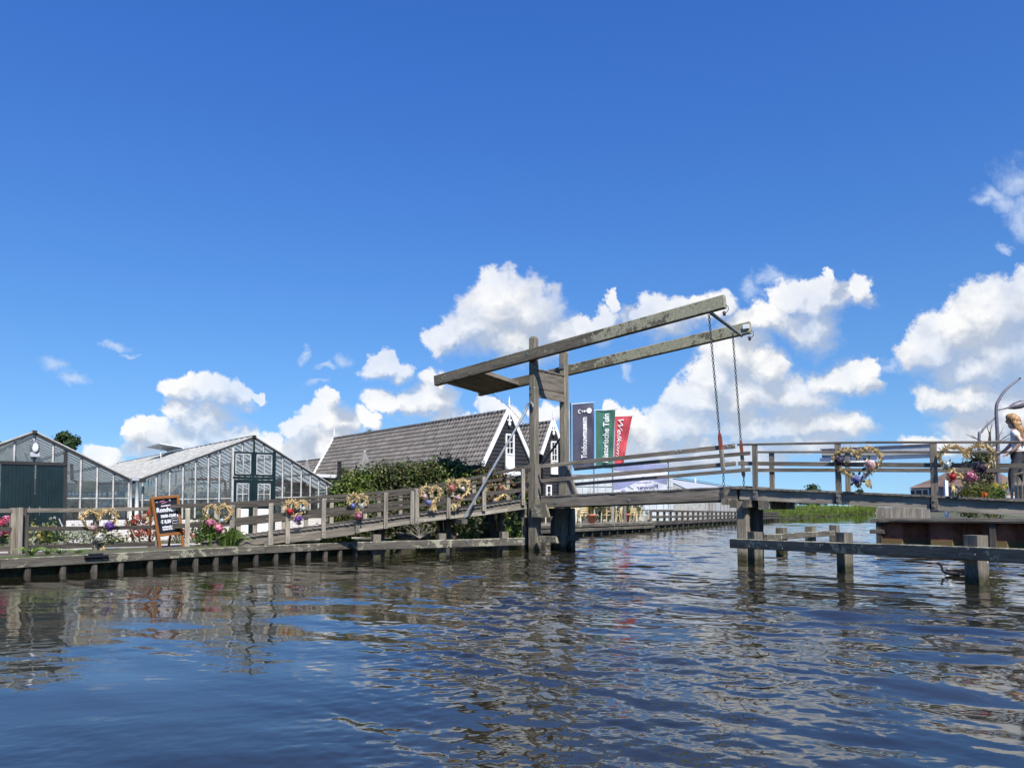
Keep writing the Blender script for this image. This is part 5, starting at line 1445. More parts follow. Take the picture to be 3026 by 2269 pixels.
bed_plant('pink hydrangea with yellow blossoms below, behind the double fence posts', 48, 1620, 50, 85, 'leaf_hedge', ['pink', 'palepink', 'yellow'], 180, 12, .09)
bed_plant('yellow and cream variegated plant right of the double fence posts', 105, 1615, 48, 70, 'leaf_silver', ['yellow', 'cream'], 260, 22, .045)
bed_plant('green plant dotted with yellow flowers in the middle of the quay bed', 158, 1612, 66, 62, 'leaf_bed', ['yellow'], 340, 14, .035)
bed_plant('white flowering silvery mound left of the first heart wreath', 222, 1612, 80, 62, 'leaf_silver', ['white'], 420, 60, .028)
bed_plant('white flowering silvery plant behind the first heart wreath', 275, 1610, 60, 55, 'leaf_silver', ['white', 'cream'], 280, 30, .028)
bed_plant('leafy plant with salmon flowers right of the first heart wreath', 345, 1606, 70, 62, 'leaf_bed', ['salmon', 'cream'], 300, 20, .05)
bed_plant('low plant with white blooms under the dark green doors', 150, 1556, 70, 90, 'leaf_bed', ['white', 'cream'], 160, 10, .05, back=.9)
bed_plant('tall russet leaved plant with red flowers beside the chalkboard', 425, 1600, 60, 100, 'leaf_red', ['red', 'salmon', 'cream'], 420, 16, .06)
bed_plant('red flowering plant low beside the white downpipe', 392, 1600, 40, 85, 'leaf_bed', ['red'], 150, 14, .05)
bed_plant('dark red flowering plant between the chalkboard and the ramp post', 542, 1600, 50, 60, 'leaf_dark', ['rose', 'red'], 240, 12, .055)
bed_plant('mixed pale flowers behind the big tuft of blades', 610, 1600, 80, 65, 'leaf_bed', ['salmon', 'cream', 'white'], 320, 24, .04)
# hose and bamboo canes in the bed
mb = MB(); a = BF.pt(384, 1552, -.35); 
mb.tube([BF.pt(383, 1604, -.4), BF.pt(380, 1575, -.4), BF.pt(384, 1549, -.36), BF.pt(393, 1575, -.4), BF.pt(413, 1606, -.45)], .016, 6); tag(mb.build('garden_hose', M['leaf_silver'], None, BF.pt(385, 1604, -.4)), 'pale green garden hose looped over the planting left of the chalkboard', 'hose')
mb = MB(); mb.beam(BF.pt(174, 1532, .3), BF.pt(184, 1556, .3), .07, .03); tag(mb.build('plant_label', M['white_old'], None, BF.pt(184, 1556, .3)), 'tilted white plant label stick in front of the dark green doors', 'plant label')

# chalkboard
CB = frame_px(440, 21.7, 560, 22.9)
t = thing('chalkboard_sign', 'orange framed chalkboard stand with white handwriting behind the fence', 'chalkboard', CB.pt(495, 1600))
corn = [(450, 1472), (524, 1466), (534, 1574), (470, 1582)]
cw = [CB.pt(x, y, 0) for x, y in corn]
def cbp(s, q, off=0.0):   # board coordinates 0..1
    a = cw[0].lerp(cw[1], s); b = cw[3].lerp(cw[2], s); return a.lerp(b, q) - CB.v * off
mb = MB(); mb.face([cbp(0, 1), cbp(1, 1), cbp(1, 0), cbp(0, 0)]); mb.face([cbp(0, 0, -.02), cbp(1, 0, -.02), cbp(1, 1, -.02), cbp(0, 1, -.02)]); mb.build('board', M['black_board'], t)
mb = MB(); lx, rx = cbp(-.02, 0), cbp(1.04, -.0)
lb = CB.pt(478, 1614, .0); rb_ = CB.pt(536, 1607, .0)
mb.beam(cbp(-.02, -.02, .015), V3((lb.x, lb.y, GZ)) - CB.u * .05, .075, .05, up=CB.v, ch=.005)
mb.beam(cbp(1.0, -.02, .015), V3((rb_.x, rb_.y, GZ)) + CB.u * .06, .075, .05, up=CB.v, ch=.005)
mb.beam(cbp(-.05, .0, .018), cbp(1.04, .0, .018), .045, .075, ch=.005); mb.beam(cbp(-.02, 1.0, .018), cbp(1.03, 1.0, .018), .045, .075, ch=.005)
mb.beam(cbp(.0, 0, -.04), V3((lb.x, lb.y, GZ)) + CB.v * .55, .06, .04, up=CB.v); mb.beam(cbp(1, 0, -.04), V3((rb_.x, rb_.y, GZ)) + CB.v * .55, .06, .04, up=CB.v)
mb.build('frame', M['wood_orange'], t)
mb = MB(); wd = (cw[1] - cw[0]).length; ht_ = (cw[3] - cw[0]).length
def wr(txt, s, q, size, mi=0): add_text(mb, txt, size, lambda x, y: cbp(s + x / wd, q - y / ht_, .006), mi, bold=.008, shear=.12)
wr('Rondvaart', .06, .385, .185); wr('10:00-15:00 u', .19, .535, .115); wr('\u20ac 8,50', .17, .69, .135); wr('welkom bij de', .2, .81, .075); wr('vaart in de tuinen', .2, .87, .065)
def stroke(pts, w=.01, mi=0, off=.006):
    for (s0, q0), (s1, q1) in zip(pts[:-1], pts[1:]):
        a, b = cbp(s0, q0, off), cbp(s1, q1, off); d = (b - a).normalized(); n = d.cross(CB.v) * w / 2
        mb.face([a - n, b - n, b + n, a + n], None, mi)
stroke([(.66, .58), (.97, .57), (.98, .71), (.67, .72), (.66, .58)], .009, 0)
stroke([(.70, .64), (.75, .62), (.73, .67), (.8, .63), (.84, .67), (.9, .62), (.93, .66)], .009)
stroke([(.1, .12), (.16, .1), (.17, .13)], .012); stroke([(.25, .11), (.45, .085)], .018, 1); stroke([(.32, .16), (.55, .125)], .018, 1); stroke([(.28, .23), (.68, .215)], .03, 0); stroke([(.3, .245), (.68, .23)], .012, 1)
stroke([(.64, .06), (.67, .05), (.7, .06), (.68, .1), (.655, .1), (.64, .06)], .02)
mb.build('chalk_writing', [M['chalk'], M['chalk_pink']], t)

# ------------------------------------------------------------------ heart wreaths
def heart(tt):   # unit heart, about 1 wide
    x = 16 * math.sin(tt) ** 3; y = 13 * math.cos(tt) - 5 * math.cos(2 * tt) - 2 * math.cos(3 * tt) - math.cos(4 * tt)
    return x / 33.0, (y + 2.5) / 33.0
def wreath(label, fr, v, cx_, cy_, wpx, hpx, flowers, tail=None, n=430, gap=None, ang=0.0):
    c = fr.pt(cx_, cy_, v); sc = (fr.pt(cx_ + 50, cy_, v) - fr.pt(cx_ - 50, cy_, v)).length / 100; szz = (fr.pt(cx_, cy_ - 50, v) - fr.pt(cx_, cy_ + 50, v)).length / 100
    t = thing('heart_wreath', label, 'wreath', c, 'heart wreaths of straw hung on the railings')
    mb = MB(); w, h = wpx * sc, hpx * szz; core = []
    for k in range(56):
        x, y = heart(2 * PI * k / 56); core.append(c + fr.u * x * w + V3((0, 0, y * h)) - fr.v * .02)
    core2 = [p + rnd_dir(0) * .012 for p in core]
    mb.tube(core2, [.022 * random.uniform(.6, 1.4) for _ in core2], 6, closed=True)
    for k in range(n):
        i = random.randrange(56); p = core[i].lerp(core[(i + 1) % 56], random.random()); tg = (core[(i + 1) % 56] - core[i]).normalized()
        d = (tg * random.choice((1, 1, -.4)) + rnd_dir(0) * .75 - fr.v * .15).normalized()
        mb.leaf(p + rnd_dir(0) * random.uniform(0, .055), d, -fr.v + rnd_dir(0) * .6, random.uniform(.06, .17), random.uniform(.016, .04))
    if tail:
        q = fr.pt(tail[0], tail[1], v)
        for k in range(34): mb.leaf(q + V3((random.gauss(0, .03), 0, random.gauss(.05, .04))), V3((random.gauss(0, .25), random.gauss(0, .2), -1)), -fr.v + rnd_dir(0) * .4, random.uniform(.1, .2), .035)
    mb.build('straw_heart', M['straw'], t)
    for fx, fy, rpx, col in flowers:
        fm = MB(); q = fr.pt(fx, fy, v - .07); flower_ball(fm, q, rpx * sc * .86, 0, 64)
        for k in range(3): flower_ball(fm, q + (fr.u * random.gauss(0, .45) + V3((0, 0, random.gauss(0, .4)))) * rpx * sc, rpx * sc * .5, 0, 26)
        fm.ball(q, rpx * sc * .6, rpx * sc * .6, rpx * sc * .6, 8, 6, mi=1)
        for k in range(5):
            a = random.uniform(0, 2 * PI); d = fr.u * math.cos(a) + V3((0, 0, math.sin(a))); fm.leaf(q + d * rpx * sc * .7 + fr.v * .03, d, -fr.v, rpx * sc * .9, rpx * sc * .5, mi=1)
        fm.build('flower_head', [M['f_' + col], M['leaf_dark']], t)
wreath('straw heart wreath with purple and white flower heads on the left quay fence', FN, -.12, 292, 1548, 104, 92, [(275, 1560, 11, 'palepink'), (324, 1553, 17, 'purple'), (295, 1588, 17, 'white')], (301, 1618))
wreath('straw heart wreath with two big pink flower heads above the tuft of green blades', R, -.16, 643, 1526, 80, 74, [(620, 1544, 15, 'pink'), (647, 1560, 16, 'pink'), (656, 1538, 8, 'paleblue'), (660, 1572, 8, 'palepink')])
wreath('straw heart wreath with a red and a purple flower head, beyond the white door panels', R, -.16, 876, 1507, 60, 62, [(858, 1511, 11, 'red'), (881, 1533, 13, 'purple'), (897, 1503, 8, 'paleblue')])
wreath('straw heart wreath with one low pink flower head at the greenhouse end', R, -.16, 1057, 1490, 54, 62, [(1044, 1495, 10, 'blue'), (1070, 1495, 10, 'white'), (1061, 1525, 12, 'pink')])
wreath('straw heart wreath with a pale blue flower head, left of the close pair', R, -.16, 1272, 1468, 58, 66, [(1256, 1467, 9, 'palepink'), (1268, 1485, 10, 'blue')], (1281, 1498))
wreath('straw heart wreath with salmon and white flower heads, right of the close pair', R, -.16, 1354, 1452, 66, 78, [(1335, 1442, 13, 'salmon'), (1367, 1444, 7, 'white'), (1353, 1470, 10, 'palepink')], (1342, 1494))
wreath('straw heart wreath half hidden behind the rails near the portal posts', R, RW - .1, 1466, 1458, 58, 54, [(1477, 1440, 9, 'salmon'), (1462, 1478, 7, 'palepink')])
wreath('large straw heart wreath with pink, blue and dark purple flower heads below the grey trough', B, -.12, 2535, 1378, 140, 118, [(2480, 1362, 18, 'darkpurple'), (2571, 1372, 20, 'palepink'), (2532, 1417, 18, 'blue')], (2566, 1425), 800)
wreath('large straw heart wreath with red and pink flower heads on the railing nearest the walker', B, -.12, 2857, 1372, 168, 120, [(2798, 1373, 15, 'paleblue'), (2815, 1409, 15, 'red'), (2870, 1409, 21, 'pink'), (2899, 1381, 21, 'darkpurple')], (2821, 1440), 900)
# ------------------------------------------------------------------ terrace
TE = thing('timber_terrace', 'dark timber terrace edge on piles with pots and chairs standing on it', 'terrace', T.pt(1760, 1560))
tz0, tz1 = T.uz(1605, 1550)[1], T.uz(1930, 1541)[1]; tu0, tu1 = T.uz(1480, 1550)[0], T.uz(1932, 1541)[0]
TZ = (tz0 + tz1) / 2; uu0 = T.uz(1605, 1550)[0]
tz = lambda u: lerp(tz0, tz1, (u - uu0) / (tu1 - uu0))
mb = MB(); mb.beam(T.w(tu0, 4.2, tz(tu0) - .04), T.w(tu1, 4.2, tz(tu1) - .04), 8.4, .07); mb.build('decking', M['wood_deck'], TE)
for dz in (-.11, -.34):
    n = 4
    for k in range(n):
        a = lerp(tu0, tu1, k / n); b = lerp(tu0, tu1, (k + 1) / n) - .02
        mb = MB(); mb.beam(T.w(a, -.03, tz(a) + dz), T.w(b, -.03, tz(b) + dz), .09, .17, ch=.01); mb.build('edge_beam', M['wood_quay'], TE)
n = 17
for k in range(n):
    u_ = lerp(tu0 + .3, tu1 - .3, k / (n - 1)); mb = MB(); mb.post(T.w(u_, .05, 0), .11, .11, -.8, tz(u_) - .4, ax=T.u, ch=.015); mb.build('pile', M['wood_pile'], TE)
mb = MB(); mb.beam(T.w(tu0, .45, -.2), T.w(tu1, .45, -.2), .06, 1.3); mb.build('back_boarding', M['black_paint'], TE)
def tpos(px, back=0.5):
    u_ = T.uz(px, HZ, back)[0]; return T.w(u_, back, tz(u_))
def tsc(p): return p.y / F
def pot(label, px, back, wpx, hpx, mat, leafm, kind, hgt, n):
    p = tpos(px, back); s = tsc(p); r = wpx * s / 2; h = hpx * s
    t = thing('plant_pot', label, 'plant pot', p, 'planted pots along the terrace edge')
    mb = MB()
    if kind == 'trough':
        mb.prism(p + V3((0, 0, 0)), p + V3((0, 0, h)), [(-r * .8, -r * .5), (r * .8, -r * .5), (r * .8, r * .5), (-r * .8, r * .5)], up=T.v, end=[(-r, -r * .6), (r, -r * .6), (r, r * .6), (-r, r * .6)])
    else: mb.lathe(p, [(r * .66, 0), (r * .86, h * .8), (r * 1.0, h * .8), (r * 1.02, h), (r * .9, h), (r * .86, h * .9)], 18)
    mb.build('pot', mat, t)
    mb = MB(); c = p + V3((0, 0, h))
    if kind == 'grass': blades(mb, c, n, hgt, hgt * .55, .02, 0, .7)
    elif kind == 'cone':
        for k in range(n): f = random.random(); a = random.uniform(0, 2 * PI); rr = r * .75 * (1 - .45 * f); mb.leaf(c + V3((rr * math.cos(a), rr * math.sin(a), f * hgt)), V3((math.cos(a) * .6, math.sin(a) * .6, 1)), V3((math.cos(a), math.sin(a), .3)), .14, .035)
    else: 
        for k in range(9): clump(mb, c + V3((random.uniform(-.8, .8) * r, random.uniform(-.3, .3) * r, .05 + random.random() * hgt * .7)), hgt * .4, n // 9, .08, .025)
    mb.build('foliage', M[leafm], t)
pot('terracotta pot with spraying yellow green grass at the left of the terrace edge', 1749, .5, 27, 26, M['terracotta'], 'leaf_grass', 'grass', .62, 190)
pot('terracotta pot with an upright green shrub behind the pale wooden post', 1851, .6, 25, 25, M['terracotta'], 'leaf_hedge', 'cone', .75, 420)
pot('pale square stone planter with low herbs at the right end of the terrace', 1912, .6, 26, 17, M['stone_pot'], 'leaf_bed', 'trough', .32, 260)
pot('orange terracotta pot standing left of the portal posts', 1519, .8, 20, 26, M['terracotta'], 'leaf_bed', 'mound', .25, 120)
# chairs
def make_chair(t, p, rot, m, s=1.0):
    Rz = Matrix.Rotation(rot, 3, 'Z')
    q = lambda x, y, z: p + Rz @ V3((x * s, y * s, z * s))
    w = .045
    mb = MB(); mb.beam(q(-.22, 0, .45), q(.22, 0, .45), .44 * s, .04); mb.build('seat', m, t)
    mb = MB()
    for z in (.62, .74, .86): mb.beam(q(-.2, .22 + (z - .45) * .2, z), q(.2, .22 + (z - .45) * .2, z), .02, .085)
    mb.build('backrest', m, t)
    for x in (-.21, .21):
        mb = MB(); mb.beam(q(x, .19, 0) + (Rz @ V3((0, .1, 0))), q(x, .2, .45), w, w); mb.beam(q(x, .2, .45), q(x, .31, .93), w, w); mb.build('leg', m, t)
        mb = MB(); mb.beam(q(x, -.26, 0), q(x, -.2, .66), w, w); mb.build('leg', m, t)
        mb = MB(); mb.beam(q(x, -.24, .66), q(x, .26, .68), w * 1.3, .03); mb.build('armrest', m, t)
CH = [('cream wooden terrace chair at the left end of the terrace beside the grass pot', 1722, 1.1, 2.3), ('cream wooden terrace chair half behind the rear portal pile', 1704, 1.6, -.6), ('cream wooden terrace chair facing right between the grass pot and the steel flagpole', 1792, 1.3, -1.9),
      ('cream wooden terrace chair just right of the steel flagpole', 1822, 1.0, 1.2), ('cream wooden terrace chair between the steel flagpole and the pale post', 1832, 2.2, 2.6), ('cream wooden terrace chair right of the pale wooden post, turned sideways', 1872, 1.1, 1.8), ('cream wooden terrace chair with its back to the water behind the herbs planter', 1884, 2.4, 3.4),
      ('cream wooden terrace chair between the portal posts', 1625, 1.2, 2.0), ('cream wooden terrace chair beside the orange pot left of the portal posts', 1536, 1.4, -1.2)]
for lb_, px, bk, rot in CH:
    p = tpos(px, bk); t = thing('terrace_chair', lb_, 'chair', p, 'cream chairs on the terrace'); make_chair(t, p, rot + T.rot, M['chair_cream'], 1.02)
def table(label, px, bk):
    p = tpos(px, bk); t = thing('terrace_table', label, 'table', p, 'dark tables on the terrace')
    mb = MB(); mb.lathe(p, [(.02, .70), (.42, .70), (.42, .74), (.02, .745)], 20); mb.build('tabletop', M['wood_dark'], t)
    mb = MB(); mb.lathe(p, [(.22, 0), (.2, .03), (.03, .06), (.03, .70)], 12); mb.build('pedestal', M['dark_metal'], t)
table('dark round terrace table right of the grass pot', 1772, 1.8); table('dark round terrace table between the chairs by the pale post', 1858, 2.0); table('dark round terrace table behind the portal posts', 1650, 1.8)
mb = MB(); p = tpos(1847, .25); mb.post(p, .16, .14, p.z - .3, at_y(1847, 1470, p.y).z, ax=T.u, ch=.01); tag(mb.build('wooden_post', M['wood_pale'], None, p), 'pale square wooden post on the terrace in front of the upright green shrub', 'post')
plant('box_hedge', 'low dark clipped hedge at the back of the terrace', 'hedge', T.w(T.uz(1840, HZ, 5)[0], 5.2, GZ), lambda mb, c: [clump(mb, c + T.u * random.uniform(-7.5, 4.5) + V3((0, random.gauss(0, .3), random.uniform(.2, 1.35))), .4, 36, .17, .1, (0,)) for _ in range(110)], [M['leaf_dark']])
plant('red_twig_shrub', 'bare red twigged shrub behind the leaf of the bridge, right of the rear post', 'shrub', T.w(T.uz(1742, HZ, 3)[0], 3.0, TZ + .9), lambda mb, c: [mb.tube([c, c + V3((s * .18, 0, .4)), c + V3((s * .38 + random.gauss(0, .08), 0, random.uniform(.8, 1.15)))], [.02, .013, .005], 5) for s in [random.uniform(-1, 1) for _ in range(17)]], M['rust_pipe'])

# ------------------------------------------------------------------ flags
def sheet_fn(corners, D, wave, yaw=0.0):
    TL, TR, BR, BL = [at_y(x, y, D) for x, y in corners]
    def fn(s, q, off=0.0):
        a = TL.lerp(TR, s); b = BL.lerp(BR, s); p = a.lerp(b, q)
        return p + V3((0, wave(s, q) - off + yaw * s, 0))
    return fn, (TL - TR).length, (TL - BL).length
def sheet(mb, fn, nx=14, ny=26, mi=0, s0=0, s1=1, q0=0, q1=1, off=0.0):
    base = len(mb.v)
    for j in range(ny + 1):
        for i in range(nx + 1): mb.v.append(tuple(fn(s0 + (s1 - s0) * i / nx, q0 + (q1 - q0) * j / ny, off)))
    for j in range(ny):
        for i in range(nx):
            a = base + j * (nx + 1) + i; mb.f.append([a, a + nx + 1, a + nx + 2, a + 1]); mb.uv.append([(0, 0)] * 4); mb.mi.append(mi); mb.sm.append(True)
def fit_text(mb, txt, fn, s_base, s_top, q_start, q_end, W_, H_, mirror=False, upward=True, mi=0, off=.075, **kw):
    vs, fs = text_mesh(txt, 1.0, **kw)
    xs_ = [v[0] for v in vs]; x0, x1 = min(xs_), max(xs_); cap = .72
    i = len(mb.v)
    for x, y, z in vs:
        q = q_start + (q_end - q_start) * (x - x0) / (x1 - x0); s = s_base + (s_top - s_base) * y / cap
        mb.v.append(tuple(fn(s, q, off)))
    for f in fs: mb.f.append([i + k for k in f]); mb.uv.append([(0, 0)] * len(f)); mb.mi.append(mi); mb.sm.append(False)
def flag(label, corners, D, mat, text, polepx, deco=None, seed=0):
    W1 = lambda s, q: .15 * s * math.sin(5 * q + 3 * s + seed) + .06 * s * math.sin(12 * q - 5 * s + 2 * seed) + .022 * math.sin(17 * s + 5 * q + seed) * (.3 + q)
    fn, Wd, Hd = sheet_fn(corners, D, W1, .15)
    b = at_y(polepx, HZ, D)
    t = thing('banner_flag', label, 'flag', (b.x, b.y, GZ), 'upright banner flags behind the drawbridge')
    mb = MB(); zt_ = at_y(polepx, corners[0][1] - 3, D).z
    mb.tube([(b.x, b.y, GZ), (b.x, b.y, zt_)], [.055, .035], 10); mb.ball((b.x, b.y, zt_ + .03), .05, .05, .05, 8, 5); mb.build('flagpole', M['grey_metal'], t)
    mb = MB(); e = fn(1.08, -.012, .0); mb.tube([(b.x, b.y, zt_ - .05), e], .02, 6); mb.build('top_arm', M['white_sheet'], t)
    mb = MB(); sheet(mb, fn, 30, 60); mb.build('cloth', mat, t)
    mb = MB(); text(mb, fn, Wd, Hd)
    mb.build('lettering', M['flag_white'], t)
    if deco: mb = MB(); deco(mb, fn); mb.build('emblem', M['flag_white'], t)
def poly(mb, fn, pts, off=.06, mi=0):
    mb.face([fn(s, q, off) for s, q in pts], None, mi)
def ell(mb, fn, cs, cq, rs, rq, n=14, mi=0, off=.06): poly(mb, fn, [(cs + rs * math.cos(2 * PI * k / n), cq + rq * math.sin(2 * PI * k / n)) for k in range(n)], off, mi)
def t_navy(mb, fn, W_, H_):
    fit_text(mb, 'Tuinbouwmuseum', fn, .66, .40,   .85, .21, W_, H_, bold=.032)
def t_emblem(mb, fn):
    ell(mb, fn, .78, .115, .12, .045); poly(mb, fn, [(.62, .105), (.68, .11), (.68, .12), (.62, .125)])
    ell(mb, fn, .56, .118, .05, .018); ell(mb, fn, .45, .11, .03, .012); ell(mb, fn, .47, .128, .02, .01)
    for a0, a1 in ((-1.9, -.9), (-.9, .1), (.1, 1.1), (1.1, 1.9)):
        c = lambda a, r: (.30 - r * math.cos(a) * .11 + .05, .117 + r * math.sin(a) * .036)
        poly(mb, fn, [c(a0, 1), c(a1, 1), c(a1, .55), c(a0, .55)])
def t_green(mb, fn, W_, H_): fit_text(mb, 'Historische Tuin', fn, .68, .36, .90, .06, W_, H_, bold=.026)
def t_red(mb, fn, W_, H_): fit_text(mb, 'Welkom', fn, .18, .52, .06, .86, W_, H_, shear=.35, bold=.01)
flag('navy banner flag lettered Tuinbouwmuseum, beside the rear portal post', [(1692, 1195), (1755, 1190), (1755, 1384), (1692, 1382)], 46.0, M['flag_navy'], t_navy, 1688, deco=t_emblem, seed=0.4)
flag('green banner flag lettered Historische Tuin, between the navy and red ones', [(1761, 1213), (1818, 1211), (1813, 1384), (1761, 1382)], 47.0, M['flag_green'], t_green, 1756, seed=1.7)
flag('red banner flag lettered Welkom, blown aside at its foot', [(1817, 1231), (1870, 1229), (1842, 1374), (1815, 1372)], 48.0, M['flag_red'], t_red, 1811, seed=3.1)
# festival banner seen from behind
W2 = lambda s, q: .07 * math.sin(4 * s + 2.5 * q) + .05 * math.sin(9 * s * q + 1)
fnB, WB, HB = sheet_fn([(1814, 1375), (1974, 1371), (1970, 1452), (1814, 1462)], 58.5, W2)
bb0 = at_y(1890, 1500, 58.5)
t = thing('festival_banner', 'white and blue festival banner seen from behind with mirrored Flower lettering', 'banner', (bb0.x, bb0.y, GZ))
mb = MB(); sheet(mb, fnB, 30, 14)
mb.build('cloth', M['ban_white'], t)
mb = MB()
def band(mb, top, bot, mi, off, n=28):
    for i in range(n):
        a, b = i / n, (i + 1) / n; mb.face([fnB(a, top(a), off), fnB(a, bot(a), off), fnB(b, bot(b), off), fnB(b, top(b), off)], None, mi)
band(mb, lambda s: .0, lambda s: .16 + .06 * math.sin(3 * s), 0, .02)
mb.build('print', [M['ban_blue'], M['ban_green']], t); mb = MB()
band(mb, lambda s: .52 - .02 * math.sin(5 * s) - .10 * s ** 2, lambda s: .70 + .12 * math.sin(6 * s + 1.2) - .06 * s, 0, .02)
band(mb, lambda s: .45 + .9 * abs(s - .28) ** .9, lambda s: .54 + .9 * abs(s - .26) ** .9, 0, .025) if False else None
for (pts, mi) in (([(.25, .62), (.33, .58), (.62, 1.0), (.53, 1.0)], 0), ([(.13, .86), (.2, .82), (.26, .99), (.22, .99)], 0), ([(.24, .72), (.28, .72), (.38, .84), (.35, .85)], 1), ([(.44, .46), (.58, .40), (.5, .50)], 1)):
    poly(mb, fnB, pts, .028, mi)
mb.build('print', [M['ban_blue'], M['ban_green']], t)
mb = MB()
def mirrored(txt, s_right, s_left, q_base, q_cap, **kw):
    vs, fs = text_mesh(txt, 1.0, **kw); xs_ = [v[0] for v in vs]; x0, x1 = min(xs_), max(xs_); i = len(mb.v)
    for x, y, z in vs: mb.v.append(tuple(fnB(s_right + (s_left - s_right) * (x - x0) / (x1 - x0), q_base + (q_cap - q_base) * y / .72, .034)))
    for f in fs: mb.f.append([i + k for k in f]); mb.uv.append([(0, 0)] * len(f)); mb.mi.append(0); mb.sm.append(False)
for a_, k_ in ((('Aalsmeer', .70, .42, .655, .585), {}), (('Flower', .83, .42, .86, .72), {'bold': .01}), (('Festival', .60, .22, 1.0, .89), {})):
    mb = MB(); mirrored(*a_, **k_); mb.build('lettering', M['ban_text'], t)
for px in (1812, 1976):
    p = at_y(px, HZ, 58.55); mb = MB(); mb.tube([(p.x, p.y, GZ), (p.x, p.y, at_y(px, 1366, 58.55).z)], .045, 8); mb.build('pole', M['grey_metal'], t)

# ------------------------------------------------------------------ sheds behind the terrace
WF = frame_px(1686, 64, 1850, 66)
wg = thing('white_glasshouse', 'white glazed glasshouse wall behind the terrace, below the navy and green flags', 'greenhouse', WF.pt(1765, 1500))
a_, b_ = WF.uz(1676, HZ)[0], WF.uz(1990, HZ)[0]; z_ = WF.uz(1760, 1402)[1]
mb = MB(); quad_uv(mb, [WF.w(a_, 0, GZ), WF.w(b_, 0, GZ), WF.w(b_, 0, z_), WF.w(a_, 0, z_)]); mb.build('wall', M['milky_wall'], wg)
mb = MB()
k = a_
while k < b_: mb.beam(WF.w(k, -.03, GZ), WF.w(k, -.03, z_), .05, .05, up=WF.u); k += .72
for f in (.25, .5, .75, 1.0): mb.beam(WF.w(a_, -.04, lerp(GZ, z_, f)), WF.w(b_, -.04, lerp(GZ, z_, f)), .04, .05)
mb.build('glazing_bars', M['zinc'], wg)
mb = MB(); mb.face([WF.w(a_, 0, z_), WF.w(b_, 0, z_), WF.w(b_, 5, z_ + .15), WF.w(a_, 5, z_ + .15)]); mb.build('roof', M['roof_glass'], wg)
SHF = frame_px(1972, 74, 2140, 104)
sd_ = thing('long_shed', 'long low shed with a grey roof and white plank wall along the canal', 'shed', SHF.pt(2060, 1500) + SHF.v * 3)
zr_ = (SHF.uz(1972, 1413)[1] + SHF.uz(2140, 1438)[1]) / 2; a_, b_ = SHF.uz(1958, HZ)[0], SHF.uz(2200, HZ)[0]
mb = MB()
mb.face([SHF.w(a_, -4.2, 2.35), SHF.w(b_, -4.2, 2.35), SHF.w(b_, 0, zr_), SHF.w(a_, 0, zr_)]); mb.face([SHF.w(a_, 0, zr_), SHF.w(b_, 0, zr_), SHF.w(b_, 4.2, 2.35), SHF.w(a_, 4.2, 2.35)])
mb.build('roof', M['zinc'], sd_)
mb = MB(); mb.beam(SHF.w(a_, 0, zr_ + .03), SHF.w(b_, 0, zr_ + .03), .14, .07); mb.beam(SHF.w(a_, .0, zr_ + .22), SHF.w(b_, 0, zr_ + .22), .06, .05); mb.build('ridge_rail', M['dark_metal'], sd_)
for f in (.28, .62): mb = MB(); mb.beam(SHF.w(lerp(a_, b_, f), -.1, zr_ - .1), SHF.w(lerp(a_, b_, f), -.1, zr_ + .5), .14, .14, up=SHF.u); mb.build('vent_pipe', M['white_sheet'], sd_)
mb = MB(); k = a_
while k < b_:
    w = random.uniform(.28, .5); mb.beam(SHF.w(k + w / 2, -4.0, GZ), SHF.w(k + w / 2, -4.0 + random.uniform(-.02, .02), 2.3), .03, w * .96, up=SHF.u, mi=random.choice((0, 0, 1, 2))); k += w
mb.build('plank_wall', [M['white_old'], M['milky_wall'], M['wood_pale']], sd_)
for uu in (a_ + .05, b_ - .05): mb = MB(); mb.face([SHF.w(uu, -4.1, GZ), SHF.w(uu, 4.1, GZ), SHF.w(uu, 4.1, 2.33), SHF.w(uu, 0, zr_ - .02), SHF.w(uu, -4.1, 2.33)]); mb.build('gable_wall', M['white_old'], sd_)
# revetment with rails along the water
rv = thing('railed_revetment', 'dark railed timber revetment along the canal beyond the terrace', 'revetment', V2.pt(2050, 1550))
ra, rb2 = V2.uz(1925, HZ)[0], V2.uz(2300, HZ)[0]
zt0 = V2.uz(1940, 1507)[1]; zt1 = V2.uz(2165, 1511)[1]; ua2, ub2 = V2.uz(1940, HZ)[0], V2.uz(2165, HZ)[0]
rz = lambda u, f: lerp(.0, lerp(zt0, zt1, (u - ua2) / (ub2 - ua2)), f)
for f, h in ((.96, .14), (.66, .16), (.34, .22)):
    mb = MB(); mb.beam(V2.w(ra, -.03, rz(ra, f)), V2.w(rb2, -.03, rz(rb2, f)), .08, h); mb.build('rail', M['wood_dark'], rv)
n = 34
for k in range(n):
    u_ = lerp(ra, rb2, k / (n - 1)); mb = MB(); mb.post(V2.w(u_, .05, 0), .16, .14, -.8, rz(u_, 1.0), ax=V2.u); mb.build('post', M['wood_fender'], rv)
mb = MB(); mb.beam(V2.w(ra, .5, .1), V2.w(rb2, .5, .1), .06, .9); mb.build('back_boarding', M['black_paint'], rv)

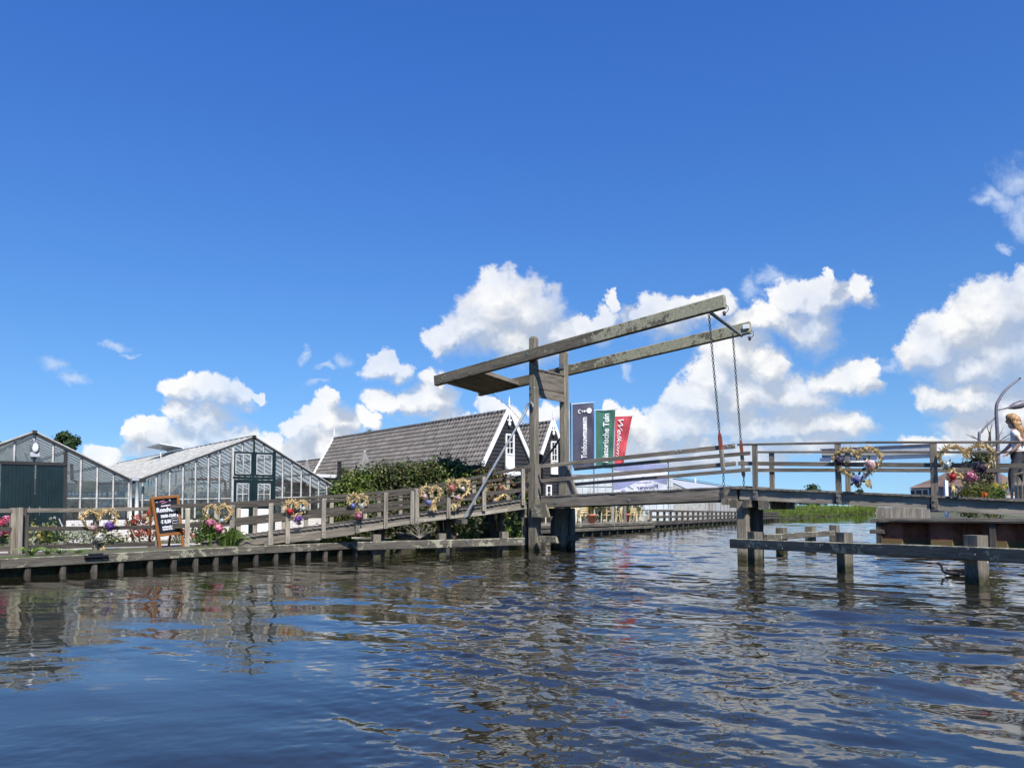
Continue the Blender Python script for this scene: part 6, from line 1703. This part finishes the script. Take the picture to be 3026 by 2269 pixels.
# ------------------------------------------------------------------ reeds and far trees
RD = frame_px(2225, 88, 2585, 205)
mb = MB(); ua3, ub3 = RD.uz(2225, HZ)[0], RD.uz(2592, HZ)[0]
N = 12000
for k in range(N):
    f = random.random() ** 1.35; u_ = lerp(ua3, ub3, f); v = random.uniform(-.3, 1.6) + .5 * math.sin(u_ * .6)
    h = (1.75 + .12 * math.sin(u_ * .35) + .1 * math.sin(u_ * 1.3)) * (1 - .12 * f)
    z = random.random() ** .7 * h + .05
    s = .24 + .26 * f
    mb.leaf(RD.w(u_, v - .25 * z, z), (rnd_dir(.5)), (rnd_dir(.3) - RD.v * .5), s * random.uniform(.7, 1.3), s * .42)
tag(mb.build('reed_bank', M['leaf_reed'], None, RD.w((ua3 + ub3) / 2, 0, 0)), 'dense bright green reed bank along the far canal', 'reeds', kind='stuff')
def tree(label, px, ytop, ybot, wpx, D, leafm='leaf_tree', zbase=GZ, n=26, leaf=.3, cat='tree', name='tree', group=None, per=60, seed=None):
    top = at_y(px, ytop, D); bot = at_y(px, ybot, D); s = D / F; w = wpx * s; h = top.z - bot.z
    t = thing(name, label, cat, (top.x, top.y, zbase), group)
    mb = MB(); base = V3((top.x, top.y, zbase)); mid = V3((top.x + random.gauss(0, .1), top.y, bot.z + h * .35))
    r0 = max(.08, h * .045); mb.tube([base, base.lerp(mid, .5) + V3((.05, 0, 0)), mid, V3((top.x, top.y, top.z - h * .15))], [r0, r0 * .8, r0 * .55, r0 * .15], 8)
    limbs = []
    for k in range(7):
        a = 2 * PI * k / 7 + random.random(); st = base.lerp(mid, random.uniform(.75, 1.0)); e = V3((top.x + math.cos(a) * w * .36, top.y + math.sin(a) * w * .36, lerp(bot.z, top.z, random.uniform(.35, .85)))); limbs.append(e)
        mb.tube([st, st.lerp(e, .55) + V3((0, 0, .1 * h)), e], [r0 * .4, r0 * .25, r0 * .08], 6)
    mb.build('trunk', M['bark'], t)
    mb = MB()
    for k in range(n):
        f = random.random(); zz = lerp(bot.z, top.z - h * .1, f); ww = w * .5 * math.sin(PI * min(1, .18 + f * .8)) ** .6
        a = random.uniform(0, 2 * PI); rr = ww * random.uniform(.35, .95)
        c = V3((top.x + rr * math.cos(a), top.y + rr * math.sin(a), zz)); clump(mb, c, w * random.uniform(.10, .19), per, leaf, leaf * .6)
    clump(mb, V3((top.x, top.y, top.z - h * .1)), w * .14, per, leaf, leaf * .6)
    mb.build('crown', M[leafm], t)
tree('green tree crown standing behind the ridge of the left greenhouse', 192, 1277, 1348, 92, 56, n=30, leaf=.26)
tree('tree crown just showing at the left edge behind the greenhouse roof', -28, 1283, 1350, 80, 56, n=24, leaf=.26)
tree('small treetop peeping over the long tiled roof', 1092, 1274, 1330, 60, 85, 'leaf_reed', n=14, leaf=.3)
tree('rounded tree on the far horizon seen just above the right span decking', 2400, 1440, 1488, 110, 240, n=24, leaf=1.0, group='trees on the far horizon')
tree('smaller far tree on the horizon below the large heart wreath', 2542, 1448, 1490, 50, 260, n=14, leaf=1.0, group='trees on the far horizon')
tree('dark far tree on the horizon beyond the reed bank', 2320, 1462, 1492, 90, 260, n=16, leaf=1.0, group='trees on the far horizon')
# far boat at the canal's end
bp = at_z(2577, 1515, 0.0)
t = thing('moored_boat', 'tiny white boat moored at the far end of the reed bank', 'boat', bp)
mb = MB(); L = 3.2; sec = []
for x, w, zt_ in ((-.5, .75, .75), (-.2, 1.0, .7), (.2, .9, .8), (.45, .4, .95), (.5, .05, 1.0)):
    sec.append([bp + V3((x * L, -w, zt_)), bp + V3((x * L, -w * .7, -.1)), bp + V3((x * L, w * .7, -.1)), bp + V3((x * L, w, zt_))])
for i in range(4):
    for j in range(3): mb.face([sec[i][j], sec[i + 1][j], sec[i + 1][j + 1], sec[i][j + 1]])
mb.face(sec[0]); mb.build('hull', M['white_paint'], t)
mb = MB(); mb.beam(bp + V3((-.9, 0, .95)), bp + V3((.3, 0, .95)), 1.0, .45, ch=.1); mb.build('cabin', M['white_sheet'], t)

# ------------------------------------------------------------------ right bank
JT = thing('timber_jetty', 'grey planked jetty on the right bank under the bridge span, over dark water', 'jetty', RQ.pt(2760, 1600))
ja, jb = RQ.uz(2592, HZ)[0], RQ.uz(3026, HZ)[0] + 9; jz = RQ.uz(2610, 1531)[1]
mb = MB(); k = ja
for i in range(16): mb.beam(RQ.w(ja, .08 + i * .15, jz - .02 - .002 * (i % 2)), RQ.w(jb, .08 + i * .15, jz - .02 - .002 * (i % 2)), .142, .04)
mb.build('decking', M['wood_deck'], JT)
mb = MB(); mb.beam(RQ.w(ja + .05, -.02, jz - .09), RQ.w(jb, -.02, jz - .09), .08, .13, ch=.008); mb.beam(RQ.w(ja + .5, -.065, jz - .06), RQ.w(jb, -.065, jz - .06), .02, .08); mb.build('fascia', M['wood'], JT)
for px in (2594, 2930):
    mb = MB(); u_ = RQ.uz(px, HZ)[0]; mb.post(RQ.w(u_, .12, 0), .2, .2, -1, jz - .1, ax=RQ.u); mb.build('pile', M['wood_dark'], JT)
for y in (1538, 1570):
    mb = MB(); u_, z_ = RQ.uz(2583, y, .1); mb.beam(RQ.w(u_ - .14, .1, z_), RQ.w(u_ + .4, .1, z_), .2, .17, ch=.01); mb.build('waling_beam', M['wood_fender'], JT)
SPW = thing('sheet_pile_wall', 'rusty corrugated steel sheet piling standing in the water under the jetty', 'sheet piling', RQ.w(ja + 3, .95, 0))
mb = MB(); u_ = ja + .1; pts = []; st = 0
while u_ < jb:
    pts += [(u_, .2), (u_ + .75, .2), (u_ + 1.0, .65), (u_ + 1.55, .65), (u_ + 1.8, .2)]; u_ += 1.8
for (a, va), (b, vb) in zip(pts[:-1], pts[1:]): quad_uv(mb, [RQ.w(a, va, -1), RQ.w(b, vb, -1), RQ.w(b, vb, jz - .1), RQ.w(a, va, jz - .1)])
def mat_rust():
    n = NT('rusty_sheet_piling'); geo = n.n('ShaderNodeNewGeometry')
    a = n.noise((geo, 'Position'), 2.5, 6, .7); xyz = n.n('ShaderNodeSeparateXYZ', {'Vector': (geo, 'Position')})
    c = n.ramp(a, [(.3, (.09, .035, .02)), (.55, (.24, .085, .045)), (.75, (.3, .13, .08))])
    wl = n.ramp(n.math('ADD', (xyz, 'Z'), n.math('MULTIPLY', a, .12)), [(.2, (1, 1, 1)), (.36, (0, 0, 0))])
    c = n.mix(wl, c, (.13, .10, .035))
    return n.done(n.bsdf(c, .85, n.bump(a, .5, .02)))
M['rust'] = mat_rust(); mb.build('steel_sheets', M['rust'], SPW)
PE = thing('plank_wall', 'short wall of pale upright planks on the jetty left of the span post', 'wall', RQ.w(ja + 1.2, 1.6, jz))
mb = MB(); u_ = RQ.uz(2588, HZ, 1.5)[0]; ue_ = RQ.uz(2742, HZ, 1.5)[0]; ztp = RQ.uz(2600, 1499, 1.5)[1]
while u_ < ue_: mb.beam(RQ.w(u_ + .09, 1.5, jz - .02), RQ.w(u_ + .09, 1.5, ztp + random.uniform(-.02, .02)), .04, .165, up=RQ.u); u_ += .175
mb.build('planks', M['wood_pale'], PE)
# far brown-roofed house on the right bank
FH = frame_px(2690, 92, 2790, 86)
t = thing('brick_house', 'brown roofed house with dormers on the far right bank under the right span railing', 'house', FH.pt(2740, 1500) + FH.v * 4)
a_, b_ = FH.uz(2694, HZ)[0], FH.uz(2830, HZ)[0]; ze_ = FH.uz(2720, 1441)[1]; zr_ = FH.uz(2720, 1404)[1] + .9
mb = MB()
for uu0, uu1, dz in ((a_, a_ + 1.6, -.9), (a_ + 1.6, a_ + 3.0, -.45), (a_ + 3.0, b_, 0)):
    zz = zr_ + dz
    quad_uv(mb, [FH.w(uu0, -.4, ze_), FH.w(uu1, -.4, ze_), FH.w(uu1, 3.6, zz), FH.w(uu0, 3.6, zz)]); quad_uv(mb, [FH.w(uu1, 7.6, ze_), FH.w(uu0, 7.6, ze_), FH.w(uu0, 3.6, zz), FH.w(uu1, 3.6, zz)])
    for uq in (uu0, uu1): mb.face([FH.w(uq, -.4, ze_), FH.w(uq, 3.6, zz), FH.w(uq, 7.6, ze_)])
mb.build('roof', M['tile_brown'], t)
mb = MB(); mb.beam(FH.w(a_, 3.6, (1 + ze_) / 2), FH.w(b_, 3.6, (1 + ze_) / 2), 7.2, ze_ - 1 - .02); mb.build('wall', M['lamp_metal'], t)
for px in (2701, 2721, 2739):
    u_ = FH.uz(px, HZ)[0]
    w_ = MB(); w_.beam(FH.w(u_ - .42, -.06, ze_ - .75), FH.w(u_ + .42, -.06, ze_ - .75), .06, .9); wo = w_.build('window', M['black_paint'], t)
    w_ = MB(); w_.beam(FH.w(u_ - .55, -.08, ze_ - .2), FH.w(u_ + .55, -.08, ze_ - .2), .08, .1); w_.beam(FH.w(u_ + .5, -.08, ze_ - 1.2), FH.w(u_ + .5, -.08, ze_ - .2), .1, .12, up=FH.v); w_.build('frame', M['white_paint'], wo)
# plants, posts and lamps of the right bank
def bank_bush(mb, c, w, ztop, n, L, Wd, mis=(0,), r=.28, per=46):
    for _ in range(n):
        f = random.random() ** .8; zz = lerp(1.05, ztop - r, f); ww = w * math.sqrt(max(.05, 1 - (f * .95) ** 2.2))
        clump(mb, V3((c.x + random.uniform(-1, 1) * ww, c.y + random.uniform(-.4, .7), zz)), r, per, L, Wd, mis)
plant('garden_bush', 'rounded olive green bush behind the railing under the wreath nearest the walker', 'bush', V3((*at_y(2886, 1470, 33).xy, 1.0)), lambda mb, c: bank_bush(mb, c, .78, at_y(2886, 1416, 33).z, 60, .11, .04), M['leaf_olive'])
plant('flowering_bush', 'green bush with yellow flowers left of the walker', 'bush', V3((*at_y(2950, 1455, 34).xy, 1.0)), lambda mb, c: (bank_bush(mb, c, .5, at_y(2950, 1425, 34).z, 34, .13, .06), [flower_ball(mb, V3((c.x + random.uniform(-.45, .3), c.y - .5, at_y(2950, random.uniform(1428, 1445), 34).z)), .09, 1, 14) for _ in range(12)]), [M['leaf_hedge'], M['f_yellow']])
plant('leafy_shrub', 'dark leafy shrub seen through the right loop of the last wreath', 'shrub', V3((*at_y(2905, 1390, 35).xy, 1.0)), lambda mb, c: bank_bush(mb, c, .85, at_y(2905, 1322, 35).z, 70, .16, .07), [M['leaf_dark']])
plant('red_flower', 'single orange red flower at the edge of the decking below the olive bush', 'flower', V3((*at_y(2909, 1461, 32).xy, 1.0)), lambda mb, c: (mb.tube([c, V3((c.x, c.y, at_y(2909, 1462, 32).z))], .012, 5, mi=1), flower_ball(mb, V3((c.x, c.y, at_y(2909, 1461, 32).z)), .13, 0, 30)), [M['f_orange'], M['leaf_dark']])
def bare(mb, c):
    for k in range(9):
        a = random.uniform(-1.35, 1.35); d = V3((math.sin(a), random.uniform(-.3, .3), math.cos(a) * .6 + .15)); p = c + V3((0, 0, 0)); pts = [p]
        for i in range(4): p = p + d * random.uniform(.28, .44); pts.append(p); d = d + rnd_dir(.2) * .2
        mb.tube(pts, [.04, .03, .022, .014, .005], 6)
        for i in (3,): clump(mb, pts[i], .12, 7, .09, .02, (1,))
    mb.tube([V3((c.x, c.y, .9)), c], [.09, .05], 8)
plant('gnarled_tree', 'low gnarled tree with bare spreading branches at the foot of the lamp posts', 'tree', at_y(2925, 1322, 36.0), bare, [M['bark'], M['leaf_silver']])
mb = MB(); p = at_y(2796, 1460, 34); mb.post(p, .13, .13, 1.0, at_y(2796, 1418, 34).z, ax=(1, 0, 0)); tag(mb.build('marker_post', M['white_paint'], None, (p.x, p.y, 1.0)), 'slim white post behind the span railing beside the brown roofed house', 'post')
def lamp(label, pts, D, r, arm=None):
    P = [at_y(x, y, D) for x, y in pts]; t = thing('street_lamp', label, 'street lamp', (P[0].x, P[0].y, 1.0))
    P[0].z = 1.0
    Q_ = [P[0]]
    for i in range(len(P) - 1):   # smooth the bend
        for k in range(1, 6):
            f = k / 5; p0 = P[max(i - 1, 0)]; p1 = P[i]; p2 = P[i + 1]; p3 = P[min(i + 2, len(P) - 1)]
            Q_.append(.5 * ((2 * p1) + (p2 - p0) * f + (2 * p0 - 5 * p1 + 4 * p2 - p3) * f * f + (3 * p1 - p0 - 3 * p2 + p3) * f ** 3))
    mb = MB(); n = len(Q_); mb.tube(Q_, [r * (1 - .55 * i / n) for i in range(n)], 10); mb.build('mast', M['lamp_metal'], t)
    if arm:
        A = [at_y(x, y, D) for x, y in arm]; mb = MB(); mb.tube(A[:2], .035, 8); mb.build('arm', M['lamp_metal'], t)
        mb = MB(); d = A[2] - A[1]; s_ = []
        mb.tube([A[1] + d * f for f in (0, .15, .35, .7, 1.0)], [.03, .09, .16, .2, .12], 10); mb.build('lamp_head', M['lamp_metal'], t)
lamp('tall curved grey street lamp behind the walker, its lamp head pointing right', [(2950, 1460), (2948, 1300), (2944, 1210), (2953, 1180), (2974, 1150), (3015, 1117)], 37, .098, [(2947, 1212), (2975, 1206), (3034, 1190)])
lamp('shorter curved grey mast left of the tall street lamp', [(2892, 1440), (2893, 1300), (2900, 1277), (2915, 1258), (2939, 1236)], 47, .10)
pk = thing('picket_fence', 'weathered pointed pickets at the right edge in front of the walker', 'fence', B.w(B.uz(3005, HZ, .5)[0], .5, span_z(B.uz(3005, HZ, .5)[0])))
mb = MB()
for k, (px, yt) in enumerate(((2989, 1432), (3001, 1420), (3013, 1410), (3026, 1400), (3039, 1394), (3052, 1392))):
    u_, zt_ = B.uz(px, yt, .5); zb_ = span_z(u_); a = [B.w(u_ - .03, .5, zb_), B.w(u_ + .03, .5, zb_), B.w(u_ + .03, .5, zt_ - .1), B.w(u_, .5, zt_), B.w(u_ - .03, .5, zt_ - .1)]
    mb.face(a); b_ = [p + B.v * .025 for p in a]; mb.face(b_[::-1])
    for i in range(5): mb.face([a[i], b_[i], b_[(i + 1) % 5], a[(i + 1) % 5]])
mb.build('pickets', M['wood_pale'], pk)
mb = MB(); (ua4, za4), (ub4, zb4) = B.uz(2996, 1402, .46), B.uz(3060, 1385, .46); mb.beam(B.w(ua4, .54, za4), B.w(ub4, .54, zb4), .04, .05); mb.build('top_rail', M['wood_pale'], pk)

# ------------------------------------------------------------------ figures grown from a jointed skeleton
def skin_mesh(name, joints, links, mat, parent, M4, sub=2, root=0, smooth=True):
    me = bpy.data.meshes.new(name); me.from_pydata([tuple(j[0]) for j in joints], links, []); o = bpy.data.objects.new(name, me); COL.objects.link(o)
    md = o.modifiers.new('skin', 'SKIN'); md.use_smooth_shade = True; md.branch_smoothing = .4
    if not me.skin_vertices: me.skin_vertices.new()
    for i, j in enumerate(joints):
        sv = me.skin_vertices[0].data[i]; r = j[1]; sv.radius = (r, r) if not isinstance(r, tuple) else r; sv.use_root = (i == root)
    ss = o.modifiers.new('sub', 'SUBSURF'); ss.levels = sub; ss.render_levels = sub
    dg = bpy.context.evaluated_depsgraph_get(); dg.update()
    me2 = bpy.data.meshes.new_from_object(o.evaluated_get(dg)); bpy.data.objects.remove(o); bpy.data.meshes.remove(me)
    me2.name = name; me2.transform(M4); me2.materials.clear(); me2.materials.append(mat)
    for p in me2.polygons: p.use_smooth = True
    o2 = bpy.data.objects.new(name, me2); COL.objects.link(o2)
    if parent: o2.parent = parent; WL[o2.name] = WL[parent.name]
    return o2
M['skin'] = mat_plain('skin', (.55, .33, .24), .5, .08, 12, .05)
M['hair'] = mat_plain('blond_hair', (.34, .19, .08), .5, .45, 30, .4)
M['tee'] = mat_plain('white_tee_shirt', (.72, .72, .71), .85, .06, 6)
M['trousers'] = mat_plain('dark_grey_trousers', (.05, .052, .06), .85, .25, 8)
M['shoe'] = mat_plain('white_shoe', (.72, .7, .66), .6, .08)
pv_ = 1.15
pu_ = B.uz(3019, HZ, pv_)[0]; base = B.w(pu_, pv_, span_z(pu_) + .012)
s_ = (B.uz(2998, 1227, pv_)[1] - base.z) / 1.76
PN = thing('person', 'person with long blond hair, white tee shirt and dark trousers walking left across the bridge', 'person', base)
fw = -B.u; M4 = Matrix.Identity(4)
lf = V3((-fw.y, fw.x, 0))
for i in range(3): M4[i][0] = fw[i] * s_; M4[i][1] = lf[i] * s_; M4[i][2] = (0, 0, s_)[i]
# local: x forward, y to the person's left (towards the camera), z up; root at the origin of the thing
J = [((0, 0, .96), (.15, .12)), ((.02, 0, 1.12), (.13, .10)), ((.05, 0, 1.30), (.155, .105)), ((.08, 0, 1.42), (.12, .09)), ((.10, 0, 1.49), .052), ((.125, 0, 1.55), .056), ((.145, 0, 1.63), (.083, .078)), ((.135, 0, 1.69), (.078, .075)),
     ((.225, 0, 1.615), .016), ((.19, 0, 1.565), .035),
     ((.07, .17, 1.41), .058), ((-.06, .23, 1.18), .045), ((.10, .22, 1.00), .036), ((.15, .21, .965), .026),
     ((.07, -.17, 1.41), .058), ((.16, -.22, 1.17), .045), ((.30, -.19, 1.02), .036), ((.345, -.18, 1.0), .026),
     ((0, .09, .90), .10), ((.14, .10, .52), .068), ((.13, .10, .10), .045), ((.26, .10, .045), .036),
     ((0, -.09, .90), .10), ((-.02, -.10, .50), .068), ((-.26, -.10, .16), .045), ((-.16, -.10, .05), .036)]
Lk = [(0, 1), (1, 2), (2, 3), (3, 4), (4, 5), (5, 6), (6, 7), (6, 8), (5, 9), (3, 10), (10, 11), (11, 12), (12, 13), (3, 14), (14, 15), (15, 16), (16, 17), (0, 18), (18, 19), (19, 20), (20, 21), (0, 22), (22, 23), (23, 24), (24, 25)]
for wrist, sy in ((13, 1), (17, -1)):     # palm, four fingers and a thumb on each hand
    w = V3(J[wrist][0]); palm = len(J); J.append((tuple(w + V3((.045, 0, -.02))), (.026, .016))); Lk.append((wrist, palm))
    pc = V3(J[palm][0])
    for k, (dy, L) in enumerate(((-.03, .055), (-.01, .065), (.01, .062), (.03, .048))):
        a = len(J); J.append((tuple(pc + V3((.03, dy * .9, -.012))), .0095)); Lk.append((palm, a))
        J.append((tuple(pc + V3((.03 + L * .55, dy * 1.1, -.03))), .0085)); Lk.append((a, a + 1)); J.append((tuple(pc + V3((.03 + L * .75, dy * 1.1, -.03 - L * .45))), .0075)); Lk.append((a + 1, a + 2))
    a = len(J); J.append((tuple(pc + V3((.0, -.035 * sy, -.02))), .0105)); Lk.append((palm, a)); J.append((tuple(pc + V3((.035, -.05 * sy, -.045))), .009)); Lk.append((a, a + 1))
skin_mesh('body', J, Lk, M['skin'], PN, M4)
sub = lambda ids, grow, cut=None: ([(J[i][0], tuple(x + grow for x in J[i][1]) if isinstance(J[i][1], tuple) else J[i][1] + grow) for i in ids])
ids = [0, 1, 2, 3, 10, 14]; JT_ = sub(ids, .018); JT_[0] = ((0, 0, .93), (.178, .145)); JT_[1] = ((.02, 0, 1.10), (.152, .122)); JT_ += [((.0, .205, 1.28), .072), ((.125, -.205, 1.28), .072), ((.095, 0, 1.45), (.085, .07))]
skin_mesh('tee_shirt', JT_, [(0, 1), (1, 2), (2, 3), (3, 4), (3, 5), (4, 6), (5, 7), (3, 8)], M['tee'], PN, M4)
ids = [0, 18, 19, 20, 22, 23, 24]; JT_ = sub(ids, .02); JT_[0] = ((0, 0, 1.03), (.160, .130)); JT_[3] = ((.13, .10, .13), .066); JT_[6] = ((-.245, -.10, .20), .066)
skin_mesh('trousers', JT_, [(0, 1), (1, 2), (2, 3), (0, 4), (4, 5), (5, 6)], M['trousers'], PN, M4)
for a, b in (((.10, .10, .05), (.27, .10, .04)), ((-.28, -.10, .12), (-.15, -.10, .045))): skin_mesh('shoe', [(a, .052), (tuple(lerp(a[i], b[i], .5) for i in range(3)), .05), (b, .042)], [(0, 1), (1, 2)], M['shoe'], PN, M4)
mb = MB(); pl = lambda x, y, z: base + M4.to_3x3() @ V3((x, y, z))
H_ = [((.10, 0, 1.70), .10), ((.155, 0, 1.725), .07), ((.05, 0, 1.66), .095), ((.02, .02, 1.56), .085), ((-.02, .03, 1.47), .075), ((-.03, .03, 1.40), .055), ((.06, .065, 1.60), .05), ((.06, -.065, 1.60), .05), ((.03, .07, 1.50), .045)]
hr = MB()
for c_, r in H_:
    hr.ball(pl(*c_), r * s_, r * s_, r * 1.05 * s_, 12, 9, jit=.03)
    for k in range(60):   # strands lying down the head
        d = rnd_dir(0); q = pl(*c_) + d * r * s_ * .97; hr.blade([q, q + V3((0, 0, -.06)) + d * .01 - fw * .015, q + V3((0, 0, -.13)) - fw * .03], [.022, .018, .004], d)
hr.build('hair', M['hair'], PN)
mb = MB()
for sy in (1, -1): mb.beam(pl(.195, .035 * sy, 1.645), pl(.222, .012 * sy, 1.642), .035, .032)
mb.beam(pl(.12, .085, 1.648), pl(.20, .04, 1.645), .008, .012); mb.build('sunglasses', M['black_plastic'], PN)
mb = MB(); mb.tube([pl(.115 + .034 * math.cos(a), .217 + .036 * math.sin(a), .988 + .01 * math.cos(a)) for a in [2 * PI * k / 10 for k in range(10)]], .012, 6, closed=True); mb.build('wristwatch', M['black_plastic'], PN)
mb = MB(); mb.tube([pl(-.09, .12, 1.10), pl(-.02, .15, 1.28), pl(.04, .14, 1.45), pl(.06, .08, 1.49)], .022, 6); mb.build('dark_band', M['trousers'], PN)  # dark band running up the shirt to the neck

# ------------------------------------------------------------------ water bird
bz = at_z(2822, 1698, .02); Mb = Matrix.Rotation(math.radians(158), 4, 'Z')
CT = thing('water_bird', 'dark water bird with raised head swimming left beside the right fender post', 'bird', bz)
M['bird'] = mat_plain('black_feathers', (.012, .011, .013), .5, .3, 20)
JB = [((0, 0, .03), (.09, .06)), ((.13, 0, .04), (.08, .055)), ((-.14, 0, .035), (.075, .05)), ((-.28, 0, .06), (.03, .02)), ((.22, 0, .07), (.045, .04)), ((.25, 0, .15), .028), ((.265, 0, .225), .028), ((.30, 0, .255), .036), ((.345, 0, .245), .022)]
skin_mesh('body', JB, [(0, 1), (0, 2), (2, 3), (1, 4), (4, 5), (5, 6), (6, 7), (7, 8)], M['bird'], CT, Mb)
mb = MB(); R3 = Mb.to_3x3(); mb.tube([bz + R3 @ V3((.355, 0, .243)), bz + R3 @ V3((.40, 0, .235)), bz + R3 @ V3((.43, 0, .228))], [.016, .011, .003], 8); mb.build('beak', M['f_salmon'], CT)
mb = MB()
for sy in (1, -1):
    for k in range(26): mb.leaf(bz + R3 @ V3((random.uniform(-.2, .1), sy * random.uniform(.035, .062), random.uniform(.05, .1))), R3 @ V3((-1, sy * .1, random.uniform(-.1, .25))), R3 @ V3((0, sy, .6)), .13, .035)
mb.build('wing', M['bird'], CT)
